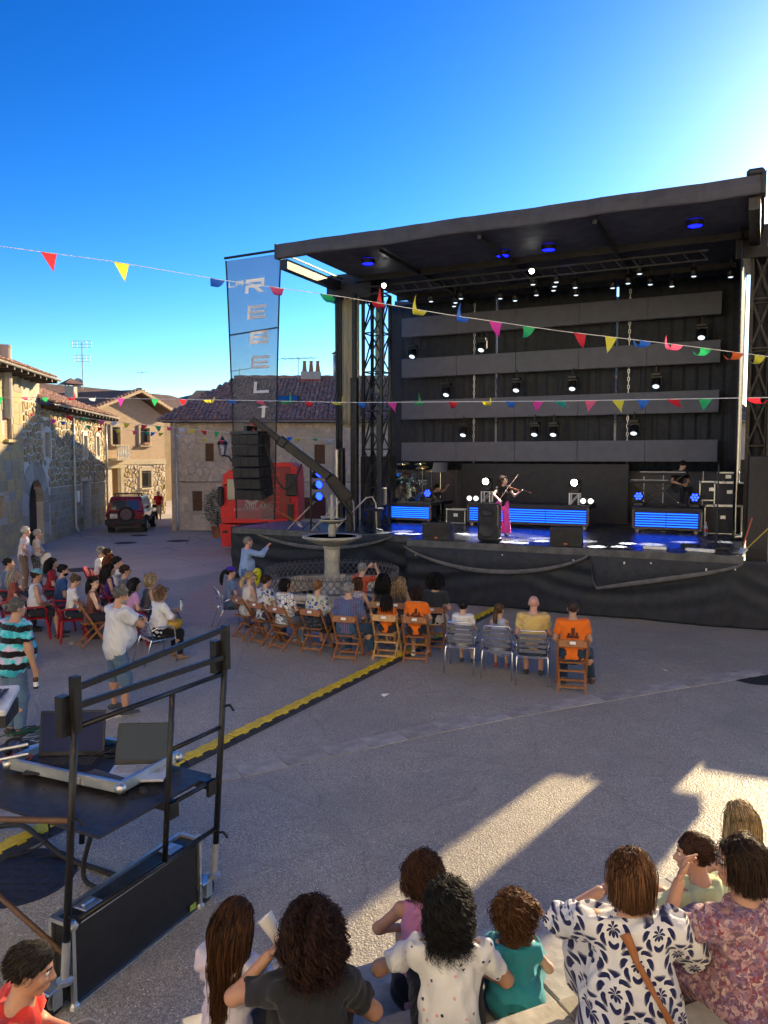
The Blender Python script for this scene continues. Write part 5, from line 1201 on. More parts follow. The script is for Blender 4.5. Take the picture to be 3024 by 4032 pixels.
# pedestals with bright moving heads on the long riser
for px, lab in ((486, 'behind the violinist'), (574.5, 'at the right end of the long riser')):
    u = SPX(px, 480, 4.75)[0]; t = thing('truss_pedestal', 'short white truss pedestal ' + lab, 'truss', S(u, 4.85, DZ + .70), STA)
    for x in (-.13, .13):
        for y in (-.13, .13): m = MB(); m.cyl((x, y, 0), (x, y, .34), .022, n=8); m.build('chord', M_WHITE, t)
    for y in (-.13, .13): m = MB(); bar(m, (-.13, y, .02), (.13, y, .32), .015); bar(m, (-.13, y, .32), (.13, y, .32), .02); m.build('lacing', M_WHITE, t)
    moving_head(S(u, 4.85, DZ + 1.05), STA, R(-85), 'bright moving head lamp on a white pedestal ' + lab, M_LENSW, up=True, group='lit moving heads on pedestals')
for px, lab in ((468.5, 'left of the violinist'), (589, 'past the right pedestal')):
    u = SPX(px, 500, 4.7)[0]; t = thing('twin_blinder', 'pair of round white lamps on the long riser ' + lab, 'stage lamp', S(u + (.15 if px < 500 else -.05), 4.7, DZ + .70), STA); m = MB(); m.box((0, 0, .12), (.40, .1, .2), bev=.02); m.build('housing', M_BLKM, t)
    for x in (-.105, .105): m = MB(); m.lathe([(0, .06), (.07, .055), (.09, .04)], 16, M=Matrix.Translation((x, -.0, .12)) @ RX); m.build('lamp', EMIT('soft_lamp', (1, .95, .9), 1.1), t)
# monitors and loudspeaker at the deck edge
def wedge(px, py, lab):
    g = G(px, py, DZ); u, n = UN(g); t = thing('floor_monitor', lab, 'monitor', S(u, max(n, .3), DZ), STA + R(6)); m = MB(); m.add([(x, y, z) for x in (-.36, .36) for y, z in ((-.02, 0), (.46, 0), (.40, .16), (.10, .44), (-.02, .42))], [(0, 1, 2, 3, 4), (9, 8, 7, 6, 5), (0, 5, 6, 1), (1, 6, 7, 2), (2, 7, 8, 3), (3, 8, 9, 4), (4, 9, 5, 0)]); m.build('cabinet', M_BLK, t)
    m = MB(); m.box((0, -.03, .21), (.66, .012, .36), bev=.004); m.build('grille', M_RUB, t); m = MB(); m.box((0, -.04, .05), (.08, .01, .03)); m.build('badge', P('orange_badge', (.6, .15, .04), .5), t)
wedge(430, 541, 'black floor monitor at the deck edge before the drum riser'); wedge(562, 547.5, 'black floor monitor at the deck edge right of centre')
g = G(484, 542.5, DZ); u, n = UN(g); pa = thing('loudspeaker', 'upright black two-way loudspeaker standing in front of the violinist', 'loudspeaker', S(u, .4, DZ), STA)
m = MB(); m.box((0, .16, .47), (.50, .40, .92), bev=.05); m.build('cabinet', M_RUB, pa); m = MB(); m.lathe([(.20, 0), (.215, .015), (.19, .02), (.12, -.02), (0, -.01)], 24, M=Matrix.Translation((0, -.045, .32)) @ RX); m.build('woofer', M_BLK, pa, smooth=True)
m = MB(); m.lathe([(.12, 0), (.13, .012), (.06, -.02), (0, -.03)], 20, M=Matrix.Translation((0, -.045, .72)) @ RX @ Matrix.Diagonal((1.35, .8, 1, 1))); m.build('horn', M_BLK, pa, smooth=True); m = MB(); m.box((0, -.05, .13), (.09, .012, .03)); m.build('badge', M_WHITE, pa)
# flight cases, keyboards and rack at the right, small clutter
def case(loc, d, lab, rz=STA, mat=M_BLK, cat='flight case', latch=True):
    t = thing('flight_case', lab, cat, loc, rz); m = MB(); m.box((0, 0, d[2] / 2), (d[0] - .02, d[1] - .02, d[2] - .02)); m.build('body', mat, t); e = .028
    for x in (-1, 1):
        for y in (-1, 1): m = MB(); m.box((x * d[0] / 2, y * d[1] / 2, d[2] / 2), (e, e, d[2])); m.build('edge', M_ALU, t)
        for z in (0, 1): m = MB(); m.box((x * d[0] / 2, 0, z * d[2]), (e, d[1], e)); m.build('edge', M_ALU, t)
    for y in (-1, 1):
        for z in (0, 1): m = MB(); m.box((0, y * d[1] / 2, z * d[2]), (d[0], e, e)); m.build('edge', M_ALU, t)
    for x in (-1, 1):
        for z in (0, 1): m = MB(); m.ball((x * d[0] / 2, -d[1] / 2, z * d[2]), .04, 8, 6); m.build('corner', M_ALU, t)
    if not latch: return t
    m = MB(); m.box((0, -d[1] / 2 - .012, d[2] * .6), (.14, .02, .1), bev=.006); m.build('latch', M_ALU, t); return t
ru = RU[5] + .15
case(S(ru + .35, 5.3, DZ), (.9, .6, .75), 'lower flight case of the stack at the right of the stage'); case(S(ru + .5, 5.25, DZ + .78), (.75, .55, .6), 'middle flight case with open drawers in the right stack'); case(S(ru + .05, 5.3, DZ + .9), (.6, .5, .5), 'flight case on the keyboard side of the right stack'); case(S(ru + .45, 5.3, DZ + 1.4), (.5, .4, .25), 'small case on top of the right stack')
case(S(RU[1] + .55, 5.4, DZ), (.62, .5, .42), 'low flight case right of the drum riser'); case(S(RU[0] - .9, 3.9, DZ), (1.0, .45, .16), 'flat case lying left of the drum riser')
M_KEYS = P('piano_keys', (.62, .62, .60), .4, vary=.05)
for (u, z, w, lab) in ((RU[4] + .7, RT + .95, 1.3, 'long keyboard on the upper tier at the right riser'), (RU[4] + .35, RT + .72, 1.1, 'second keyboard below the long one at the right riser')):
    t = thing('keyboard', lab, 'keyboard', S(u, 5.3, z), STA); m = MB(); m.box((0, 0, 0), (w, .3, .08), bev=.015); m.build('body', M_BLK, t); m = MB(); m.box((0, -.06, .045), (w * .92, .15, .02)); m.build('keys', M_KEYS, t); m = MB(); [bar(m, (s * w * .4, .05, -.05), (-s * w * .4, .05, DZ + .7 - z), .035) for s in (-1, 1)]; m.build('stand', M_BLKM, t)
bt_ = thing('water_bottle', 'tall clear bottle with red label at the right of the deck', 'bottle', S(RU[5] + .12, 4.3, DZ), STA); m = MB(); m.lathe([(.05, 0), (.052, .22), (.02, .30), (.018, .34)], 12); gl_ = NT('clear_plastic'); gl_.set(color=(.6, .68, .72), rough=.15, alpha=.5); m.build('body', gl_.m, bt_, smooth=True); m = MB(); m.lathe([(.054, .1), (.054, .18)], 12); m.build('wrapper', P('red_label', (.55, .05, .05), .5), bt_); m = MB(); m.cyl((0, 0, .34), (0, 0, .36), .02, n=10); m.build('cap', M_WHITE, bt_)
mp = thing('microphone_stand', 'thin microphone stand near the right end of the deck', 'microphone stand', S(-.55, 1.2, DZ), STA); m = MB(); m.cyl((0, 0, 0), (0, 0, 1.9), .018, n=7); m.build('pole', M_BLKM, mp)
for a in range(3): m = MB(); m.tube([(0, 0, .2), (.28 * math.cos(a * 2.1), .28 * math.sin(a * 2.1), .01)], .012, 5); m.build('leg', M_BLKM, mp)
for i, (px, py, w) in enumerate(((690, 547, .4), (655, 549.5, .5), (722, 550, .3), (700, 552, .6), (497, 541, .25), (735, 540, .35))):
    g = G(px, py, DZ); u, n = UN(g); t = thing('cable_box', ('low black cable box number %d' % i) if 0 else ['black cable box beside the right deck edge', 'long white power strip on the right deck edge', 'small black stage box near the straps', 'white multi-socket strip at the deck edge', 'small pedal box beside the loudspeaker', 'low box under the right flight cases'][i], 'stage box', S(u, max(n, .25), DZ), STA + R(i * 17 % 40 - 20)); m = MB(); m.box((0, 0, .04), (w, .13, .07), bev=.01); m.build('body', M_WHITE if i in (1, 3) else M_BLK, t); m = MB(); m.tube([(w / 2, 0, .02), (w / 2 + .2, .12, .015), (w / 2 + .35, -.1, .015), (w / 2 + .6, .1, .015)], .01, 5); m.build('cable', M_RUB, t)
# ================================================================== red lorry cab behind the side deck
M_RED = P('red_lorry_paint', (.60, .008, .018), .45, vary=.06); M_DRED = P('dark_red_panel', (.24, .012, .022), .4, vary=.1)
TY = 29.2; pA = AT(219, 549, TY); pB = AT(298, 549, TY); TX0 = pA.x; TLn = pB.x - pA.x
lorry = thing('lorry_cab', 'red lorry cab parked side-on behind the grey banner', 'lorry', (TX0, TY, 0))
def tpx(px, py): p = AT(px, py, TY); return p.x - TX0, p.z
# side profile (x to the rear, z up), pulled 2.3 m deep
prof = [tpx(*p) for p in ((222.5, 523), (220.5, 515), (221, 500), (222.3, 487), (223, 475), (229.5, 470), (236, 468.6), (241, 466.3), (268, 463.2), (289, 462.2), (296.5, 467), (298, 490), (298, 523))]
m = MB(); n = len(prof); vs = [(x, 0, z) for x, z in prof] + [(x, 2.35, z) for x, z in prof]; m.add(vs, [tuple(range(n)), tuple(range(2 * n - 1, n - 1, -1))] + [((i + 1) % n, i, n + i, n + (i + 1) % n) for i in range(n)]); body = m.build('cab_body', M_RED, lorry)
a, zt = tpx(227, 479); b, zb = tpx(237, 500); m = MB(); m.box(((a + b) / 2, -.01, (zt + zb) / 2), (b - a, .03, zt - zb), bev=.01); m.build('side_window', M_PANE, lorry)
m = MB(); a2, _ = tpx(225.5, 478); b2, zl = tpx(247, 522); m.box(((a2 + b2) / 2, -.012, (zt + .06 + zl) / 2), (b2 - a2, .012, zt + .06 - zl)); d_ = m.build('door', M_RED, lorry)
m = MB(); m.box((b2 - .12, -.035, 1.75), (.16, .03, .04)); m.build('handle', M_BLK, d_)
p0 = tpx(262, 464); p1 = tpx(291, 521); m = MB(); m.box(((p0[0] + p1[0]) / 2, -.02, (p0[1] + p1[1]) / 2), (p1[0] - p0[0], .05, p0[1] - p1[1] - .2), bev=.02); m.build('sleeper_panel', M_DRED, lorry)
for k in range(8): m = MB(); m.box(((p0[0] + p1[0]) / 2 - .12, -.05, p1[1] + .3 + k * .21), (p1[0] - p0[0] - .6, .02, .05)); m.build('louvre', M_RED, lorry)
q0 = tpx(286, 474); q1 = tpx(297, 496); m = MB(); m.box(((q0[0] + q1[0]) / 2, -.08, (q0[1] + q1[1]) / 2), (q1[0] - q0[0], .1, q0[1] - q1[1]), bev=.03); m.box(((q0[0] + q1[0]) / 2 - .05, -.06, 1.1), (.2, .1, 1.5)); m.build('air_intake', M_BLK, lorry)
c0 = tpx(218.5, 491); m = MB(); m.box((c0[0] + .12, -.18, c0[1] - .18), (.2, .26, .72), bev=.05); m.build('mirror', M_BLK, lorry); m = MB(); bar(m, (c0[0] + .25, -.1, c0[1] + .22), (c0[0] + .35, .05, c0[1] + .25), .04); m.build('mirror_arm', M_BLK, lorry)
m = MB(); w0 = tpx(219.5, 525); w1 = tpx(262, 549); m.add([(w0[0], -.03, w0[1] + .05), (w1[0], -.03, w0[1] - .05), (w1[0], -.03, w0[1] - .35), (w0[0] + .75, -.03, w0[1] - .4), (w0[0] + .55, -.03, .25), (w0[0] + .1, -.03, .22)] + [(x, 2.2, z) for x, z in ((w0[0], w0[1] + .05), (w1[0], w0[1] - .05), (w1[0], w0[1] - .35), (w0[0] + .75, w0[1] - .4), (w0[0] + .55, .25), (w0[0] + .1, .22))], [(5, 4, 3, 2, 1, 0), (0, 1, 7, 6), (1, 2, 8, 7), (2, 3, 9, 8), (3, 4, 10, 9), (4, 5, 11, 10), (5, 0, 6, 11)]); m.build('bumper', M_RED, lorry)
m = MB(); m.box((w0[0] + .22, -.05, w0[1] - .25), (.2, .03, .09)); m.build('side_lamp', M_BLK, lorry); m = MB(); m.box((w0[0] + .9, -.05, w0[1] - .06), (.75, .04, .07)); m.build('step_plate', M_ALU, lorry)
for x in (1.15, 2.75):
    t_ = MB(); t_.cyl((x, .0, .5), (x, .3, .5), .5, n=24); w_ = t_.build('wheel', M_RUB, lorry); r_ = MB(); r_.cyl((x, -.02, .5), (x, .05, .5), .28, n=18); r_.build('rim', M_ALU, w_)
m = MB(); m.box((2.2, 1.2, .75), (3.2, 1.0, .5)); m.build('chassis', M_BLK, lorry)
M_LOGO = P('pale_lettering', (.78, .72, .70), .5, vary=.02)
for s_, px, py, sz in (('AN', 249, 506.5, .30), ('ILLÁN', 259.5, 506.5, .30), ('ESPECTÁCULOS', 246.5, 509.8, .13)):
    x, z = tpx(px, py); o = link('lettering', text_me('lettering', s_, sz, M_LOGO), lorry, loc=(x, -.045, z), rot=(math.pi / 2, 0, 0))
x, z = tpx(252, 499.5); m = MB()
for a0, a1, r0, r1 in ((3.3, 6.1, .18, .30), (3.5, 4.5, .06, .13), (5.0, 6.0, .06, .13)):
    A_ = np.linspace(a0, a1, 10); m.add([(x + r0 * math.cos(t), -.05, z + .1 + r0 * math.sin(t)) for t in A_] + [(x + r1 * math.cos(t), -.05, z + .1 + r1 * math.sin(t)) for t in A_], [(i, i + 1, 11 + i, 10 + i) for i in range(9)])
m.build('emblem', M_LOGO, lorry)

# ================================================================== dark red off-road car from behind
M_CAR = P('dark_red_car_paint', (.24, .022, .03), .25, vary=.1, coat=.5); M_BUMP = P('grey_black_bumper', (.035, .037, .042), .6)
cg = G(124.5, 533.6); car = thing('parked_car', 'dark red off-road car with spare wheel on its back door', 'car', (cg.x, cg.y + .15, 0), R(8.4))
# local: x right, y forward, rear at y = 0
Wc = .88
def loft(prof, name, mat, par):            # prof: list of (y, z, halfwidth)
    m = MB(); n = len(prof); vs = [(-w, y, z) for y, z, w in prof] + [(w, y, z) for y, z, w in prof]
    m.add(vs, [tuple(range(n)), tuple(range(2 * n - 1, n - 1, -1))] + [((i + 1) % n, i, n + i, n + (i + 1) % n) for i in range(n)]); o = m.build(name, mat, par); bv = o.modifiers.new('b', 'BEVEL'); bv.width = .04; bv.segments = 2; return o
loft([(.02, .55, Wc), (0, .95, Wc), (.05, 1.06, Wc), (2.6, 1.06, Wc), (4.3, 1.0, Wc * .94), (4.45, .6, Wc * .94), (4.3, .42, Wc * .9), (.15, .42, Wc * .95)], 'body', M_CAR, car)
loft([(.05, 1.06, Wc * .98), (.22, 1.62, Wc * .84), (.35, 1.74, Wc * .80), (2.0, 1.76, Wc * .80), (2.25, 1.70, Wc * .82), (2.75, 1.06, Wc * .95)], 'cabin', M_CAR, car)
def slab(name, pts, mat, par, th=.012):
    m = MB(); m.add(pts, [tuple(range(len(pts)))]); o = m.build(name, mat, par); o.modifiers.new('t', 'SOLIDIFY').thickness = th; return o
slab('rear_window', [(-.66, .055, 1.13), (.66, .055, 1.13), (.58, .195, 1.57), (-.58, .195, 1.57)], M_PANE, car)
for s in (-1, 1):
    slab('side_window', [(s * .835, .35, 1.14), (s * .835, 1.0, 1.14), (s * .745, 1.0, 1.62), (s * .745, .45, 1.62)], M_PANE, car); slab('side_window', [(s * .835, 1.08, 1.14), (s * .835, 1.85, 1.14), (s * .745, 1.8, 1.62), (s * .745, 1.08, 1.62)], M_PANE, car)
    slab('side_window', [(s * .835, 1.93, 1.14), (s * .845, 2.5, 1.14), (s * .755, 2.2, 1.60), (s * .745, 1.93, 1.62)], M_PANE, car)
    m = MB(); m.box((s * (Wc + .005), 2.2, .66), (.03, 3.0, .09), bev=.01); m.build('side_moulding', M_BUMP, car); m = MB(); m.box((s * (Wc + .005), 1.5, .98), (.015, 2.4, .025)); m.build('trim_strip', M_ALU, car)
    m = MB(); m.box((s * (Wc - .06), -.02, .86), (.15, .06, .20), bev=.02); m.build('tail_lamp', P('red_lamp', (.30, .02, .025), .2), car)
    m = MB(); m.box((s * (Wc + .14), 2.42, 1.15), (.22, .12, .17), bev=.05); m.build('wing_mirror', M_BUMP, car)
    for y in (.75, 3.45):
        t_ = MB(); t_.cyl((s * (Wc - .22), y, .36), (s * (Wc + .02), y, .36), .36, n=24); w_ = t_.build('wheel', M_RUB, car); r_ = MB(); r_.cyl((s * Wc, y, .36), (s * (Wc + .03), y, .36), .2, n=16); r_.build('rim', M_ALU, w_)
        ar_ = MB(); ar_.tube([(s * (Wc + .02), y + .45 * math.cos(a), .36 + .45 * math.sin(a)) for a in np.linspace(0, math.pi, 10)], .05, 6); ar_.build('wheel_arch', M_BUMP, car)
    m = MB(); m.box((s * .55, -.13, .45), (.22, .02, .07)); m.build('fog_lamp', P('red_lamp', (.30, .02, .025), .2), car)
    m = MB(); m.box((s * (Wc - .12), .3, .2), (.2, .015, .3)); m.build('mud_flap', M_RUB, car)
m = MB(); m.box((0, -.05, .55), (1.82, .2, .26), bev=.04); m.build('rear_bumper', M_BUMP, car); m = MB(); m.box((0, .4, .38), (1.5, .9, .2)); m.build('underbody', M_BUMP, car)
m = MB(); m.cyl((.08, -.20, .92), (.08, .0, .92), .36, n=28); sw = m.build('spare_wheel', M_RUB, car); m = MB(); m.cyl((.08, -.215, .92), (.08, -.19, .92), .27, n=24); m.build('cover', P('worn_wheel_cover', (.14, .10, .11), .6), sw)
m = MB(); m.box((-.52, -.03, .85), (.5, .03, .3), bev=.02); m.build('plate_recess', M_BUMP, car); m = MB(); m.box((-.52, -.055, .83), (.34, .02, .22), bev=.008); pl = m.build('number_plate', M_WHITE, car)
link('characters', text_me('characters', '3161', .10, M_BLK), pl, loc=(-.52, -.07, .785), rot=(math.pi / 2, 0, 0))
for y in (.6, 1.5): m = MB(); m.box((0, y, 1.86), (1.35, .06, .035)); m.box((-.55, y, 1.80), (.05, .05, .1)); m.box((.55, y, 1.80), (.05, .05, .1)); m.build('roof_bar', M_BUMP, car)

# ================================================================== bunting
FCOL = {'r': (.75, .03, .05), 'y': (.78, .72, .06), 'b': (.04, .20, .72), 'm': (.85, .05, .42), 'g': (.03, .50, .16), 'o': (.85, .16, .03), 'w': (.62, .70, .80), 't': (.04, .45, .35), 'p': (.85, .12, .25)}
FM = {}
for k, c in FCOL.items():
    t = NT('flag_' + k); t.set(color=c, rough=.45); tr = t.n('BsdfTranslucent', i={'Color': (*c, 1)}); mx = t.n('MixShader', i={0: .45, 1: t.b.outputs[0], 2: tr.outputs[0]}); t.l(mx.outputs[0], t.out.inputs[0]); FM[k] = t.m
M_STR = P('white_string', (.75, .76, .78), .6, vary=.03)
def bunting(lab, pts, flags, w, h, r=.006):
    """pts: points along the string; flags: (fraction, colour, curl)"""
    o = thing('bunting', lab, 'bunting', pts[0]); q = [p - pts[0] for p in pts]; m = MB(); m.tube(q, r, 5); m.build('string', M_STR, o)
    L = [0]
    for a, b in zip(q, q[1:]): L.append(L[-1] + (b - a).length)
    def at(s):
        s *= L[-1]
        for i in range(len(q) - 1):
            if s <= L[i + 1] + 1e-6: f = (s - L[i]) / (L[i + 1] - L[i]); return q[i].lerp(q[i + 1], f), (q[i + 1] - q[i]).normalized()
        return q[-1], (q[-1] - q[-2]).normalized()
    for (s, c, curl) in flags:
        p, d = at(s); rr = random.Random(int(s * 9999)); tw = rr.uniform(-.5, .5); n = 6; vs = []; sd = Vector((-d.y, d.x, 0)).normalized()
        for j in range(n + 1):
            k = j / n; hw = w / 2 * (1 - k); ang = curl * (k ** 1.2) + tw * .3
            dn = Vector((0, 0, -1)) * math.cos(ang) + (sd * math.cos(tw) + d * math.sin(tw) * .8) * math.sin(ang)
            c0 = p + dn * (h * k) + d * (.25 * w * k * math.sin(tw * 3)); 
            for e in (-1, 0, 1): vs.append(c0 + d * (e * hw) + sd * (.06 * w * math.sin(k * 5 + e)))
        fs = [(j * 3 + e, (j + 1) * 3 + e, (j + 1) * 3 + e + 1, j * 3 + e + 1) for j in range(n) for e in range(2)]
        m = MB(); m.add(vs, fs); f_ = m.build('flag', FM[c], o, smooth=True)
def pxline(pl, Ya, Yb):
    x0, x1 = pl[0][0], pl[-1][0]; return [AT(x, y, Ya + (Yb - Ya) * (x - x0) / (x1 - x0)) for x, y in pl]
D = 2.1602
def fl(pts_px, items):                      # pixel x of each flag -> fraction of the string's pixel span
    x0, x1 = pts_px[0][0], pts_px[-1][0]; return [((x - x0) / (x1 - x0), c, k) for x, c, k in items]
l1 = [(-60, 240), (0, 246.3), (110, 261), (224.5, 280.5), (338, 296), (450, 315), (560, 331), (680, 345), (768, 356.5), (830, 366)]
b1_ = fl(l1, [(x / D, c, k) for x, c, k in ((-60, 'g', .3), (105, 'r', .1), (262, 'y', .15), (470, 'b', 1.9), (598, 'p', 1.8), (705, 'g', 1.5), (817, 'r', 2.9), (908, 'y', 2.8), (1000, 'b', 2.8), (1070, 'm', .5), (1143, 'g', 1.0), (1253, 'r', .5), (1320, 'y', .2), (1395, 'b', 2.0), (1463, 'p', 2.4), (1525, 'g', 1.6), (1595, 'o', 1.6), (1642, 'y', 1.3))])
# equal Y makes pixel fractions true along the string
def bunt2(lab, l, flags, Ya, Yb, w, h, r):
    n = 60; x0, x1 = l[0][0], l[-1][0]; ys = lambda x: np.interp(x, [p[0] for p in l], [p[1] for p in l]); pts = [AT(x0 + (x1 - x0) * i / n, float(ys(x0 + (x1 - x0) * i / n)), Ya + (Yb - Ya) * i / n) for i in range(n + 1)]
    Ls = np.concatenate([[0], np.cumsum([(b - a).length for a, b in zip(pts, pts[1:])])]); fr = [(float(np.interp(s * n, range(n + 1), Ls) / Ls[-1]), c, k) for s, c, k in flags]
    bunting(lab, pts, fr, w, h, r)
bunt2('string of large coloured pennants crossing high in front of the banner and stage', l1, b1_, 9.4, 11.2, .185, .225, .0045)
l2 = [(-30, 397), (60, 397.5), (228, 400), (350, 402.5), (420, 402), (560, 401), (768, 397.5), (820, 396)]
fx = [(0, 'g', .4), (24, 'p', 1.6), (45, 'g', 1.4), (70, 'r', 2.6), (92, 'w', 1.9), (121, 'm', .5), (155, 'g', .8), (183, 'r', 1.2), (207, 'y', 1.9), (231, 'b', 1.6), (260, 'p', 1.6), (284, 'g', 2.6), (309, 'r', 1.3), (336, 'y', 2.2), (362, 'b', 1.2), (392, 'm', .3), (419, 'g', 2.7), (453.6, 'r', 1.2), (487, 'y', 2.0), (511, 'b', 1.2), (538, 'm', .6), (560, 't', 1.0), (590.8, 'p', .15), (618, 'y', .15), (643.8, 'b', .9), (673.5, 'r', .8), (705.6, 'g', .6), (753, 'r', 1.3), (790, 'g', .8)]
bunt2('long string of coloured pennants across the square at gutter height', l2, fl(l2, fx), 25.5, 13.4, .26, .27, .008)
l3 = [(69, 415.5), (100, 420), (140, 424.6), (180, 428), (216, 431.4), (260, 435), (340, 440)]
fx = [(x * .1378, c, k) for x, c, k in ((500, 'r', .8), (612, 'g', 1.9), (738, 'p', .6), (830, 'w', 1.2), (920, 'y', .9), (1047, 'r', 1.0), (1148, 'g', .7), (1232, 'p', 1.3), (1320, 'w', 1.0), (1398, 'y', .8), (1478, 'r', .8), (1575, 'g', .4))] + [(232, 'r', 1), (280, 'm', 2), (290, 'b', 1), (298, 'y', .8), (315, 'g', 1.8), (330, 'w', 1)]
bunt2('string of small pennants from the left house to the house behind the stage', l3, fl(l3, fx), 31.5, 36.2, .27, .30, .009)
l4 = [(0, 411.5), (30, 413), (60, 421), (110, 429), (165, 433), (215, 440), (300, 446)]
fx = [(9, 'b', 1.4), (21, 'y', 1), (31, 'r', .9), (46, 'w', 1.2), (54, 'm', .7), (63, 'b', 1), (88, 'g', .7), (100, 'r', 1), (118, 'y', 1), (135, 'p', .8), (147, 'g', .9), (153, 'b', .8), (161, 'y', 1), (178, 'w', 1), (205, 'y', 1), (222, 'r', 1), (270, 'r', 1)]
bunt2('faint lower string of tiny pennants in front of the lane', l4, fl(l4, fx), 30, 36.0, .22, .24, .006)
# ================================================================== chairs (origin on the ground, facing +y)
M_BEECH = P('brown_beech', (.30, .125, .045), .5, vary=.2, nscale=14); M_BEECHL = P('light_beech', (.50, .30, .13), .5, vary=.2, nscale=14)
M_REDP = P('red_plastic', (.30, .008, .018), .35, vary=.05); M_CHAL = P('polished_aluminium', (.72, .73, .75), .2, 1.0, vary=.06)
def wood_chair(mat):
    t = thing('folding_chair', 'x', 'chair')
    for s in (-1, 1):
        m = MB(); bar(m, (s * .20, -.26, .0), (s * .20, .20, .45), .03); bar(m, (s * .20, .20, .45), (s * .20, .215, .47), .028); m.build('leg', mat, t)
        m = MB(); bar(m, (s * .225, .24, 0), (s * .225, -.02, .44), .034); bar(m, (s * .225, -.02, .44), (s * .225, -.25, .84), .034); m.build('leg', mat, t)
    for y in (-.17, -.07, .03, .13): m = MB(); m.box((0, y, .452), (.38, .09, .02), bev=.006); m.build('seat_slat', mat, t)
    m = MB(); m.box((0, -.225, .76), (.43, .022, .12), rot=Matrix.Rotation(R(-25), 3, 'X'), bev=.01); b = m.build('backrest', mat, t)
    m = MB(); m.box((0, -.255, .775), (.09, .006, .045), rot=Matrix.Rotation(R(-25), 3, 'X')); m.build('sticker', M_WHITE, b)
    for (y, z, w) in ((-.19, .07, .37), (.20, .07, .43), (-.10, .30, .40)): m = MB(); m.box((0, y, z), (w, .022, .032)); m.build('stretcher', mat, t)
    return t
def alu_chair():
    t = thing('terrace_chair', 'x', 'chair')
    for s in (-1, 1):
        m = MB(); m.tube([(s * .25, -.36, 0), (s * .245, -.22, .42), (s * .235, -.20, .48)], .0125, 7); m.build('leg', M_CHAL, t, smooth=True)
        m = MB(); m.tube([(s * .265, .24, 0), (s * .265, .22, .40), (s * .265, .20, .60), (s * .265, .14, .655), (s * .262, -.10, .66), (s * .25, -.21, .60)], .0125, 7); m.build('armrest', M_CHAL, t, smooth=True)
    m = MB(); m.tube([(-.215, -.17, .46), (-.215, -.30, .84), (-.19, -.315, .875), (.19, -.315, .875), (.215, -.30, .84), (.215, -.17, .46)], .0125, 7); m.build('back_frame', M_CHAL, t, smooth=True)
    m = MB(); m.tube([(-.25, -.21, .42), (.25, -.21, .42), (.255, .22, .43), (-.255, .22, .43)], .0115, 7, closed=True); m.build('seat_frame', M_CHAL, t)
    for k in range(4): z = .53 + k * .088; m = MB(); m.box((0, -.195 - (z - .46) * .34, z), (.42, .008, .062), rot=Matrix.Rotation(R(18), 3, 'X')); m.build('back_slat', M_CHAL, t)
    for k in range(5): m = MB(); m.box((0, -.16 + k * .085, .438), (.50, .07, .008)); m.build('seat_slat', M_CHAL, t)
    return t
def plastic_chair():
    t = thing('plastic_chair', 'x', 'chair')
    for sx in (-1, 1):
        for sy in (-1, 1): m = MB(); m.cyl((sx * .25, sy * .26 - .0, 0), (sx * .215, sy * .2, .43), .024, .036, n=8); m.build('leg', M_REDP, t)
    m = MB(); m.box((0, 0, .43), (.46, .44, .03), bev=.015); m.build('seat', M_REDP, t)
    vs = []; nx, nz = 8, 6
    for j in range(nz + 1):
        for i in range(nx + 1): a = (i / nx - .5) * 2; k = j / nz; vs.append((a * (.22 + .02 * k - .05 * max(0, k - .7)), -.21 - .15 * k - .03 * (1 - a * a), .44 + .42 * k - .04 * a * a * k))
    fs = [(j * (nx + 1) + i, j * (nx + 1) + i + 1, (j + 1) * (nx + 1) + i + 1, (j + 1) * (nx + 1) + i) for j in range(nz) for i in range(nx)]
    m = MB(); m.add(vs, fs); o = m.build('backrest', M_REDP, t, smooth=True); o.modifiers.new('t', 'SOLIDIFY').thickness = .02
    for s in (-1, 1): m = MB(); m.tube([(s * .235, .2, .42), (s * .255, .2, .62), (s * .26, .14, .66), (s * .255, -.15, .665), (s * .23, -.26, .64)], .022, 6); m.build('armrest', M_REDP, t, smooth=True)
    return t
CH_PROTO = {'wood': wood_chair(M_BEECH), 'light': wood_chair(M_BEECHL), 'alu': alu_chair(), 'red': plastic_chair()}
CH_USED = set()
CH_GRP = {'wood': 'wooden folding chairs in the audience', 'light': 'wooden folding chairs in the audience', 'alu': 'aluminium terrace chairs in the audience', 'red': 'red plastic chairs in the left audience'}
CH_NAME = {'wood': 'brown wooden folding chair', 'light': 'light wooden folding chair', 'alu': 'shiny aluminium terrace chair', 'red': 'dark red plastic armchair'}
def put_chair(kind, loc, az, who):
    p = CH_PROTO[kind]
    if kind not in CH_USED: o = p; CH_USED.add(kind)
    else: o = copy_tree(p)
    o.location = loc; o.rotation_euler = (0, 0, -az); tag(o, CH_NAME[kind] + ' ' + who, 'chair', CH_GRP[kind]); return o
# ================================================================== cable ramp across the square
M_YEL = P('yellow_ramp_lid', (.80, .56, .02), .55, vary=.15, nscale=12, bump=.5, bscale=90); M_RAMP = P('black_ramp_rubber', (.035, .036, .04), .75, vary=.3, bump=.4)
ra, rb_ = G(-30, 868), G(492, 611.5); d = (rb_ - ra); Lr = d.length; d.normalize(); sd_ = Vector((-d.y, d.x, 0)); nseg = int(Lr / .88)
ramp = thing('cable_ramp', 'long yellow and black cable ramp lying diagonally across the square', 'cable ramp', ra, math.atan2(d.y, d.x))
m = MB(); L = .875
prof = [(-.16, .004), (-.072, .046), (.072, .046), (.16, .004)]
m.add([(x, y, z) for x in (0, L) for y, z in prof], [(0, 1, 5, 4), (1, 2, 6, 5), (2, 3, 7, 6), (0, 3, 2, 1), (4, 5, 6, 7)]); seg_me = m.me('ramp_section', M_RAMP)
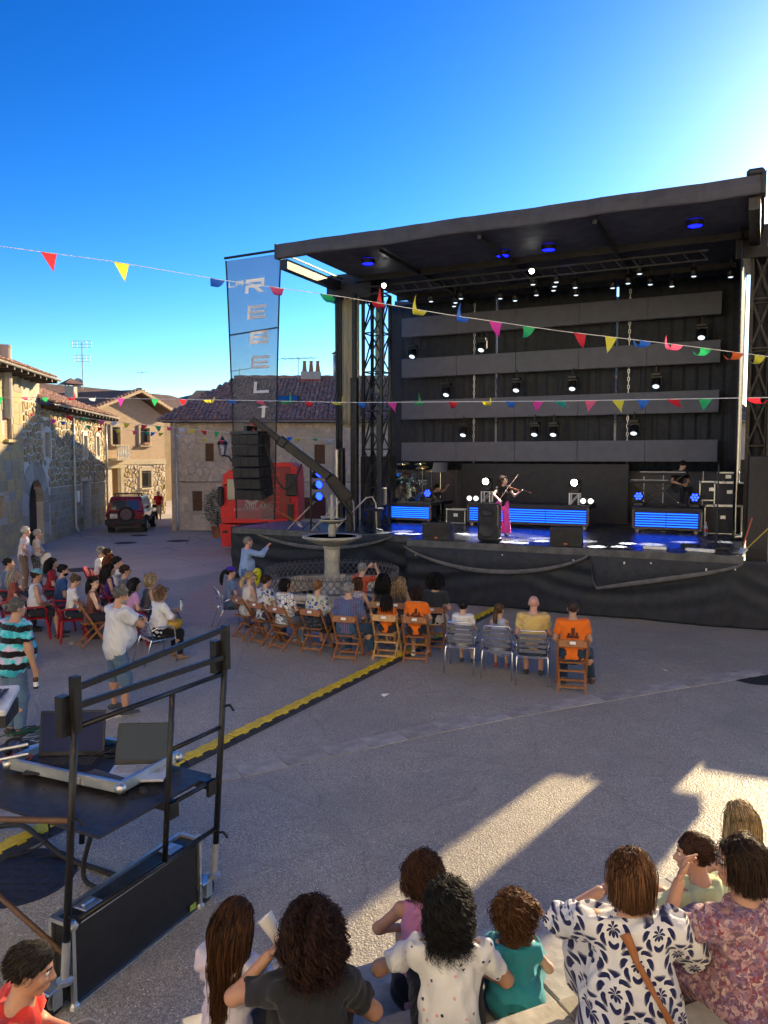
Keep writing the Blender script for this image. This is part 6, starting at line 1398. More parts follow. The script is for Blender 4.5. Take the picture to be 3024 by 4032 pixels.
m = MB(); m.add([(x, y, z) for x in (.012, L - .012) for y, z in ((-.075, .048), (-.067, .056), (.067, .056), (.075, .048))], [(0, 1, 5, 4), (1, 2, 6, 5), (2, 3, 7, 6), (0, 3, 2, 1), (4, 5, 6, 7)])
for x in (.2, .45, .7): m.box((x, -.083, .046), (.09, .03, .012)); m.box((x, .083, .046), (.09, .03, .012))
lid_me = m.me('lid', M_YEL)
for i in range(nseg + 1):
    o = link('ramp_section', seg_me, ramp, loc=(i * Lr / (nseg + .7), 0, random.uniform(0, .003))); link('lid', lid_me, o)
# ================================================================== rolling scaffold frame used as mixing place
def mat_worn():
    t = NT('worn_black_steel'); v = t.obj(); n_ = t.noise(t.obj((6, 6, 1.2)), 3.2, 6, .7)
    f = t.ramp(n_, [(.63, (0, 0, 0)), (.68, (1, 1, 1))]); t.set(color=t.mix(f, (.018, .018, .02), (.20, .10, .045)), rough=t.ramp(n_, [(.5, (.32,) * 3), (.65, (.7,) * 3)]), metal=.45, spec=.5); t.bump(n_, .2, .004); return t.m
M_WORN = mat_worn()
BL, BR = G(64, 1012), G(213, 900); TL, TR = None, None
LEAN = Vector((.135, .02, 0))
def post(base, z, f=1.0): return base + LEAN * (z / 2.2) + Vector((0, 0, z))
sc = thing('scaffold_frame', 'worn black steel rolling scaffold frame round the mixing desk', 'scaffold', BL)
def o2(v): return Vector(v) - BL
def tubeb(name, pts, r, parent=sc, mat=M_WORN, n=10): m = MB(); m.tube([o2(p) for p in pts], r, n); return m.build(name, mat, parent, smooth=True)
tubeb('post', [post(BL, .30), post(BL, 2.05)], .025); tubeb('post', [post(BR, .30), post(BR, 2.12)], .025)
for b, z0 in ((BL, 2.0), (BR, 2.05)): m = MB(); q = (BR - BL).normalized(); m.box(o2(post(b, z0 + .04)), (.058, .058, .36), rot=rotz(math.atan2(q.y, q.x)), bev=.004); m.build('post_sleeve', M_BLKM, sc); m = MB(); m.box(o2(post(b, z0 - .03)) - Vector((.07, .02, 0)), (.07, .06, .26), rot=rotz(math.atan2(q.y, q.x))); m.build('clamp_plate', M_BLKM, sc)
def rail(zl, zr, r=.018, f0=0.0, f1=1.0, nm='rail', flat=False):
    def P_(f): b = BL.lerp(BR, f); return post(b, zl + (zr - zl) * f)
    if flat:
        m = MB(); a, b = o2(P_(f0)), o2(P_(f1)); dd = b - a; m.box((a + b) / 2, (.034, .044, dd.length), rot=dd.to_track_quat('Z', 'Y').to_matrix(), bev=.006); return m.build(nm, M_WORN, sc)
    return tubeb(nm, [P_(f0), P_(f1)], r)
def zat(px, py, Y): return AT(px, py, Y).z
rail(zat(79, 689, BL.y), zat(228, 628.6, BR.y), flat=True); rail(zat(78, 707.4, BL.y), zat(227, 657, BR.y), flat=True); rail(zat(75, 729, BL.y), zat(226, 673.7, BR.y), .019)
fm = .60; zm = lambda px, py: AT(px, py, BL.lerp(BR, fm).y).z
ztop = zat(75, 729, BL.y) + (zat(226, 673.7, BR.y) - zat(75, 729, BL.y)) * fm; zb_l, zb_r = zat(72, 928, BL.y), zat(219, 828, BR.y)
bm = BL.lerp(BR, fm); tubeb('post', [post(bm, zb_l + (zb_r - zb_l) * fm), post(bm, ztop)], .022)
rail(zb_l, zb_r, .02); z1r = zat(222.8, 727, BR.y); z2r = zat(219.7, 778, BR.y); rail(z1r, z1r, .018, fm, 1); rail(z2r, z2r, .018, fm, 1)
# second frame at the far side and diagonal braces
perp = Vector((-(BR - BL).y, (BR - BL).x, 0)).normalized(); OFF = perp * 1.55
for b in (BL + OFF, BR + OFF): tubeb('post', [post(b, .1), post(b, 1.05)], .028)
tubeb('brace', [post(BL, 1.28), BL + OFF * .95 + Vector((-.25, .1, .92))], .022, mat=P('rusty_tube', (.12, .07, .045), .6, .3)); tubeb('brace', [post(BL, .38), BL + perp * .9 + Vector((-.45, .35, .75))], .020, mat=P('rusty_tube', (.12, .07, .045), .6, .3))
for b in (BL, BR):
    m = MB(); e = o2(b); m.cyl(e + Vector((.01, 0, .2)), e + Vector((.03, 0, .48)), .027, n=12); m.build('caster_stem', M_PIPE, sc); m = MB(); m.lathe([(.05, .20), (.052, .225), (.03, .24)], 16, c=e + Vector((.012, 0, 0))); m.build('caster_collar', P('zinc_blue', (.50, .54, .57), .42, .9), sc)
    q = rotz(R(62)); m = MB(); m.box(e + Vector((-.05, -.03, .19)), (.16, .10, .02), rot=q, bev=.006); [m.box(e + Vector((-.06, -.02, .13)) + q @ Vector((0, s * .045, 0)), (.07, .008, .15), rot=q) for s in (-1, 1)]; m.build('caster_fork', P('zinc_blue', (.50, .54, .57), .42, .9), sc)
    c = e + Vector((-.07, -.02, .10)); ax = q @ Vector((0, 1, 0)); m = MB(); m.cyl(c - ax * .025, c + ax * .025, .10, n=24); w = m.build('caster_wheel', M_RUB, sc); m = MB(); m.cyl(c - ax * .03, c + ax * .03, .055, n=18); m.build('hub', M_ALU, w)
for (f, z) in ((1, 1.62), (1, .58), (0, 1.30), (0, .66)):
    b = BL.lerp(BR, f); m = MB(); e = o2(post(b, z)); m.tube([e + Vector((.02, -.03, 0)), e + Vector((.07, -.06, .02)), e + Vector((.10, -.05, -.03))], .011, 6); m.build('locking_pin', M_WORN, sc)
# ------------------------------------------------------------------ desk board, case tray, laptops
ZD = z2r + .02; M_BOARD = P('dark_desk_board', (.028, .026, .028), .45, vary=.15)
def D_(px, py, z=None): return G(px, py, ZD if z is None else z)
c1, c2 = D_(147, 805.7), D_(206.7, 772.8); c3 = c2 + (D_(10, 690) - D_(147, 805.7)) * 0 + OFF * .95; 
ed = (c2 - c1); ed.z = 0; Ld = ed.length; ed.normalize(); pd = Vector((-ed.y, ed.x, 0))
desk = thing('desk_board', 'dark board laid on the scaffold rails as a desk', 'desk', c1, math.atan2(ed.y, ed.x))
m = MB(); m.box((Ld / 2 - .25, 1.0, -.012), (Ld + .5, 2.1, .022), bev=.004); m.build('board', M_BOARD, desk)
for f in (.2, .85): m = MB(); m.box((Ld * f, -.06, -.03), (.09, .16, .06)); m.box((Ld * f, -.13, -.06), (.09, .03, .12)); m.build('hook_bracket', M_BLKM, desk)
k1, k2, k3 = D_(121, 795, ZD + .02), D_(177.6, 763, ZD + .02), D_(10.7, 769, ZD + .02)
ke = (k2 - k1); Lk = ke.length; ke.normalize(); kw = (k3 - k1); Lw = kw.length; kw.normalize(); ka = math.atan2(ke.y, ke.x)
tray = thing('case_tray', 'aluminium-edged flight case lid used as a tray for the laptops', 'flight case', k1, ka)
ks = 1 if (-ke.y * kw.x + ke.x * kw.y) > 0 else -1; WL = Lw
m = MB(); m.box((Lk / 2, ks * WL / 2, .02), (Lk, WL, .03)); m.build('floor', M_BLK, tray)
for (cx, cy, dx, dy) in ((Lk / 2, 0, Lk, .025), (Lk / 2, ks * WL, Lk, .025), (0, ks * WL / 2, .025, WL), (Lk, ks * WL / 2, .025, WL)):
    m = MB(); m.box((cx, cy, .05), (dx, dy, .075), bev=.006); m.box((cx, cy, .094), (dx + .012 * (dx < .1), dy + .012 * (dy < .1), .018), bev=.004); m.build('edge', M_ALU, tray)
for x in (0, Lk):
    for y in (0, ks * WL): m = MB(); m.ball((x, y, .05), .045, 10, 8); m.build('corner', M_ALU, tray, smooth=True)
m = MB(); m.box((-.02, ks * WL * .38, .05), (.03, .12, .06), bev=.01); m.build('latch', M_PIPE, tray)
def on_tray(px, py, h=.04): return G(px, py, ZD + h)
def screen_mat(name, col, streak):
    t = NT(name); v = t.obj(); w = t.n('TexWave', wave_type='BANDS', bands_direction='Y', i={'Vector': v, 'Scale': 16, 'Distortion': 1.5}).outputs[1]
    t.set(color=(.012, .012, .015), rough=.5, spec=.12, emit=t.mix(t.ramp(w, [(.55, (0, 0, 0)), (.8, (1, 1, 1))]), col, streak), estr=.25); return t.m
def keys(m, x0, x1, y0, y1, z, nx, ny, mi=0):
    for i in range(nx):
        for j in range(ny): m.box((x0 + (x1 - x0) * (i + .5) / nx, y0 + (y1 - y0) * (j + .5) / ny, z), ((x1 - x0) / nx * .8, abs(y1 - y0) / ny * .78, .006))
def laptop(front, back, lab, w, dp, hh, base_mat, scr, ang=105):
    """front, back: middle of the front and hinge edges"""
    dr = (back - front); dr.z = 0; dr.normalize(); az = math.atan2(dr.y, dr.x) - math.pi / 2
    t = thing('laptop', lab, 'laptop', front, az); m = MB(); m.box((0, dp / 2, .011), (w, dp, .022), bev=.006); b = m.build('base', base_mat, t)
    m = MB(); keys(m, -w * .43, w * .43, dp * .42, dp * .9, .024, 14, 5); tag(m.build('keys', P('grey_keys', (.40, .41, .44), .5) if base_mat != M_BLK else P('black_keys', (.05, .05, .055), .5), b), kind='stuff')
    m = MB(); m.box((0, dp * .2, .0225), (w * .3, dp * .26, .002)); m.build('touchpad', base_mat, b)
    Q = Matrix.Translation((0, dp, .02)) @ Matrix.Rotation(R(ang - 90), 4, 'X').inverted(); m = MB(); m.box((0, 0, hh / 2), (w, .012, hh), bev=.004); o = m.build('lid', M_BLK, t); o.matrix_basis = Q
    m = MB(); m.box((0, -.0075, hh / 2 + .01), (w * .93, .002, hh * .86)); m.build('screen', scr, o); return t
laptop(on_tray(133, 783), on_tray(157, 744.5) if 0 else on_tray(147, 760), 'open silver laptop at the front right of the case tray', .46, .32, .33, P('silver_laptop', (.62, .64, .68), .4, .3, vary=.04), screen_mat('laptop_screen_stripes', (.003, .004, .006), (.05, .06, .07)), 118)
laptop(on_tray(57, 775), on_tray(80, 748), 'open black laptop with dark blue screen at the left of the tray', .54, .35, .37, M_BLK, screen_mat('laptop_screen_blue', (.004, .01, .05), (.006, .014, .06)), 104)
kb = thing('computer_keyboard', 'black computer keyboard lying before the silver laptop', 'keyboard', on_tray(104, 781), 0); a_, b_ = on_tray(80, 775), on_tray(132, 781); kv = on_tray(131, 787) - on_tray(83, 772); kb.rotation_euler = (0, 0, math.atan2(kv.y, kv.x)); kb.location = on_tray(106, 780)
m = MB(); m.box((0, 0, .012), (.42, .15, .02), bev=.006); m.build('body', M_BLK, kb); m = MB(); keys(m, -.2, .2, -.065, .065, .024, 20, 6); tag(m.build('keys', P('dark_grey_keys', (.09, .095, .105), .5), kb), kind='stuff')
mo = thing('computer_mouse', 'black computer mouse on a small dark pad at the desk edge', 'mouse', D_(143, 792), R(30)); m = MB(); m.box((0, 0, .003), (.22, .18, .004)); m.build('pad', P('mouse_pad', (.02, .02, .022), .9), mo); m = MB(); m.ball((0, 0, .012), .055, 14, 10, sc=(.6, 1.0, .45)); m.build('shell', M_RUB, mo, smooth=True)
pp_ = thing('paper_sheet', 'white paper lying beside the black laptop', 'paper', on_tray(37, 753), R(40)); m = MB(); m.add([(-.105, -.15, .01), (.105, -.15, .012), (.105, 0, .02), (.105, .15, .03), (-.105, .15, .02), (-.105, 0, .012)], [(0, 1, 2, 5), (5, 2, 3, 4)]); m.build('sheet', M_WHITE, pp_); m = MB(); [m.box((0, .1 - k * .03, .026 - k * .002), (.15, .006, .001)) for k in range(6)]; tag(m.build('print', P('grey_print', (.25, .25, .28), .6), pp_), kind='stuff')
hp = thing('headphones', 'dark headphones with red cable loops at the left of the desk', 'headphones', on_tray(14, 757), 0)
for x in (-.07, .07): m = MB(); m.lathe([(0, 0), (.045, .005), (.05, .03), (.03, .05), (0, .05)], 14, M=Matrix.Translation((x, 0, .05)) @ Matrix.Rotation(R(70), 4, 'Y')); m.build('ear_cup', M_BLK, hp, smooth=True)
m = MB(); m.tube([(.09 * math.cos(a), .02, .06 + .09 * math.sin(a)) for a in np.linspace(0, math.pi, 10)], .012, 6); m.build('band', M_RUB, hp); m = MB(); m.tube([(.12 * math.cos(a) + .06, .1 * math.sin(a) - .08, .02 + .01 * math.sin(3 * a)) for a in np.linspace(0, 9, 30)], .008, 5); m.build('cable', P('red_cable', (.5, .04, .04), .5), hp)
def cables(lab, px, py, n, mats, seed):
    t = thing('cable_tangle', lab, 'cables', on_tray(px, py), 0); r = random.Random(seed)
    for k in range(n):
        m = MB(); x, y = r.uniform(-.15, .15), r.uniform(-.1, .1); pts = []
        for i in range(16): a = i * .55 + k; pts.append((x + (.05 + .008 * i) * math.cos(a), y + (.05 + .006 * i) * math.sin(a * 1.1), .01 + .02 * r.random() + .006 * k))
        m.tube(pts, .006, 5); m.build('cable', mats[k % len(mats)], t, smooth=True)
cables('black cable loops between the two laptops', 112, 753, 7, [M_RUB], 4); cables('tangle of green and dark cables behind the paper', 32, 738, 8, [M_RUB, P('green_cable', (.03, .12, .06), .5), P('grey_cable', (.3, .3, .32), .5)], 9)
mx = thing('mixing_console', 'pale mixing console corner at the left edge behind the desk', 'mixing console', AT(-26, 706, 5.9), R(12)); m = MB(); m.box((-.05, .1, 0), (.62, .45, .05), rot=Matrix.Rotation(R(10), 3, 'X'), bev=.01); m.build('panel', P('pale_panel', (.58, .60, .63), .45), mx); m = MB(); keys(m, -.3, .2, -.1, .28, .05, 10, 4); tag(m.build('faders', M_BLK, mx), kind='stuff'); m = MB(); m.box((-.05, .1, -.1), (.6, .4, .12)); m.build('rack', M_BLK, mx)
for z in (-.5, -.42): m = MB(); m.cyl((-.45, -.1, z), (.34, .18, z + .02), .016, n=8); m.build('tray_edge', M_ALU, mx)
# flight case standing under the frame
f1, f2 = G(75, 1008), G(200.6, 907); fd = f2 - f1; fa = math.atan2(fd.y, fd.x); fl_ = fd.length
fc = case(f1 + fd / 2 + Vector((-fd.y, fd.x, 0)).normalized() * .1, (fl_, .19, .56), 'long black flight case with aluminium edges under the scaffold', fa, P('black_laminate', (.014, .014, .016), .45), latch=False)
for x in (-.36, .36): m = MB(); m.box((x * fl_ * .9, 0, .565), (.15, .12, .012), bev=.004); m.box((x * fl_ * .9, 0, .578), (.10, .03, .02), bev=.006); m.build('butterfly_latch', P('zinc_blue', (.50, .54, .57), .42, .9), fc)
m = MB(); m.box((fl_ / 2 - .09, -.1, .05), (.07, .004, .05)); m.build('badge', P('green_yellow_badge', (.30, .40, .06), .6), fc)
# loose cables on the ground and hanging from the desk
def ground_cable(lab, pts, r, mat=M_RUB):
    P_ = []; 
    for i in range(len(pts) - 1):
        p0, p1, p2, p3 = pts[max(0, i - 1)], pts[i], pts[i + 1], pts[min(len(pts) - 1, i + 2)]
        for k in range(8): t = k / 8; P_.append(.5 * ((2 * p1) + (p2 - p0) * t + (2 * p0 - 5 * p1 + 4 * p2 - p3) * t * t + (3 * p1 - p0 - 3 * p2 + p3) * t ** 3))
    P_.append(pts[-1]); m = MB(); m.tube([p - pts[0] for p in P_], r, 7); o = m.build('power_cable', mat, smooth=True, loc=pts[0]); tag(o, lab, 'cable')
ground_cable('thick black cable running over the ramp and under the desk', [G(-10, 828, .02), G(20, 825, .10), G(40, 838, .09), G(66, 858, .02), G(100, 870, .02), G(130, 880, .02), G(170, 885, .02)], .024)
ground_cable('black cable hanging from the desk to the flight case', [D_(96, 795), G(92, 830, .6), G(84, 862, .2), G(85, 880, .03), G(98, 888, .02), G(110, 886, .02)], .02)
ground_cable('thin cable hanging below the case tray', [D_(44, 790), G(47, 815, .55), G(49, 833, .2), G(40, 846, .06), G(15, 856, .02), G(-8, 858, .02)], .009)
# scraps of paper on the ground
for px, py, lab in ((662, 671, 'crumpled white paper scrap on the ground right of the chairs'), (385, 696, 'small white paper scrap near the slab strip')):
    m = MB(); r = random.Random(px); m.add([(r.uniform(-.1, .1), r.uniform(-.08, .08), r.uniform(.006, .05)) for _ in range(6)], [(0, 1, 2), (2, 3, 0), (3, 4, 5), (0, 3, 5)]); tag(m.build('paper_scrap', M_WHITE, loc=G(px, py)), lab, 'paper')
# ================================================================== people kit: smooth bodies from blended limbs
f32 = np.float32
def A3(v): return np.array(v, dtype=f32)
def nrm(v): v = np.asarray(v, dtype=f32); return v / (np.linalg.norm(v) + 1e-9)
def d_cap(p, a, b, r1, r2):
    ba = b - a; pa = p - a; h = np.clip((pa @ ba) / (ba @ ba + 1e-9), 0, 1); return np.linalg.norm(pa - h[:, None] * ba, axis=1) - (r1 + (r2 - r1) * h)
def d_ecap(p, a, b, r1, r2, f, flat):      # limb flattened along f
    k = 1 / flat - 1; q = p + ((p - a) @ f)[:, None] * (k * f); b2 = b + ((b - a) @ f) * k * f; return d_cap(q, a, b2, r1, r2) * (.5 + .5 * flat)
def d_ell(p, c, ax, r):
    q = ((p - c) @ ax.T) / r; k0 = np.linalg.norm(q, axis=1); k1 = np.linalg.norm(q / r, axis=1) + 1e-9; return k0 * (k0 - 1) / k1
def ev(pr, p):
    t = pr[0]
    if t == 'c': return d_cap(p, *pr[1:5])
    if t == 'e': return d_ecap(p, *pr[1:7])
    if t == 'l': return d_ell(p, *pr[1:4])
    if t == 'x':                            # limb cut off flat at its far end
        d = d_cap(p, *pr[1:5]); dr = nrm(pr[2] - pr[1]); return np.maximum(d, (p - pr[2]) @ dr)
def union(prims, p, k=.03):
    d = None
    for pr in prims:
        e = ev(pr, p)
        if d is None: d = e
        else: h = np.maximum(k - np.abs(d - e), 0) / k; d = np.minimum(d, e) - h * h * k * .25
    return d
def bounds(prims, pad):
    lo = np.full(3, 9.0); hi = -lo
    for pr in prims:
        if pr[0] == 'l': r = float(np.max(pr[3])); lo = np.minimum(lo, pr[1] - r); hi = np.maximum(hi, pr[1] + r)
        else:
            r = max(pr[3], pr[4])
            for e in (pr[1], pr[2]): lo = np.minimum(lo, e - r); hi = np.maximum(hi, e + r)
    return lo - pad, hi + pad
CORN = np.array([(i, j, k) for i in (0, 1) for j in (0, 1) for k in (0, 1)]); EDG = [(a, b) for a in range(8) for b in range(a + 1, 8) if np.abs(CORN[a] - CORN[b]).sum() == 1]
def snet(fn, lo, hi, h):
    n = np.maximum(np.ceil((hi - lo) / h).astype(int) + 1, 4); ax = [lo[i] + h * np.arange(n[i]) for i in range(3)]
    P_ = np.stack(np.meshgrid(*ax, indexing='ij'), -1).reshape(-1, 3).astype(f32); F = fn(P_).reshape(n); s = F < 0
    sg = [s[i:n[0] - 1 + i, j:n[1] - 1 + j, k:n[2] - 1 + k] for i, j, k in CORN]; cnt = sum(x.astype(np.int8) for x in sg); act = (cnt > 0) & (cnt < 8)
    idx = np.argwhere(act); 
    if len(idx) == 0: return np.zeros((0, 3), f32), np.zeros((0, 4), int)
    V = np.stack([F[idx[:, 0] + i, idx[:, 1] + j, idx[:, 2] + k] for i, j, k in CORN], 1); acc = np.zeros((len(idx), 3)); c = np.zeros(len(idx))
    for a, b in EDG:
        va, vb = V[:, a], V[:, b]; m = (va < 0) != (vb < 0); t = np.where(m, va / np.where(m, va - vb, 1), 0); acc += np.where(m[:, None], CORN[a] + t[:, None] * (CORN[b] - CORN[a]), 0); c += m
    verts = lo + h * (idx + acc / c[:, None]); vid = -np.ones(act.shape, int); vid[tuple(idx.T)] = np.arange(len(idx)); Q = []
    for d in range(3):
        o1, o2 = [(1, 2), (2, 0), (0, 1)][d]; sl0 = [slice(None)] * 3; sl1 = [slice(None)] * 3; sl0[d] = slice(0, -1); sl1[d] = slice(1, None)
        ch = s[tuple(sl0)] != s[tuple(sl1)]; e = np.argwhere(ch); ok = (e[:, o1] > 0) & (e[:, o2] > 0) & (e[:, o1] < n[o1] - 1) & (e[:, o2] < n[o2] - 1); e = e[ok]
        if len(e) == 0: continue
        def at(a, b): q = e.copy(); q[:, o1] -= a; q[:, o2] -= b; return vid[q[:, 0], q[:, 1], q[:, 2]]
        q = np.stack([at(1, 1), at(0, 1), at(0, 0), at(1, 0)], 1); fl = s[e[:, 0], e[:, 1], e[:, 2]]; q[~fl] = q[~fl][:, ::-1]; Q.append(q)
    return verts.astype(f32), np.concatenate(Q)
def two_bone(a, t, l1, l2, hint):
    a, t = A3(a), A3(t); d = t - a; L = np.linalg.norm(d); m = (l1 + l2) * .995
    if L > m: t = a + d / L * m; d = t - a; L = m
    x = (l1 * l1 - l2 * l2 + L * L) / (2 * L); h = math.sqrt(max(1e-6, l1 * l1 - x * x)); u = d / L; hv = A3(hint) - u * (A3(hint) @ u); return a + u * x + nrm(hv) * h, t
def mat_skin(c):
    k = ('skin', c)
    if k in MC: return MC[k]
    t = NT('skin'); v = t.obj(); n_ = t.noise(v, 14, 4); t.set(color=t.ramp(n_, [(.3, tuple(x * .86 for x in c)), (.7, c)]), rough=.5, spec=.35); t.b.inputs['Subsurface Weight'].default_value = .08; t.b.inputs['Subsurface Radius'].default_value = (.02, .008, .005); t.bump(t.noise(v, 220, 2), .08, .002); MC[k] = t.m; return t.m
def mat_hair(c, tip=None):
    k = ('hair', c, tip)
    if k in MC: return MC[k]
    t = NT('hair'); a = t.n('Attribute', attribute_name='tone'); tip = tip or tuple(min(1, x * 2.1 + .01) for x in c); fac = a.outputs['Fac']
    t.set(color=t.mix(fac, tuple(x * .55 for x in c), tip), rough=.62, spec=.2); t.bump(t.noise(t.obj((60, 60, 8)), 4, 3), .35, .006); t.b.inputs['Anisotropic'].default_value = .5; MC[k] = t.m; return t.m
def fabric(name, col_fn, wrinkle=.35):
    """col_fn(t, v) -> colour socket or tuple"""
    if name in MC: return MC[name]
    t = NT(name); v = t.obj(); c = col_fn(t, v); sh = t.noise(v, 5, 4)
    if isinstance(c, tuple): c = t.mix(.0, c, c)
    t.set(color=t.mix(.18, c, t.ramp(sh, [(.3, (.35, .35, .35)), (.7, (1, 1, 1))]), 'MULTIPLY'), rough=.85, spec=.2, sheen=.15)
    w = t.math('ADD', t.noise(t.obj((1, 1, .45)), 11, 3, .5), t.math('MULTIPLY', t.noise(v, 420, 2), .06)); t.bump(w, wrinkle * 1.5, .045); MC[name] = t.m; return t.m
def plain(c): return fabric('cloth_%d_%d_%d' % tuple(int(x * 999) for x in c), lambda t, v: c)
def mesh_multi(name, parts, mats, parent):
    """parts: list of (V, F(quads or tris array), material index)"""
    Vs, Fs, mi, b = [], [], [], 0
    for V, F, m in parts:
        if len(V) == 0: continue
        F = np.asarray(F)
        if F.shape[1] == 3: F = np.concatenate([F, F[:, 2:]], 1)
        Vs.append(V); Fs.append(F + b); mi += [m] * len(F); b += len(V)
    V = np.concatenate(Vs); F = np.concatenate(Fs)
    tri = F[:, 2] == F[:, 3]
    if tri.any(): return link(name, mesh_np(name, V, [tuple(f[:3]) if t else tuple(f) for f, t in zip(F.tolist(), tri)], mats, mi, True), parent)
    return link(name, mesh_np(name, V, F, mats, mi, True), parent)
def mb_part(m, mi=0):
    F = [f for f in m.f]; V = np.array(m.v, f32); q = []
    for f in F:
        if len(f) == 4: q.append(f)
        elif len(f) == 3: q.append((f[0], f[1], f[2], f[2]))
        else: q += [(f[0], f[i], f[i + 1], f[i + 1]) for i in range(1, len(f) - 1)]
    return V, np.array(q), mi
def hand_part(w, d, pn, side, curl, s, h, spread=.0, point=None):
    """w wrist, d finger direction, pn palm normal, side +1 thumb towards d x pn"""
    d = nrm(d); pn = nrm(pn - d * (pn @ d)); sd = np.cross(d, pn) * side; pr = [('e', w - d * .02 * s, w + d * .035 * s, .026 * s, .034 * s, pn, .5), ('e', w + d * .035 * s, w + d * .085 * s, .036 * s, .040 * s, pn, .36)]
    for i, (L, o) in enumerate(((.070, .029), (.080, .010), (.074, -.010), (.056, -.028))):
        b = w + d * (.086 - .006 * abs(i - 1)) * s + sd * o * s; c = curl * (1 + .12 * i); dd = nrm(d + sd * spread * (1.2 - .8 * i)); a1 = c * .55; a2 = c * 1.35
        e1 = b + (dd * math.cos(a1) + pn * math.sin(a1)) * L * .52 * s; e2 = e1 + (dd * math.cos(a2) + pn * math.sin(a2)) * L * .48 * s; pr += [('c', b, e1, .0098 * s, .0088 * s), ('c', e1, e2, .0088 * s, .0072 * s)]
    b = w + d * .028 * s + sd * .032 * s; e1 = b + nrm(d * .65 + sd * .75 + pn * .25) * .042 * s; e2 = e1 + nrm(d * .9 + sd * (.35 - .3 * curl) + pn * .35 * curl) * .034 * s; pr += [('c', b, e1, .014 * s, .0115 * s), ('c', e1, e2, .0115 * s, .009 * s)]
    lo, hi = bounds(pr, h * 2); V, F = snet(lambda p: union(pr, p, .009), lo, hi, h); return V, F
def strands(roots, dirs, L, steps, sdf, off, curl=0.0, cfreq=60.0, grav=1.0, seed=0, stiff=.55):
    r = np.random.default_rng(seed); n = len(roots); pos = roots.copy(); dr = dirs.copy(); st = (L / steps)[:, None]; P_ = [pos.copy()]
    for k in range(steps):
        g = np.array([0, 0, -1], f32); dr = dr * stiff + g * (1 - stiff) * grav; dr /= np.linalg.norm(dr, axis=1)[:, None] + 1e-9; pos = pos + dr * st
        for _ in range(2):
            d = sdf(pos); m = d < off
            if m.any():
                q = pos[m]; e = .004; gr = np.stack([sdf(q + A3((e, 0, 0))) - sdf(q - A3((e, 0, 0))), sdf(q + A3((0, e, 0))) - sdf(q - A3((0, e, 0))), sdf(q + A3((0, 0, e))) - sdf(q - A3((0, 0, e)))], 1); gr /= np.linalg.norm(gr, axis=1)[:, None] + 1e-9; pos[m] = q + gr * (off[m] - d[m])[:, None]
        P_.append(pos.copy())
    P_ = np.stack(P_, 1)
    if curl > 0:
        ph = r.uniform(0, 6.28, n)[:, None]; fr = r.uniform(.7, 1.3, n)[:, None] * cfreq; s = np.linspace(0, 1, steps + 1)[None] * L[:, None]; am = curl * np.minimum(1, s / .03) * r.uniform(.5, 1.4, n)[:, None]
        P_[..., 0] += am * np.cos(fr * s + ph); P_[..., 1] += am * np.sin(fr * s + ph); P_[..., 2] += am * .4 * np.sin(fr * s * .7 + ph)
    return P_
def strand_mesh(P_, rad, seed=0):
    n, m, _ = P_.shape; r = np.random.default_rng(seed); t = np.gradient(P_, axis=1); t /= np.linalg.norm(t, axis=2)[..., None] + 1e-9; ref = np.where(np.abs(t[..., 2:3]) < .8, np.array([0, 0, 1.0]), np.array([1.0, 0, 0])); X = np.cross(t, ref); X /= np.linalg.norm(X, axis=2)[..., None] + 1e-9; Y = np.cross(t, X)
    k = np.linspace(0, 1, m); prof = (np.minimum(1, .45 + k * 4) * (1 - .8 * k ** 2.2))[None, :, None] * (rad * r.uniform(.6, 1.3, n))[:, None, None]; V = np.stack([P_ + (X * math.cos(a) + Y * math.sin(a)) * prof for a in (0, 2.094, 4.189)], 2).reshape(-1, 3)
    b = (np.arange(n)[:, None] * m + np.arange(m - 1)[None])[..., None] * 3; q = []
    for i in range(3): j = (i + 1) % 3; q.append(np.concatenate([b + i, b + j, b + 3 + j, b + 3 + i], -1).reshape(-1, 4))
    tone = np.repeat(r.uniform(0, 1, n) ** 1.8, m * 3); return V.astype(f32), np.concatenate(q), tone
PEOPLE = 0
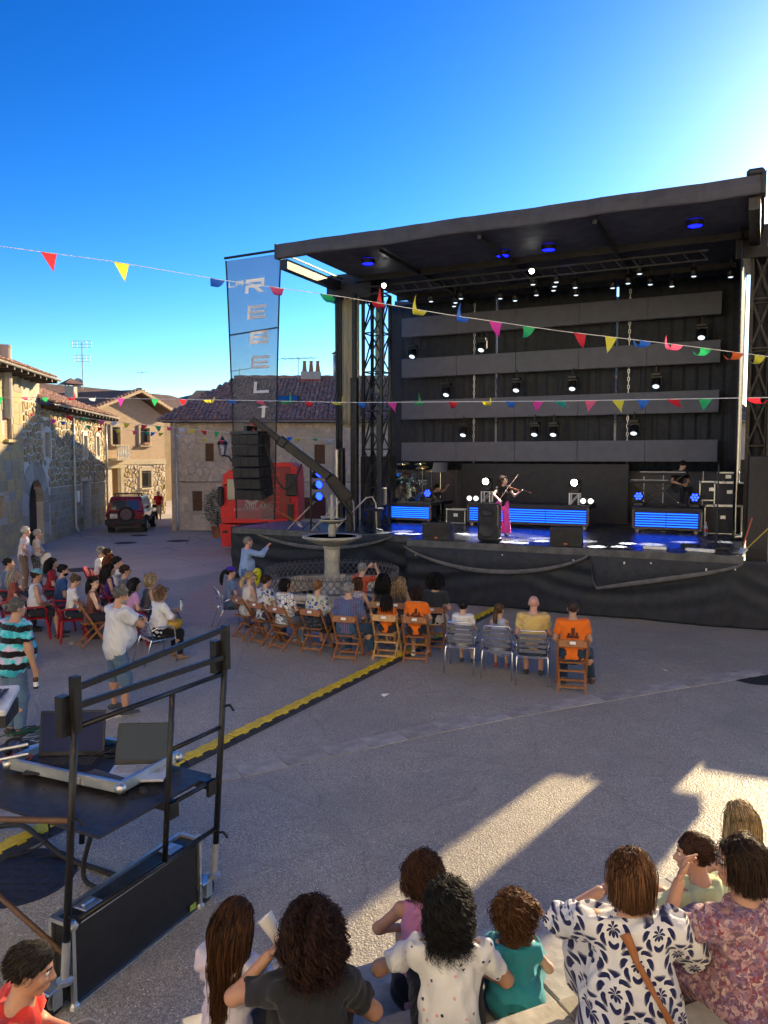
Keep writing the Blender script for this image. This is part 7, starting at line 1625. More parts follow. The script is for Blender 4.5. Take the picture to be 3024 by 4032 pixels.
def person(label, loc, az, kind='sit', seat=.46, h=1.70, female=False, fat=1.0, lean=8, roll=0, twist=0, yaw=0, nod=0, skin=(.55, .34, .24), top=(.5, .5, .5), sleeve='short', bottom=(.05, .06, .1), legs='long', shoe=(.06, .06, .06),
           hair='short', hcol=(.03, .02, .015), htip=None, feet=None, hands=None, elb=None, curl=(.5, .5), pn=None, vox=.024, group=None, hd=1.0, hlen=.4, hn=None, cap=None, glasses=None, beard=None, tail=.08, loose=1.0, fluff=1.0, gather=0.0, hemz=None, pn_l=None):
    global PEOPLE; PEOPLE += 1; seed = PEOPLE; s = h / 1.70; near = vox < .015
    root = thing('person', label, 'person', loc, 0, group); root.rotation_euler = (0, 0, -az)
    pel = A3((0, 0, seat + .105 * s * fat ** .3)) if kind != 'stand' else A3((0, 0, .93 * s))
    la, ra_ = R(lean), R(roll); U = nrm((math.sin(ra_), math.sin(la), math.cos(la))); tw = R(twist); X = nrm(np.cross((-math.sin(tw), math.cos(tw), 0), U)) ; X = X if X[0] > 0 else -X; FW = nrm(np.cross(U, X)); FW = FW if FW[1] > 0 else -FW
    wd = .165 if not female else .148; shc = pel + U * .455 * s; neck = pel + U * .51 * s
    shj = [shc + X * sg * wd * s * (.6 + .4 * fat) for sg in (-1, 1)]; hip = [pel + A3((sg * .088 * s, 0, 0)) for sg in (-1, 1)]
    # legs
    if feet is None: feet = [(-.12, .42, .07), (.12, .40, .07)] if kind != 'stand' else [(-.11, .02, .07), (.11, .02, .07)]
    kn, an = [], []
    for i in (0, 1): k_, a_ = two_bone(hip[i], A3(feet[i]) * A3((1, 1, 1)), .43 * s, .42 * s, (feet[i][0] * .6, 1, .9) if kind != 'stand' else (feet[i][0], 1, .1)); kn.append(k_); an.append(a_)
    # arms
    if hands is None: hands = [(-.10, .30, pel[2] + .10), (.10, .30, pel[2] + .10)] if kind != 'stand' else [(-.27, .06, .80 * s), (.27, .06, .80 * s)]
    if elb is None: elb = [(-1, -.6, -.6), (1, -.6, -.6)]
    el, wr = [], []
    for i in (0, 1): e_, w_ = two_bone(shj[i], A3(hands[i]), .285 * s, .25 * s, elb[i]); el.append(e_); wr.append(w_)
    # head frame
    ya, no = R(yaw), R(nod); HZ = nrm(U * .55 + A3((0, 0, .75))); HYa = nrm((math.sin(ya), math.cos(ya), 0)); HY = nrm(HYa - HZ * (HYa @ HZ)); HY = nrm(HY * math.cos(no) - HZ * math.sin(no)); HZ = nrm(HZ - HY * (HZ @ HY)); HX = np.cross(HY, HZ); hs = s ** .35 * hd * (.93 if near else 1) if h > 1.3 else hd * .86
    hc = neck + nrm(U + A3((0, .12, 0))) * (.085 * s) + HZ * (.075 * hs); ax = np.stack([HX, HY, HZ]); hp = lambda x, y, z: hc + (HX * x + HY * y + HZ * z) * hs
    flt = .66; w1, w2, w3 = (.150, .128, .150) if not female else (.158, .118, .134)
    tor = [('e', pel + U * .0, pel + U * .16 * s, w1 * s * fat, w2 * s * fat, FW, flt), ('e', pel + U * .16 * s, shc - U * .075 * s, w2 * s * fat, w3 * s * (.5 + .5 * fat), FW, flt), ('c', shj[0] + U * .0, shj[1] + U * .0, .055 * s, .055 * s), ('c', shc + U * .0, neck + U * .01, .085 * s, .058 * s)]
    if fat > 1.08: tor.append(('l', pel + U * .14 * s + FW * .06 * s, np.stack([X, FW, U]), A3((.15, .14, .15)) * s * fat))
    if female: tor += [('l', shc - U * .15 * s + FW * .085 * s + X * sg * .065 * s, np.stack([X, FW, U]), A3((.062, .055, .062)) * s * (.6 + .4 * fat)) for sg in (-1, 1)]
    t_a = [(.050, .041, .040, .028) if not female else (.044, .036, .035, .025)][0]; t_a = tuple(x * s * (.55 + .45 * fat) for x in t_a)
    t_l = tuple(x * s * (.4 + .6 * fat) for x in (.084, .058, .056, .036))
    body = [(p[0], p[1], p[2], p[3] - .012, p[4] - .012, *p[5:]) if p[0] != 'l' else ('l', p[1], p[2], p[3] - .012) for p in tor]
    for i in (0, 1):
        body += [('c', shj[i], el[i], t_a[0], t_a[1]), ('c', el[i], wr[i], t_a[2], t_a[3]), ('c', hip[i], kn[i], t_l[0], t_l[1])]
        m_ = kn[i] + (an[i] - kn[i]) * .32; body += [('c', kn[i], m_ - FW * .012, t_l[1] * .95, t_l[2]), ('c', m_ - FW * .012, an[i], t_l[2], t_l[3])]
    body.append(('c', neck - U * .03, hp(0, -.012, -.07), .056 * s * (.8 + .2 * fat), .052 * hs))
    lo, hi = bounds(body, vox * 2); BV, BF = snet(lambda p: union(body, p, .035), lo, hi, vox); mats = [mat_skin(skin), EYEW, EYED, mat_skin(tuple(x * k for x, k in zip(skin, (.95, .62, .6)))), mat_hair(hcol, htip)]; parts = [(BV, BF, 0)]
    # head
    hv = .0065 if near else .011
    HP = [('l', hp(0, -.012, .030), ax, A3((.077, .098, .089)) * hs), ('l', hp(0, .018, -.040), ax, A3((.060, .071, .076)) * hs), ('c', hp(-.012, .062, -.098), hp(.012, .062, -.098), .020 * hs, .020 * hs), ('c', hp(0, .088, .012), hp(0, .110, -.026), .0085 * hs, .0135 * hs), ('c', hp(-.013, .096, -.030), hp(.013, .096, -.030), .010 * hs, .010 * hs), ('c', hp(-.036, .076, .030), hp(.036, .076, .030), .012 * hs, .012 * hs), ('c', hp(-.018, .086, -.060), hp(.018, .086, -.060), .0085 * hs, .0085 * hs), ('c', hp(-.015, .084, -.073), hp(.015, .084, -.073), .009 * hs, .009 * hs)]
    HP += [('l', hp(sg * .040, .062, -.022), ax, A3((.024, .024, .024)) * hs) for sg in (-1, 1)] + [('l', hp(sg * .078, -.004, -.010), ax, A3((.011, .024, .033)) * hs) for sg in (-1, 1)]
    nk = ('c', hp(0, -.012, -.06), neck, .052 * hs, .056 * s)
    def hsd(p):
        d = union(HP + [nk], p, .016)
        for sg in (-1, 1): e = d_cap(p, hp(sg * .033, .094, .010), hp(sg * .031, .094, .010), .013 * hs, .013 * hs); kk = .012; q = np.maximum(kk - np.abs(-e - d), 0) / kk; d = np.maximum(d, -e) + q * q * kk * .25
        return d
    lo, hi = bounds(HP, .012); V, F = snet(hsd, lo, hi, hv); parts.append((V, F, 0))
    m = MB(); mi = MB(); lp = MB(); bw_ = MB()
    for sg in (-1, 1): m.ball(hp(sg * .031, .076, .010), .0125 * hs, 8, 6); mi.ball(hp(sg * .0305, .0845, .010), .0062 * hs, 6, 4); bw_.tube([hp(sg * .016, .091, .030), hp(sg * .034, .088, .036), hp(sg * .050, .074, .030)], .0042 * hs, 4)
    lp.tube([hp(-.022, .086, -.067), hp(-.008, .0945, -.065), hp(.008, .0945, -.065), hp(.022, .086, -.067)], .0055 * hs, 5)
    parts += [mb_part(m, 1), mb_part(mi, 2), mb_part(lp, 3), mb_part(bw_, 4)]
    for i in (0, 1):
        d = nrm(wr[i] - el[i]); n0 = A3((0, -.3, -1)) if pn is None else A3(pn)
        if i == 0 and pn_l is not None: n0 = A3(pn_l)
        V, F = hand_part(wr[i], d, n0, 1 if i == 1 else -1, curl[i], s * .97, .0055 if near else .009); parts.append((V, F, 0))
    bo = mesh_multi('body', parts, mats, root)
    at = bo.data.attributes.new('tone', 'FLOAT', 'POINT'); 
    # upper garment
    gi = .013 * loose if near else .015 * loose
    if top is not None:
        tm = top if isinstance(top, bpy.types.Material) else plain(top); T = []
        for p in tor: T.append((p[0], p[1], p[2], p[3] + gi, p[4] + gi * (1.0 if p is not tor[3] else -.6), *p[5:]) if p[0] != 'l' else ('l', p[1], p[2], p[3] + gi))
        if sleeve in ('none', 'strap'): T[2] = ('c', shj[0] + X * .05 * s, shj[1] - X * .05 * s, .055 * s, .055 * s)
        fr = {'short': .62, 'cap': .35, 'long': None, 'none': 0, 'strap': 0, 'half': .95}[sleeve]
        sl = []
        for i in (0, 1):
            if fr: e = shj[i] + (el[i] - shj[i]) * fr; sl.append(('x', shj[i], e, t_a[0] + gi + .004, t_a[1] + gi + .012))
            elif fr is None: sl += [('c', shj[i], el[i], t_a[0] + gi, t_a[1] + gi + .004), ('x', el[i], el[i] + (wr[i] - el[i]) * .93, t_a[2] + gi + .002, t_a[3] + gi + .004)]
        zh = hemz if hemz is not None else (-.10 * s if kind != 'stand' else -.13 * s)
        wv = np.random.default_rng(seed).normal(0, 1, (5, 3)).astype(f32); wv /= np.linalg.norm(wv, axis=1)[:, None]; wf = np.array([38, 55, 72, 95, 30], f32); ph = np.arange(5) * 1.7
        def tsd(p):
            d = union(T + sl, p, .04); d = np.maximum(d, -((p - pel) @ U) + zh); d = np.maximum(d, (p - neck) @ nrm(U * .8 - FW * .25) - .006 * s)
            if sleeve == 'strap': d = np.maximum(d, np.minimum((p - shc) @ U + .09 * s, .03 - np.abs((p - shc) @ X - 0) + .035 * s)) if False else np.maximum(d, ((p - shc) @ U + .06 * s) * np.where(np.abs(np.abs((p - shc) @ X) - .085 * s) < .028 * s, -1, 1) * np.where((p - shc) @ U > -.06 * s, 1, -1) * np.where((p - shc) @ U > -.06 * s, 1, 1)) if False else d
            am = .0048 if near else .004
            for w, q, f in zip(wv, wf, ph): d = d + am * np.sin((p @ w) * q + f + 2 * np.sin((p @ w[::-1]) * 9)) * .8
            return d
        lo, hi = bounds(T + sl, vox * 2); V, F = snet(tsd, lo, hi, vox * .85); mesh_multi('top', [(V, F, 0)], [tm], root)
    if bottom is not None:
        bmt = bottom if isinstance(bottom, bpy.types.Material) else plain(bottom); B = [('e', pel - U * .02, pel + U * .08 * s, (w1 - .006) * s * fat, (w2 - .004) * s * fat, FW, flt), ('c', hip[0], hip[1], .074 * s * fat, .074 * s * fat)]; cut = []
        for i in (0, 1):
            if legs == 'long': B += [('c', hip[i], kn[i], t_l[0] + .012, t_l[1] + .016), ('x', kn[i], kn[i] + (an[i] - kn[i]) * .96, t_l[1] + .016, t_l[3] + .022)]
            elif legs == 'flare': B += [('c', hip[i], kn[i], t_l[0] + .014, t_l[1] + .03), ('x', kn[i], kn[i] + (an[i] - kn[i]) * .97, t_l[1] + .035, t_l[3] + .11)]
            elif legs == 'shorts': B += [('x', hip[i], hip[i] + (kn[i] - hip[i]) * .92, t_l[0] + .014, t_l[1] + .03)]
            elif legs == 'knee': B += [('c', hip[i], kn[i], t_l[0] + .014, t_l[1] + .022), ('x', kn[i], kn[i] + (an[i] - kn[i]) * .25, t_l[1] + .024, t_l[2] + .022)]
            elif legs == 'brief': B += [('x', hip[i], hip[i] + (kn[i] - hip[i]) * .45, t_l[0] + .014, t_l[1] + .035)]
            elif legs == 'skirt': B += [('c', hip[i], kn[i], t_l[0] + .03, t_l[1] + .04), ('x', kn[i], kn[i] + (an[i] - kn[i]) * .45, t_l[1] + .05, t_l[2] + .06)]
        lo, hi = bounds(B, vox * 2); V, F = snet(lambda p: union(B, p, .05 if legs != 'skirt' else .12) + .003 * np.sin(p[:, 2] * 70 + p[:, 0] * 40), lo, hi, vox * .9); mesh_multi('trousers' if legs != 'skirt' else 'skirt', [(V, F, 0)], [bmt], root)
    if shoe is not None:
        for i in (0, 1):
            fd = nrm((feet[i][0] * .5, 1, 0)); fd = nrm(fd + A3((an[i] - kn[i])[0:3]) * 0); a = an[i] + A3((0, 0, -.035)) * s; S_ = [('e', a - fd * .05 * s, a + fd * .06 * s, .040 * s, .042 * s, A3((0, 0, 1)), .85), ('e', a + fd * .05 * s + A3((0, 0, -.01)), a + fd * .155 * s + A3((0, 0, -.014)), .042 * s, .034 * s, A3((0, 0, 1)), .62), ('c', a, an[i] + A3((0, 0, .02)), .038 * s, .036 * s)]
            lo, hi = bounds(S_, vox); V, F = snet(lambda p: np.maximum(union(S_, p, .03), -(p[:, 2] - (an[i][2] - .068 * s))), lo, hi, .012); mesh_multi('shoe', [(V, F, 0)], [plain(shoe)], root)
    # hair
    hm = mat_hair(hcol, htip)
    def hair_obj(parts_, tones):
        o = mesh_multi('hair', parts_, [hm], root); a = o.data.attributes.new('tone', 'FLOAT', 'POINT'); a.data.foreach_set('value', np.concatenate(tones).astype(f32)); return o
    loc_ = lambda p: ((p - hc) @ ax.T) / hs
    rs = np.random.default_rng(seed + 50)
    if hair != 'bald':
        th = {'short': .010, 'buzz': .006, 'bob': .008, 'long': .005, 'curly': .011, 'bun': .012, 'pony': .010, 'afro': .05, 'ring': .008}[hair]
        hw = rs.normal(0, 1, (4, 3)); hw /= np.linalg.norm(hw, axis=1)[:, None]
        def capd(p):
            q = loc_(p); d = d_ell(q, A3((0, -.014, .032)), np.eye(3, dtype=f32), A3((.078 + th, .099 + th, .090 + th)))
            hl = q[:, 1] * .943 - .018 - q[:, 2]
            if hair in ('short', 'buzz', 'ring'): hl = np.maximum(hl, -(q[:, 2] + .062))
            d2 = np.maximum(d, hl * .73)
            if hair == 'ring': d2 = np.maximum(d2, q[:, 2] - .045 + .4 * (q[:, 1] + .02))
            if hair in ('bob', 'long', 'curly', 'afro'):
                k = d_ecap(q, A3((0, -.03, .02)), A3((0, -.045, -.095 if hair != 'bob' else -.10)), .086 + th * .5, .080 + th * .8, A3((0, 1, 0)), .85); k = np.maximum(k, q[:, 1] - (.022 + .25 * (q[:, 2]))); k = np.maximum(k, -(q[:, 2] + .13)); d2 = np.minimum(d2, k)
            for w, f in zip(hw, (60, 95, 140, 45)): d2 = d2 + (.0022 if hair in ('short', 'buzz', 'bun', 'pony', 'ring') else .004) * np.sin((q @ w) * f + f)
            return d2 * hs
        lo = hc - .17 * hs; hi = hc + .17 * hs; lo = lo + HZ * -.02; V, F = snet(capd, lo, hi, hv); P0 = [(V, F, 0)]; T0 = [rs.uniform(.0, .35, len(V))]
        n = int(hn * (2.1 if near else 1)) if hn else (1000 if near else 90); rad = .0023 if near else .011; steps = 16 if near else 9
        hsdf = lambda p: np.minimum(capd(p) + .004, union([(q[0], q[1], q[2], q[3] + gi + .006, q[4] + gi + .006, *q[5:]) if q[0] != 'l' else ('l', q[1], q[2], q[3] + gi) for q in tor], p, .03))
        def roots(n_, zmin=-.04, back=False):
            out = np.zeros((0, 3))
            while len(out) < n_:
                v = rs.normal(0, 1, (n_ * 3, 3)); v /= np.linalg.norm(v, axis=1)[:, None]; q = v * np.array([.078 + th, .099 + th, .090 + th]) * .97 + np.array([0, -.014, .032]); ok = (q[:, 2] > q[:, 1] * .943 - .005) & (q[:, 2] > zmin)
                if back: ok &= q[:, 1] < .04
                out = np.concatenate([out, q[ok]])
            q = out[:n_]; dv = (q - np.array([0, -.014, .032])); dv /= np.linalg.norm(dv, axis=1)[:, None]; return (hc + (q @ ax) * hs).astype(f32), (dv @ ax).astype(f32)
        if hair in ('long', 'curly', 'bob', 'afro'):
            ro, dv = roots(n); bk = (-HY)[None]; dirs = dv * .35 + bk * .5 + A3((0, 0, .1)); dirs /= np.linalg.norm(dirs, axis=1)[:, None]; zrel = ((ro - hc) @ HZ) / hs
            if hair == 'long': L = (hlen + zrel * .9) * rs.uniform(.75, 1.1, n)
            elif hair == 'bob': L = (.125 + zrel * .9) * rs.uniform(.85, 1.12, n)
            else: L = (hlen + zrel * .5) * rs.uniform(.6, 1.15, n)
            L = np.maximum(L, .05).astype(f32) * s ** .5; off = rs.uniform(.0, .009 if hair != 'curly' else .03 * fluff, n).astype(f32)
            if hair == 'afro': off = rs.uniform(.0, .05, n).astype(f32)
            cu, cf = {'long': (.004, 22), 'bob': (.003, 20), 'curly': (.014, 85), 'afro': (.012, 120)}[hair]
            fly = rs.random(n) < .07; off[fly] += rs.uniform(.003, .016, int(fly.sum()))
            Q = strands(ro, dirs, L, steps + (8 if hair == 'curly' and near else 0), hsdf, off, cu, cf, seed=seed, stiff=.6); 
            if gather: xr = (Q - hc) @ X; sm_ = np.clip(np.linspace(-.35, 1.3, Q.shape[1]), 0, 1)[None] * gather; Q = Q - (xr * sm_)[..., None] * X
            V, F, tn = strand_mesh(Q, rad * (1 if hair != 'curly' else .8), seed); P0.append((V, F, 0)); T0.append(tn)
        elif near or hair == 'short':
            n2 = 1100 if near else 60; ro, dv = roots(n2, -.03); dirs = dv * .22 - HY[None] * .30 - HZ[None] * .12 + HX[None] * .25; Q = strands(ro, dirs.astype(f32), np.full(n2, .024 if near else .03, f32), 5, lambda p: capd(p), np.full(n2, .0022, f32), 0, 1, .5, seed, .85); V, F, tn = strand_mesh(Q, rad * .9, seed); P0.append((V, F, 0)); T0.append(tn)
        if hair == 'bun':
            def bn(p): q = loc_(p); return (np.linalg.norm((q - A3((0, -.085, .095))) / A3((1.1, 1, 1)), axis=1) - .042 + .004 * np.sin(q[:, 0] * 160 + q[:, 2] * 90)) * hs
            c_ = hp(0, -.085, .095); V, F = snet(bn, c_ - .07, c_ + .07, hv); P0.append((V, F, 0)); T0.append(rs.uniform(0, .6, len(V)))
        if hair == 'pony':
            n2 = 160 if near else 40; base = hp(0, -.112, tail); ro = base + rs.normal(0, .012, (n2, 3)); dirs = np.tile(nrm(-HY * 1.0 + HZ * .2), (n2, 1)) + rs.normal(0, .15, (n2, 3)); Q = strands(ro.astype(f32), dirs.astype(f32), (hlen * rs.uniform(.7, 1.1, n2)).astype(f32), steps, hsdf, rs.uniform(0, .02, n2).astype(f32), .003, 25, 1, seed, .6); V, F, tn = strand_mesh(Q, rad * 1.3, seed); P0.append((V, F, 0)); T0.append(tn)
        hair_obj(P0, T0)
    if beard:
        bs = [('l', hp(0, .030, -.075), ax, A3((.062, .066, .052)) * hs)]; V, F = snet(lambda p: np.maximum(union(bs, p) + .002 * np.sin(p[:, 0] * 300), -(hsd(p) + .001) * -1 * 0 + (loc_(p)[:, 2] + .045) * hs), *bounds(bs, .01), hv); o = mesh_multi('beard', [(V, F, 0)], [mat_hair(beard)], root); a = o.data.attributes.new('tone', 'FLOAT', 'POINT')
    if cap:
        def cd(p): q = loc_(p); return np.maximum(d_ell(q, A3((0, -.012, .045)), np.eye(3, dtype=f32), A3((.092, .112, .092))), -(q[:, 2] - .045 + .25 * q[:, 1])) * hs
        V, F = snet(cd, hc - .15, hc + .19, hv); m = MB(); vs = []; 
        for k in range(9):
            a = -.95 + 1.9 * k / 8; vs += [hp(.090 * math.sin(a), .085 * math.cos(a) + .005, .035), hp(.075 * math.sin(a) * 1.15, .085 + .085 * math.cos(a), .018 - .01 * abs(math.sin(a)))]
        m.add(vs, [(2 * k, 2 * k + 1, 2 * k + 3, 2 * k + 2) for k in range(8)] + [(2 * k + 2, 2 * k + 3, 2 * k + 1, 2 * k) for k in range(8)]); mesh_multi('cap', [(V, F, 0), mb_part(m)], [plain(cap)], root)
    if glasses:
        m = MB(); up = .055 if glasses == 'up' else 0
        for sg in (-1, 1): m.tube([hp(sg * .033 + .022 * math.cos(a), .106 - up * .4, .010 + up + .017 * math.sin(a)) for a in np.linspace(0, 6.28, 13)[:-1]], .0028, 4, closed=True); m.tube([hp(sg * .055, .100 - up * .4, .014 + up), hp(sg * .080, .06 - up * .4, .014 + up), hp(sg * .082, -.01 - up * .4, .008 + up)], .0026, 4)
        m.tube([hp(-.011, .107 - up * .4, .014 + up), hp(.011, .107 - up * .4, .014 + up)], .0026, 4); g = mesh_multi('glasses', [mb_part(m)], [M_BLK], root)
        if glasses in ('sun', 'up'): m = MB(); [m.add([hp(sg * .033 + .021 * math.cos(a), .107 - up * .4, .010 + up + .016 * math.sin(a)) for a in np.linspace(0, 6.28, 13)[:-1]], [tuple(range(12))]) for sg in (-1, 1)]; mesh_multi('lenses', [mb_part(m)], [M_PANE], g)
    root['_'] = 0; del root['_']
    return dict(root=root, hp=hp, wr=wr, el=el, sh=shj, pel=pel, U=U, X=X, FW=FW, neck=neck, hc=hc, kn=kn, an=an, M=Matrix.Translation(Vector(loc)) @ Matrix.Rotation(-az, 4, 'Z'))
EYEW = P('eye_white', (.75, .72, .68), .3, vary=.03); EYED = P('eye_iris', (.03, .02, .015), .2, vary=.05)
def Wp(pr, v): return pr['M'] @ Vector([float(x) for x in v])
# ================================================================== cloth patterns
def pat(name, fn): return fabric(name, fn, .35)
def stripes(c1, c2, sc, axis=2, dist=0.0, duty=.5):
    def f(t, v):
        s = t.sep(v)[axis]; x = t.math('MULTIPLY', s, sc)
        if dist: x = t.math('ADD', x, t.math('MULTIPLY', t.noise(v, 9, 3), dist))
        return t.mix(t.ramp(t.math('FRACT', x), [(duty - .02, (0, 0, 0)), (duty + .02, (1, 1, 1))]), c1, c2)
    return f
def plaid(c1, c2, sc):
    def f(t, v):
        s = t.sep(v); a = t.ramp(t.math('FRACT', t.math('MULTIPLY', s[0], sc)), [(.72, (0, 0, 0)), (.76, (1, 1, 1))]); b = t.ramp(t.math('FRACT', t.math('MULTIPLY', s[2], sc)), [(.72, (0, 0, 0)), (.76, (1, 1, 1))]); return t.mix(t.math('MULTIPLY', t.math('ADD', a, b), .5), c1, c2)
    return f
def blooms(base, cols, sc, size=.42):
    def f(t, v):
        w = t.mix(.06, v, t.noise(v, sc * .9, 2, out=1), 'ADD'); d = t.vor(w, sc); c = t.sep(t.vor(w, sc, out='Color'))[0]; n = len(cols)
        return t.mix(t.ramp(d, [(size - .05, (1, 1, 1)), (size + .05, (0, 0, 0))]), base, t.ramp(c, [(i / n, x) for i, x in enumerate(cols)], 'CONSTANT'))
    return f
def linegrid(base, ink, sc):
    def f(t, v):
        d = t.n('TexVoronoi', feature='DISTANCE_TO_EDGE', distance='EUCLIDEAN', i={'Vector': v, 'Scale': sc, 'Randomness': .8}).outputs['Distance']; return t.mix(t.ramp(d, [(.035, (1, 1, 1)), (.06, (0, 0, 0))]), base, ink)
    return f
def tiedye(t, v):
    s = t.sep(v)[2]; x = t.math('ADD', t.math('MULTIPLY', s, 6.2), t.math('MULTIPLY', t.noise(v, 7, 4), .55)); f_ = t.math('FRACT', x); c = t.ramp(t.noise(v, 5, 3), [(.42, (.03, .42, .55)), (.5, (.10, .62, .72)), (.62, (.62, .48, .66))]); return t.mix(t.ramp(f_, [(.40, (0, 0, 0)), (.46, (1, 1, 1)), (.92, (1, 1, 1)), (.97, (0, 0, 0))]), (.008, .008, .012), c)
def damask(t, v):
    # mirrored leaf and scroll figures in navy on white
    s = t.sep(v); P1, P2 = .19, .23
    def fold(x, p, o=0.0): return t.math('ABSOLUTE', t.math('SUBTRACT', t.math('FRACT', t.math('ADD', t.math('DIVIDE', x, p), o)), .5))
    res = None
    for o1, o2 in ((.0, .0), (.5, .5)):
        u = fold(s[0], P1, o1); w_ = t.math('SUBTRACT', t.math('FRACT', t.math('ADD', t.math('DIVIDE', s[2], P2), o2)), .5); q = t.comb(t.math('MULTIPLY', u, P1), t.math('MULTIPLY', w_, P2), 0.0)
        r_ = t.math('SQRT', t.math('ADD', t.math('POWER', t.math('MULTIPLY', u, P1), 2.0), t.math('POWER', t.math('MULTIPLY', w_, P2), 2.0))); a = t.math('ARCTAN2', t.math('MULTIPLY', w_, P2), t.math('MULTIPLY', u, P1))
        pet = t.math('ABSOLUTE', t.math('SINE', t.math('ADD', t.math('MULTIPLY', a, 4.0), t.math('MULTIPLY', r_, 75.0)))); rad = t.math('MULTIPLY', t.math('SINE', t.math('MULTIPLY', r_, 130.0)), .5)
        k = t.math('ADD', pet, rad); k = t.math('ADD', k, t.math('MULTIPLY', t.math('SUBTRACT', t.noise(q, 30, 1), .5), 1.1)); m_ = t.ramp(k, [(.70, (0, 0, 0)), (.76, (1, 1, 1))]); g = t.ramp(r_, [(.068, (1, 1, 1)), (.08, (0, 0, 0))]); z = t.mix(g, (0, 0, 0), m_); res = z if res is None else t.mix(1.0, res, z, 'LIGHTEN')
    return t.mix(res, (.70, .69, .70), (.012, .016, .075))
def smalldots(t, v):
    d = t.vor(v, 21, rnd=.75); c = t.sep(t.vor(v, 21, out='Color', rnd=.75))[0]; w = t.math('ADD', d, t.math('MULTIPLY', t.math('SUBTRACT', t.noise(v, 130, 1), .5), .22)); return t.mix(t.ramp(w, [(.15, (1, 1, 1)), (.18, (0, 0, 0))]), (.72, .73, .76), t.ramp(c, [(0, (.03, .04, .10)), (.55, (.75, .36, .38))], 'CONSTANT'))
def fleck(t, v):
    w = t.mix(.05, v, t.noise(v, 40, 2, out=1), 'ADD'); c = t.sep(t.vor(w, 62, out='Color'))[0]; return t.ramp(c, [(0, (.30, .16, .20)), (.3, (.16, .08, .13)), (.5, (.46, .28, .30)), (.66, (.20, .13, .24)), (.8, (.52, .38, .36)), (.92, (.24, .06, .08))], 'CONSTANT')
WHT = (.74, .74, .76); BLU = (.06, .12, .30); DEN = (.09, .15, .24); ORG = (.80, .17, .015)
SK1, SK2, SK3 = (.56, .34, .24), (.48, .27, .18), (.62, .41, .31)
BRN, BLKH, BLD, GRY, DBL = (.035, .018, .010), (.008, .007, .007), (.36, .23, .10), (.30, .29, .28), (.22, .14, .07)
TGT = S(-4.5, 6.0)
def az_to(p, k=1.0, add=0): return k * math.atan2(TGT.x - p.x, TGT.y - p.y) + R(add)
GA = 'seated audience in front of the fountain'; GB = 'seated audience on the left'; GC = 'people sitting on the stone steps'
def sitter(label, px, py, chair, who, k=.85, add=0, dz=0, **kw):
    p = G(px, py); a = az_to(p, k, add)
    if chair: put_chair(chair, p, a, who)
    o = Vector((math.sin(a), math.cos(a), 0)) * (-.04); kw.setdefault('vox', .022); return person(label, p + o, a, **kw)
FOLD = dict(hands=[(.10, .24, .78), (-.10, .24, .74)], elb=[(-1, -.2, -.8), (1, -.2, -.8)])
# ------------------------------------------------------------------ row in front of the fountain
sitter('person in purple cap and blue T-shirt on an aluminium chair', 231, 628, 'alu', 'holding the person in the purple cap', add=22, female=True, h=1.6, top=(.13, .20, .36), bottom=(.10, .16, .28), hair='pony', hcol=BLKH, hlen=.3, tail=.02, cap=(.06, .02, .35), lean=4, yaw=10, group=GA)
sitter('person with braided blond hair in a white sleeveless top', 248.5, 637, 'wood', 'under the blond person in white', add=12, female=True, h=1.64, fat=1.15, top=(.62, .58, .56), sleeve='none', bottom=(.35, .36, .38), hair='pony', hcol=BLD, htip=(.75, .58, .34), hlen=.22, tail=-.02, yaw=25, shoe=WHT, group=GA, glasses='up')
sitter('person with short dark hair in a blue flowered blouse', 265, 642, 'wood', 'under the person in the flowered blouse', add=6, female=True, h=1.62, fat=1.15, top=pat('cloth_blue_flowers', blooms((.60, .62, .66), [(.10, .16, .34), (.30, .34, .42), (.04, .06, .14), (.45, .42, .20)], 15, .5)), bottom=(.03, .04, .10), hair='short', hcol=BRN, yaw=15, group=GA)
sitter('person in a white top with black line squares and a shoulder strap', 285, 647.5, 'wood', 'under the person in the line-square top', add=4, female=True, h=1.62, fat=1.1, top=pat('cloth_line_squares', linegrid(WHT, (.02, .025, .06), 13)), bottom=(.16, .19, .25), hair='bob', hcol=BLKH, hn=70, yaw=22, shoe=(.5, .5, .5), group=GA)
sitter('person with red-blond bun in a flowered blouse and dark skirt', 317, 650.5, 'wood', 'under the person with the bun', k=.7, female=True, h=1.62, fat=1.2, top=pat('cloth_garden', blooms((.52, .52, .46), [(.05, .09, .32), (.45, .42, .22), (.20, .30, .36), (.60, .60, .62)], 16, .48)), sleeve='half', bottom=pat('cloth_dark_dots', blooms((.02, .022, .03), [(.3, .3, .34), (.1, .1, .14)], 30, .25)), legs='skirt', hair='bun', hcol=(.20, .09, .035), htip=(.42, .22, .09), yaw=8, group=GA)
sitter('burly grey-haired person in a blue and red striped shirt', 348, 658.5, 'wood', 'under the person in the striped shirt', k=.45, h=1.72, fat=1.3, top=pat('cloth_blue_stripes', stripes((.05, .11, .27), (.24, .12, .16), 26, 0, duty=.74)), sleeve='half', bottom=(.03, .08, .16), hair='short', hcol=GRY, htip=(.5, .49, .48), yaw=5, shoe=(.25, .10, .06), feet=[(-.12, .42, .07), (.34, .40, .07)], group=GA)
sitter('person with brown hair in a patterned sleeveless top behind the striped shirt', 357, 645, 'light', 'behind the person in the striped shirt', k=.6, female=True, h=1.6, top=pat('cloth_mauve_check', blooms((.32, .30, .38), [(.10, .10, .16), (.5, .48, .52)], 34, .4)), sleeve='none', bottom=(.2, .2, .24), hair='bob', hcol=(.06, .028, .015), hn=60, group=GA)
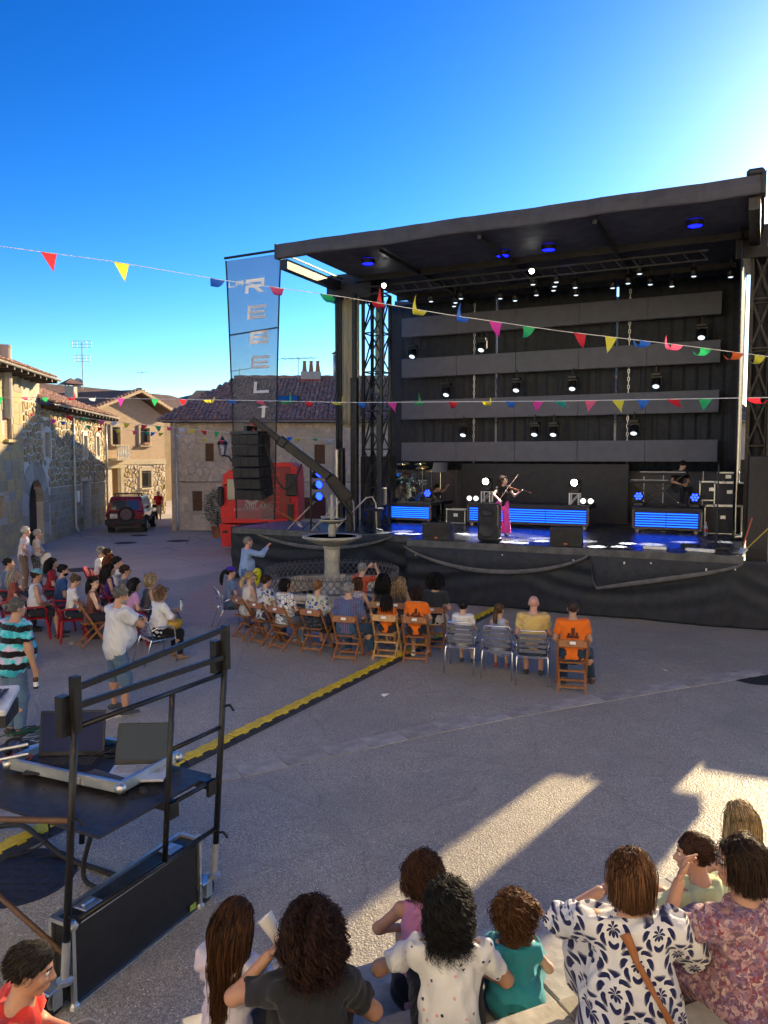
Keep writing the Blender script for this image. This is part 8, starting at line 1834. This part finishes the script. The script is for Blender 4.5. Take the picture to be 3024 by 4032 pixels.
ph = sitter('grey-haired person in an orange-red T-shirt holding up a phone', 361, 626, None, '', k=.9, h=1.72, seat=.46, top=(.52, .085, .035), bottom=(.05, .09, .17), hair='short', hcol=GRY, htip=(.55, .54, .53), hands=[(-.08, .40, 1.24), (.13, .40, 1.24)], elb=[(-1, .1, -.6), (1, .1, -.7)], curl=(1.0, 1.0), pn=(0, 1, 0), group=GA)
put_chair('wood', G(361, 626), az_to(G(361, 626), .9), 'under the person holding up a phone')
c = (ph['wr'][0] + ph['wr'][1]) / 2; t = thing('phone', 'black phone held up sideways by the person in orange-red', 'phone', Wp(ph, c + A3((0, .06, .09))), -az_to(G(361, 626), .9)); m = MB(); m.box((0, 0, 0), (.16, .01, .078), bev=.006); m.build('body', M_BLK, t)
sitter('person with long curly black hair beside the blond one', 383, 641, 'light', 'under the person with curly black hair', k=.5, female=True, h=1.64, top=(.05, .05, .06), sleeve='none', bottom=(.05, .05, .06), hair='curly', hcol=BLKH, hlen=.36, hn=200, skin=SK2, group=GA)
sitter('person with long wavy light brown hair and bare shoulders', 399, 642, 'wood', 'under the person with wavy light hair', k=.5, female=True, h=1.55, top=(.06, .055, .07), sleeve='none', bottom=(.05, .05, .06), hair='curly', hcol=(.24, .15, .08), htip=(.55, .42, .28), hlen=.36, hn=160, group=GA)
GIRL = dict(hd=1.02)
sitter('small child with dark hair in an orange T-shirt', 387, 657, 'light', 'under the small child in orange', k=.45, female=True, h=1.25, top=ORG, bottom=(.02, .02, .03), legs='shorts', hair='long', hcol=BLKH, hlen=.28, hn=90, feet=[(-.08, .34, .16), (.10, .34, .12)], group=GA)
ol = sitter('person with dark bob in an orange T-shirt with a back print', 416.5, 659.5, 'wood', 'under the dark-haired person in orange', k=.4, female=True, h=1.62, top=ORG, bottom=(.02, .02, .025), legs='shorts', hair='bob', hcol=(.03, .014, .012), hn=110, shoe=WHT, feet=[(-.10, .30, .07), (.16, .46, .07)], group=GA)
sitter('person with thick dark curls in a charcoal T-shirt', 434.5, 647.5, 'wood', 'under the person in the charcoal T-shirt', k=.55, h=1.74, top=(.025, .03, .038), bottom=(.62, .58, .50), legs='shorts', hair='afro', hcol=BLKH, hlen=.10, hn=170, skin=SK1, group=GA)
sitter('child with dark hair in two buns and a white T-shirt', 462.5, 669, 'alu', 'under the child in white', k=.7, female=True, h=1.36, top=WHT, bottom=WHT, legs='shorts', hair='bun', hcol=BLKH, feet=[(-.08, .36, .10), (.12, .36, .10)], group=GA)
sitter('child with brown ponytail in a pale blue dress', 498.5, 674, 'alu', 'under the child in the pale blue dress', k=.7, female=True, h=1.34, top=(.38, .44, .66), sleeve='none', bottom=(.38, .44, .66), legs='skirt', hair='pony', hcol=(.06, .03, .015), htip=(.26, .15, .08), hlen=.26, tail=.03, yaw=18, feet=[(-.08, .34, .10), (.10, .36, .10)], shoe=(.35, .08, .06), group=GA)
sitter('bald broad person in a yellow T-shirt', 532.5, 680, 'alu', 'under the bald person in yellow', k=.7, h=1.74, fat=1.22, top=(.62, .45, .17), bottom=(.05, .08, .14), legs='shorts', hair='bald', skin=(.58, .32, .25), group=GA)
oq = sitter('broad person with cropped hair in an orange T-shirt at the row end', 571.5, 688, 'wood', 'at the right end under the person in orange', k=.8, h=1.74, fat=1.2, top=ORG, bottom=(.02, .04, .07), hair='buzz', hcol=(.04, .028, .022), skin=SK2, shoe=(.08, .045, .03), feet=[(-.12, .30, .07), (.32, .36, .07)], group=GA)
def back_print(pr, z):
    m = MB(); U_, X_, F_ = [Vector([float(q) for q in pr[k]]) for k in ('U', 'X', 'FW')]; c = Vector([float(q) for q in pr['pel']]) + U_ * z - F_ * .17; g = 5
    for x0, x1, y0, y1 in ((-.13, .13, 0, .03), (-.10, -.04, .03, .07), (-.03, .035, .03, .15), (.05, .10, .03, .08), (-.07, .08, -.04, -.02)):
        m.add([c + X_ * (x0 + (x1 - x0) * i / g) + U_ * (y0 + (y1 - y0) * j) for j in (0, 1) for i in range(g + 1)], [(i, i + 1, g + 2 + i, g + 1 + i) for i in range(g)])
    o = mesh_multi('back_print', [mb_part(m)], [plain((.10, .03, .02))], pr['root']); sm = o.modifiers.new('w', 'SHRINKWRAP'); sm.target = [q for q in pr['root'].children if q.name.startswith('top')][0]; sm.offset = .006; sm.wrap_mode = 'ABOVE_SURFACE'
back_print(oq, .24); back_print(ol, .22)
# ------------------------------------------------------------------ audience on the left
L = [  # px, py, chair, label, who, kw
 (8, 618, 'red', 'person with short dark hair in a blue shirt at the far left', dict(h=1.72, top=(.04, .12, .26), hair='short', hcol=BLKH, skin=SK2)),
 (14, 632, 'red', 'person with long grey-blond hair in a rust top', dict(female=True, h=1.64, top=(.26, .07, .05), hair='long', hcol=(.26, .22, .18), htip=(.62, .56, .50), hlen=.3, hn=110)),
 (36, 638, 'red', 'person in a turquoise cap and white sleeveless shirt', dict(h=1.78, fat=1.1, top=(.60, .62, .68), sleeve='none', bottom=(.02, .025, .04), hair='short', hcol=BRN, cap=(.16, .42, .50), skin=SK2, legs='shorts', feet=[(-.2, .5, .07), (.2, .45, .07)])),
 (52, 616, 'red', 'person with long black hair in a red top', dict(female=True, h=1.66, top=(.30, .02, .03), hair='long', hcol=BLKH, hlen=.34, hn=120)),
 (62, 630, 'red', 'bearded person with dark hair and sunglasses in a blue shirt', dict(h=1.78, top=(.04, .10, .24), hair='short', hcol=BLKH, beard=BLKH, glasses='sun', legs='shorts', bottom=(.05, .09, .2), feet=[(-.25, .5, .07), (.22, .5, .07)], hn=60)),
 (73, 640, 'red', 'person with a white hair clip and white T-shirt looking down', dict(female=True, h=1.6, top=WHT, bottom=(.03, .04, .07), hair='bun', hcol=(.05, .03, .02), htip=(.3, .2, .12), nod=22)),
 (93, 645, 'wood', 'person with glasses and long dark hair turning back', dict(female=True, h=1.66, top=(.16, .06, .05), sleeve='strap', bottom=(.03, .03, .05), hair='long', hcol=BLKH, hlen=.26, hn=110, glasses='clear', yaw=60, twist=-15, skin=SK3)),
 (100, 600, 'red', 'person in a grey flat cap at the back of the left group', dict(h=1.7, top=WHT, hair='short', hcol=GRY, cap=(.16, .14, .12))),
 (107, 603, 'red', 'person with wavy dark hair in brown at the back of the left group', dict(h=1.74, top=(.09, .06, .05), hair='short', hcol=BRN)),
 (110, 610, 'wood', 'person with dark red hair in the left group', dict(female=True, h=1.66, top=(.10, .04, .03), hair='long', hcol=(.10, .02, .008), htip=(.32, .09, .03), hlen=.3, hn=110)),
 (116, 617, 'red', 'person in a white shirt raising a glass to the mouth', dict(h=1.76, top=WHT, hair='short', hcol=BLKH, hands=[(-.08, .28, .9), (.05, .24, 1.20)], elb=[(-1, -.4, -.6), (1, .2, -.8)], curl=(.6, 1.1), skin=SK1)),
 (109, 626, 'red', 'person with long black hair in a purple strap top', dict(female=True, h=1.68, top=(.07, .03, .20), sleeve='none', hair='long', hcol=BLKH, hlen=.34, hn=120, skin=SK1)),
 (124, 630, 'red', 'person with dark hair and glasses behind the pink top', dict(h=1.74, top=(.10, .11, .14), hair='short', hcol=BRN, glasses='clear', skin=SK1)),
 (131, 645, 'red', 'person with long black hair in a pink top', dict(female=True, h=1.6, top=(.56, .30, .52), hair='long', hcol=BLKH, hlen=.26, hn=110, lean=14)),
 (146, 640, 'alu', 'person with blond curls leaning forward', dict(female=True, h=1.62, top=(.12, .12, .14), sleeve='none', hair='curly', hcol=(.40, .27, .13), htip=(.78, .62, .38), hlen=.12, hn=150, lean=16)),
]
for px, py, chr_, lab, kw in L:
    kw.setdefault('bottom', (.03, .04, .07)); kw.setdefault('vox', .023); who = 'under the ' + lab if len(lab.split()) < 11 else 'under the ' + ' '.join(lab.split()[:10]); sitter(lab, px, py, chr_, who, k=1.0, add=6, group=GB, **kw)
wb = sitter('short-haired person in a white blouse and black trousers with a yellow bag', 158, 661, 'alu', 'under the person in the white blouse', k=1.0, add=4, female=True, h=1.64, fat=1.2, top=(.72, .72, .74), sleeve='half', bottom=(.012, .013, .018), legs='long', hair='curly', hcol=(.16, .09, .05), htip=(.42, .28, .17), hlen=.07, hn=140, lean=12, shoe=(.35, .20, .12), hands=[(-.04, .36, .86), (.08, .36, .84)], group=GB)
t = thing('handbag', 'mustard yellow handbag on the lap of the person in white', 'bag', Wp(wb, (.16, .30, .66)), -az_to(G(158, 661))); m = MB(); m.ball((0, 0, 0), .14, 14, 10, sc=(.7, 1.1, .75)); m.build('body', P('mustard_leather', (.42, .25, .03), .5, bump=.4, bscale=20), t, smooth=True); m = MB(); m.tube([(0, -.12, .06), (0, -.05, .2), (0, .05, .2), (0, .12, .06)], .012, 6); m.build('strap', M_BLK, t)
t = thing('water_bottle', 'small clear bottle in the hands of the person in white', 'bottle', Wp(wb, wb['wr'][1] + A3((0, .10, .02)))); m = MB(); m.lathe([(.033, 0), (.034, .13), (.014, .18), (.014, .2)], 12); m.build('body', gl_.m, t, smooth=True); m = MB(); m.cyl((0, 0, .2), (0, 0, .22), .016, n=10); m.build('cap', M_BLK, t)
# standing people
def stander(label, px, py, azd, **kw): kw.setdefault('vox', .024); return person(label, G(px, py), R(azd), kind='stand', **kw)
stander('elderly white-haired person in a checked shirt with hands on hips', 24, 590.5, 62, h=1.72, fat=1.22, top=pat('cloth_lilac_check', plaid((.52, .52, .62), (.25, .25, .42), 20)), bottom=(.17, .12, .09), hair='short', hcol=(.5, .49, .47), htip=(.8, .79, .77), skin=(.58, .33, .26), hands=[(-.20, .10, 1.02), (.20, .10, 1.02)], elb=[(-1, -.5, 0), (1, -.5, 0)], glasses='clear')
eo = stander('elderly grey-haired person in a pale blouse and patterned skirt', 36, 588, 62, female=True, h=1.60, fat=1.15, top=(.56, .52, .52), bottom=pat('cloth_grey_leaf', blooms((.05, .06, .075), [(.30, .32, .34), (.16, .18, .2)], 26, .4)), legs='flare', hair='short', hcol=(.34, .34, .33), htip=(.6, .6, .58), hands=[(-.04, .28, .98), (.06, .28, .98)])
t = thing('cardigan', 'white cardigan over the arm of the elderly person', 'cardigan', Wp(eo, (.04, .27, .95))); m = MB(); g = 6; m.add([((i / g - .5) * .28 + .02 * math.sin(j * 2), .03 * math.sin(i * 2 + j) - .01 * j, .03 - j * .09) for j in range(5) for i in range(g + 1)], [(j * (g + 1) + i, j * (g + 1) + i + 1, (j + 1) * (g + 1) + i + 1, (j + 1) * (g + 1) + i) for j in range(4) for i in range(g)]); o = m.build('knit', plain(WHT), t, smooth=True); o.modifiers.new('t', 'SOLIDIFY').thickness = .025
stander('person in a red T-shirt and beige shorts walking in the lane', 159, 520, 175, h=1.66, fat=1.1, top=(.42, .01, .02), bottom=(.50, .42, .33), legs='knee', hair='short', hcol=(.4, .38, .34), htip=(.7, .68, .62), shoe=(.2, .12, .08), feet=[(-.10, .10, .07), (.10, -.08, .10)])
stander('person in a pale blue shirt and jeans waving towards the stage', 245, 612, 62, h=1.76, fat=1.12, top=(.24, .36, .62), sleeve='long', bottom=(.09, .16, .28), hair='buzz', hcol=(.22, .19, .17), skin=(.56, .31, .24), glasses='up', hands=[(-.24, .12, .86), (.16, .50, 1.52)], elb=[(-1, -.5, -.5), (1, .1, -1)], curl=(.5, .25), pn=(-.5, .8, .2), pn_l=(1, 0, 0))
wt = stander('bearded grey-haired person in a white T-shirt and denim shorts', 117, 714, 48, vox=.017, h=1.80, fat=1.22, lean=6, top=(.62, .64, .70), loose=2.6, hemz=-.20, bottom=DEN, legs='knee', hair='short', hcol=(.10, .095, .09), htip=(.34, .33, .32), beard=(.42, .41, .40), glasses='clear', skin=SK2, nod=14, yaw=10, hands=[(.14, .32, 1.33), (-.02, .34, 1.30)], elb=[(-.6, .3, -.8), (1, .25, -.45)], curl=(.9, .9), shoe=(.07, .075, .08), feet=[(-.20, .04, .07), (.17, .06, .07)])
td = stander('person in a black and turquoise tie-dye T-shirt holding a bottle', 14, 736, 35, vox=.017, h=1.78, fat=1.4, top=pat('cloth_tiedye', tiedye), loose=2.0, hemz=-.18, bottom=(.10, .17, .27), hair='short', hcol=(.09, .085, .08), htip=(.3, .3, .3), skin=SK2, yaw=12, hands=[(-.3, .08, .82), (.30, .16, .80)], curl=(.6, 1.2), pn=(-1, 0, 0))
t = thing('beer_bottle', 'brown beer bottle hanging from the hand of the tie-dye person', 'bottle', Wp(td, td['wr'][1] + A3((0, .01, -.26)))); m = MB(); m.lathe([(0, 0), (.03, .0), (.031, .12), (.014, .17), (.013, .22), (.0, .22)], 14); m.build('glass', P('brown_glass', (.05, .018, .006), .12), t, smooth=True); m = MB(); m.lathe([(.0315, .03), (.0315, .09)], 14); m.build('paper_label', M_WHITE, t)
p = G(-9, 672); person('person in a bright cyan T-shirt cut by the left edge', p, R(55), h=1.75, top=(.03, .45, .62), hair='short', hcol=BRN, vox=.024, group=GB); put_chair('red', p, R(55), 'at the left edge under the cyan T-shirt')
# violinist and stage hands
vg = G(502, 535.8, DZ); vi = person('violinist with dark hair, black top and pink flared trousers', vg, R(170), kind='stand', female=True, h=1.56, vox=.016, top=(.012, .012, .015), sleeve='cap', bottom=(.88, .09, .46), legs='flare', hair='long', hcol=BRN, hlen=.28, hn=160, skin=(.62, .40, .36), shoe=(.7, .68, .7), feet=[(-.10, .02, .07), (.20, .02, .07)], yaw=-28, nod=10, hands=[(-.38, .30, 1.18), (.22, .36, .98)], elb=[(-.8, .4, -1), (1, -.2, -.3)], curl=(.9, 1.0))
vl = thing('violin', 'brown violin held under the chin of the performer', 'violin', Wp(vi, (-.24, .27, 1.24))); q = Matrix.Rotation(R(170) * -1 + R(-38), 4, 'Z') @ Matrix.Rotation(R(-14), 4, 'Y'); vl.rotation_euler = (q.to_euler())
m = MB(); vs = []; nn = 24; outl = [(.175 * math.cos(a), (.085 + .022 * math.cos(2 * a) - .008 * math.cos(4 * a)) * math.sin(a)) for a in np.linspace(0, 6.28, nn + 1)[:-1]]; m.prism(outl, -.02, .02); m.build('body', P('violin_varnish', (.16, .05, .02), .25), vl); m = MB(); m.box((-.29, 0, .025), (.26, .026, .02)); m.build('neck', M_BLK, vl); m = MB(); m.ball((-.43, 0, .02), .022); m.build('scroll', P('violin_varnish', (.16, .05, .02), .25), vl)
bwv = thing('violin_bow', 'thin violin bow pointing up from the performer hand', 'bow', Wp(vi, vi['wr'][1] + A3((0, .06, 0)))); tip = Wp(vi, (-.32, .30, 1.62)) - bwv.location; m = MB(); m.tube([(0, 0, 0), tip * .5 + Vector((0, 0, .02)), tip], .006, 5); m.build('stick', P('pale_bow_wood', (.45, .36, .28), .4), bwv)
t = thing('shirt_print', 'x', 'x') if False else None
hg = S(-10.9, 6.5, DZ); person('stage hand in black bending over behind the drum kit', hg, R(150), kind='stand', h=1.72, lean=42, top=(.012, .012, .015), bottom=(.015, .015, .02), hair='short', hcol=(.2, .05, .02), skin=(.5, .25, .2), yaw=10, hands=[(-.2, .55, 1.0), (.2, .55, 1.0)], vox=.024)
person('stage hand in black crouching behind the drums', S(-9.75, 6.4, DZ), R(120), kind='sit', seat=.35, h=1.72, lean=30, top=(.015, .015, .018), bottom=(.015, .015, .02), hair='short', hcol=BLKH, cap=(.01, .01, .012), hands=[(-.2, .6, 1.1), (.2, .5, .6)], vox=.026)
person('musician in black sitting among the keyboards at the right', S(RU[4] + 1.05, 5.6, DZ + .7), R(165), kind='sit', seat=.42, h=1.7, lean=20, top=(.015, .015, .018), bottom=(.015, .015, .02), hair='short', hcol=BLKH, nod=25, vox=.026)
# balloon at the fountain
bp_ = G(256, 597); bl = thing('balloon', 'yellow foil balloon floating at the fountain railing', 'balloon', (bp_.x, bp_.y, .0)); zb = AT(257.5, 577, bp_.y).z; m = MB(); m.lathe([(0, .28), (.06, .27), (.125, .22), (.135, .13), (.10, .02), (.04, -.09), (.01, -.14), (0, -.15)], 16, M=Matrix.Translation((.03, 0, zb - .08)) @ Matrix.Diagonal((.9, .45, 1.15, 1))); m.build('foil', P('yellow_foil', (.72, .72, .02), .25), bl, smooth=True)
m = MB(); [m.box((.03 + x, -.065, zb + z), (w, .008, h_), rot=Matrix.Rotation(R(a), 3, 'Y')) for x, z, w, h_, a in ((-.02, .13, .10, .025, -20), (0, .04, .09, .022, 15), (.01, -.04, .03, .09, 8), (-.04, .02, .02, .10, 0))]; m.build('markings', M_BLK, bl); m = MB(); m.tube([(.03, 0, zb - .24), (.02, 0, zb - .45), (0, 0, .5)], .003, 4); m.build('string', M_WHITE, bl)
# ================================================================== people on the steps, seen from behind
def fg(label, px, ytop, d, azd, h, sh=.89, **kw):
    """px/ytop: top of the head; d: distance; sitting height gives the seat level"""
    r = ray(px, ytop + 9); w = Vector((0, 0, H)) + r * d; s = h / 1.70; lean = kw.get('lean', 14); sit = (.105 + .51 * math.cos(R(lean)) + .215) * s + .010
    a = R(azd); f = Vector((math.sin(a), math.cos(a), 0)); z = w.z - sit; loc = Vector((w.x, w.y, z)) - f * (.52 * math.sin(R(lean)) * s + .02)
    kw.setdefault('vox', .0105); kw.setdefault('feet', [(-.14, .40, -.17), (.12, .42, -.19)]); kw.setdefault('hands', [(-.10, .38, .32), (.10, .38, .30)]); kw.setdefault('lean', lean)
    return person(label, loc, a, kind='sit', seat=0.0, h=h, group=GC, **kw)
KNEE = dict(feet=[(-.13, .36, -.16), (.13, .38, -.16)], hands=[(.06, .40, .26), (-.06, .42, .24)])
f2 = fg('person with long brown hair in a white T-shirt on the steps', 236, 900, 3.85, 22, 1.66, female=True, top=(.62, .60, .72), sleeve='cap', bottom=(.06, .07, .12), hair='long', hcol=(.030, .014, .009), htip=(.13, .055, .024), hlen=.46, gather=.42, hn=900, skin=SK2, lean=14, yaw=12, **KNEE)
f3 = fg('person with thick dark curls in a black T-shirt drinking from a cup', 312, 914, 3.60, -8, 1.70, female=True, fat=1.1, top=(.02, .022, .028), bottom=(.03, .03, .04), hair='curly', hcol=(.018, .009, .007), htip=(.06, .026, .018), hlen=.20, fluff=2.3, hn=1300, skin=SK2, lean=18, yaw=-10, hands=[(-.20, .30, .60), (.12, .40, .26)], elb=[(-1, .1, -.9), (1, -.2, -.6)], curl=(1.0, .7), feet=[(-.14, .38, -.2), (.14, .38, -.2)])
cw = Wp(f3, f3['wr'][0] + A3((.02, .06, .08))); t = thing('plastic_cup', 'white plastic cup held up by the curly-haired drinker', 'cup', cw); t.rotation_euler = (R(-15), R(-38), 0); m = MB(); m.lathe([(.030, -.06), (.042, .075), (.044, .078), (.040, .075), (.029, -.055), (0, -.055)], 22); m.build('cup_body', P('white_plastic', (.72, .72, .74), .35, vary=.03), t, smooth=True)
f4 = fg('person with brown curls in a pink strap top sitting low on the steps', 424, 858, 4.55, 8, 1.50, female=True, top=(.56, .22, .40), sleeve='strap', bottom=(.012, .012, .016), legs='brief', hair='curly', hcol=(.05, .022, .012), htip=(.13, .06, .03), hlen=.12, fluff=1.4, hn=1000, skin=(.50, .27, .19), lean=24, hands=[(-.08, .34, .24), (.06, .34, .24)], elb=[(-1, -.1, -.3), (1, -.1, -.3)], feet=[(-.16, .36, -.20), (.10, .38, -.2)], shoe=(.6, .6, .62))
f5 = fg('person with long wavy black hair in a white printed T-shirt', 449, 884, 3.80, 2, 1.66, female=True, fat=1.06, top=pat('cloth_small_motifs', smalldots), bottom=(.012, .012, .016), hair='curly', hcol=(.006, .006, .007), htip=(.03, .029, .031), hlen=.23, hn=1100, skin=SK2, lean=14, hands=[(-.18, .38, .34), (.16, .40, .24)], elb=[(-1, -.05, -.5), (1, -.2, -.6)])
m = MB(); m.tube([f5['hp'](-.02, -.10, .095), f5['hp'](0, -.085, .112), f5['hp'](.025, -.09, .10)], .006, 6); mesh_multi('hair_clip', [mb_part(m)], [M_ALU], f5['root'])
f6 = fg('toddler with brown pigtails in a turquoise dress', 515, 903, 4.05, 4, .98, female=True, top=(.035, .30, .38), sleeve='cap', bottom=(.035, .30, .38), legs='skirt', hair='curly', hcol=(.07, .030, .013), htip=(.24, .11, .045), hlen=.085, hn=700, skin=SK3, lean=8, hd=1.08, vox=.009, loose=1.5, feet=[(-.10, .24, -.10), (.10, .24, -.10)], hands=[(-.14, .16, .16), (.12, .18, .14)])
for sg in (-1, 1):
    m = MB(); n_ = 60; rr = np.random.default_rng(5 + sg); base = f6['hp'](sg * .075, -.035, .085); ro = (base + rr.normal(0, .008, (n_, 3))).astype(f32); dr = np.tile(nrm(np.array([sg * .9, -.3, .5])), (n_, 1)) + rr.normal(0, .25, (n_, 3)); Q = strands(ro, dr.astype(f32), (rr.uniform(.06, .11, n_)).astype(f32), 10, lambda p: np.full(len(p), 1.0), np.zeros(n_, f32), .006, 90, 1, 3, .8); V, F, tn = strand_mesh(Q, .004, 4); o = mesh_multi('pigtail', [(V, F, 0)], [mat_hair((.07, .030, .013), (.38, .18, .07))], f6['root']); a_ = o.data.attributes.new('tone', 'FLOAT', 'POINT'); a_.data.foreach_set('value', tn.astype(f32)); m.tube([base + .014 * (math.cos(a) * A3((0, 1, 0)) + math.sin(a) * A3((0, 0, 1))) for a in np.linspace(0, 6.28, 9)[:-1]], .005, 5, closed=True); mesh_multi('hair_band', [mb_part(m)], [plain((.6, .45, .2))], f6['root'])
f7 = fg('person with copper bob in a navy and white damask blouse', 632, 853, 3.45, 8, 1.70, female=True, fat=1.28, top=pat('cloth_damask', damask), sleeve='half', loose=1.7, bottom=pat('cloth_damask', damask), legs='skirt', hair='bob', hcol=(.085, .035, .016), htip=(.22, .105, .045), hn=1000, skin=SK2, lean=14, hands=[(-.10, .42, .52), (.16, .42, .30)], elb=[(-1, .1, -.6), (1, -.1, -.6)])
m = MB(); pel, U_, X_, F_ = f7['pel'], f7['U'], f7['X'], f7['FW']; pts = []
for k in range(22):
    q = k / 21; p_ = pel + U_ * (.47 - .40 * q) + X_ * (-.07 + .25 * q); lo_, hi_ = 0.0, .45
    pts.append(p_ - F_ * (.150 + .035 * math.sin(q * 2.6)))
vs = []; 
for p_ in pts: vs += [p_ - X_ * .018 - U_ * .009, p_ + X_ * .018 + U_ * .009]
m.add(vs, [(2 * k, 2 * k + 1, 2 * k + 3, 2 * k + 2) for k in range(21)]); o = mesh_multi('bag_strap', [mb_part(m)], [P('tan_leather_strap', (.30, .11, .035), .5)], f7['root']); sm = o.modifiers.new('wrap', 'SHRINKWRAP'); sm.target = [c for c in f7['root'].children if c.name.startswith('top')][0]; sm.offset = .008; sm.wrap_mode = 'ABOVE_SURFACE'; o.modifiers.new('t', 'SOLIDIFY').thickness = .006
f8 = fg('child with short dark hair in a pale lime T-shirt', 697, 836, 4.05, -28, 1.42, top=(.52, .62, .34), bottom=(.05, .12, .30), legs='shorts', hair='short', hcol=(.022, .012, .009), htip=(.12, .05, .025), skin=SK2, lean=20, yaw=-38, hands=[(-.22, .40, .34), (.10, .38, .28)])
f9 = fg('person with dark hair and sunglasses in a mauve flowered dress', 742, 840, 3.50, -30, 1.70, female=True, fat=1.15, top=pat('cloth_mauve_flecks', fleck), sleeve='half', loose=1.8, bottom=pat('cloth_mauve_flecks', fleck), legs='skirt', hair='bob', hcol=(.014, .009, .008), htip=(.06, .032, .02), hn=1000, skin=SK2, lean=12, yaw=-40, glasses='sun', hands=[(-.17, .33, .62), (.16, .40, .26)], elb=[(-.8, .3, -.9), (1, -.2, -.6)], curl=(.55, .7), pn_l=(.6, -.5, .2))
f10 = fg('person with long straight blond hair and white strap top', 741, 800, 4.90, -6, 1.66, female=True, top=(.66, .66, .68), sleeve='strap', bottom=(.05, .10, .26), legs='shorts', hair='long', hcol=(.26, .17, .085), htip=(.70, .52, .28), hlen=.34, hn=800, skin=SK1, lean=14, glasses='sun')
f11 = fg('person at the right edge raising a hand, mostly out of view', 800, 800, 4.85, -20, 1.70, top=(.03, .03, .04), bottom=(.03, .03, .05), hair='short', hcol=BRN, skin=SK2, hands=[(-.24, .32, .50), (.1, .4, .3)], elb=[(-1, .1, -.8), (1, -.2, -.6)], curl=(.9, .7))
f1 = fg('person with short dark hair in a red T-shirt at the lower left corner', 24, 944, 3.45, 68, 1.74, top=(.72, .045, .03), bottom=(.04, .05, .08), hair='short', hcol=(.012, .009, .008), htip=(.09, .075, .06), skin=(.50, .27, .17), lean=16, yaw=10, nod=8)
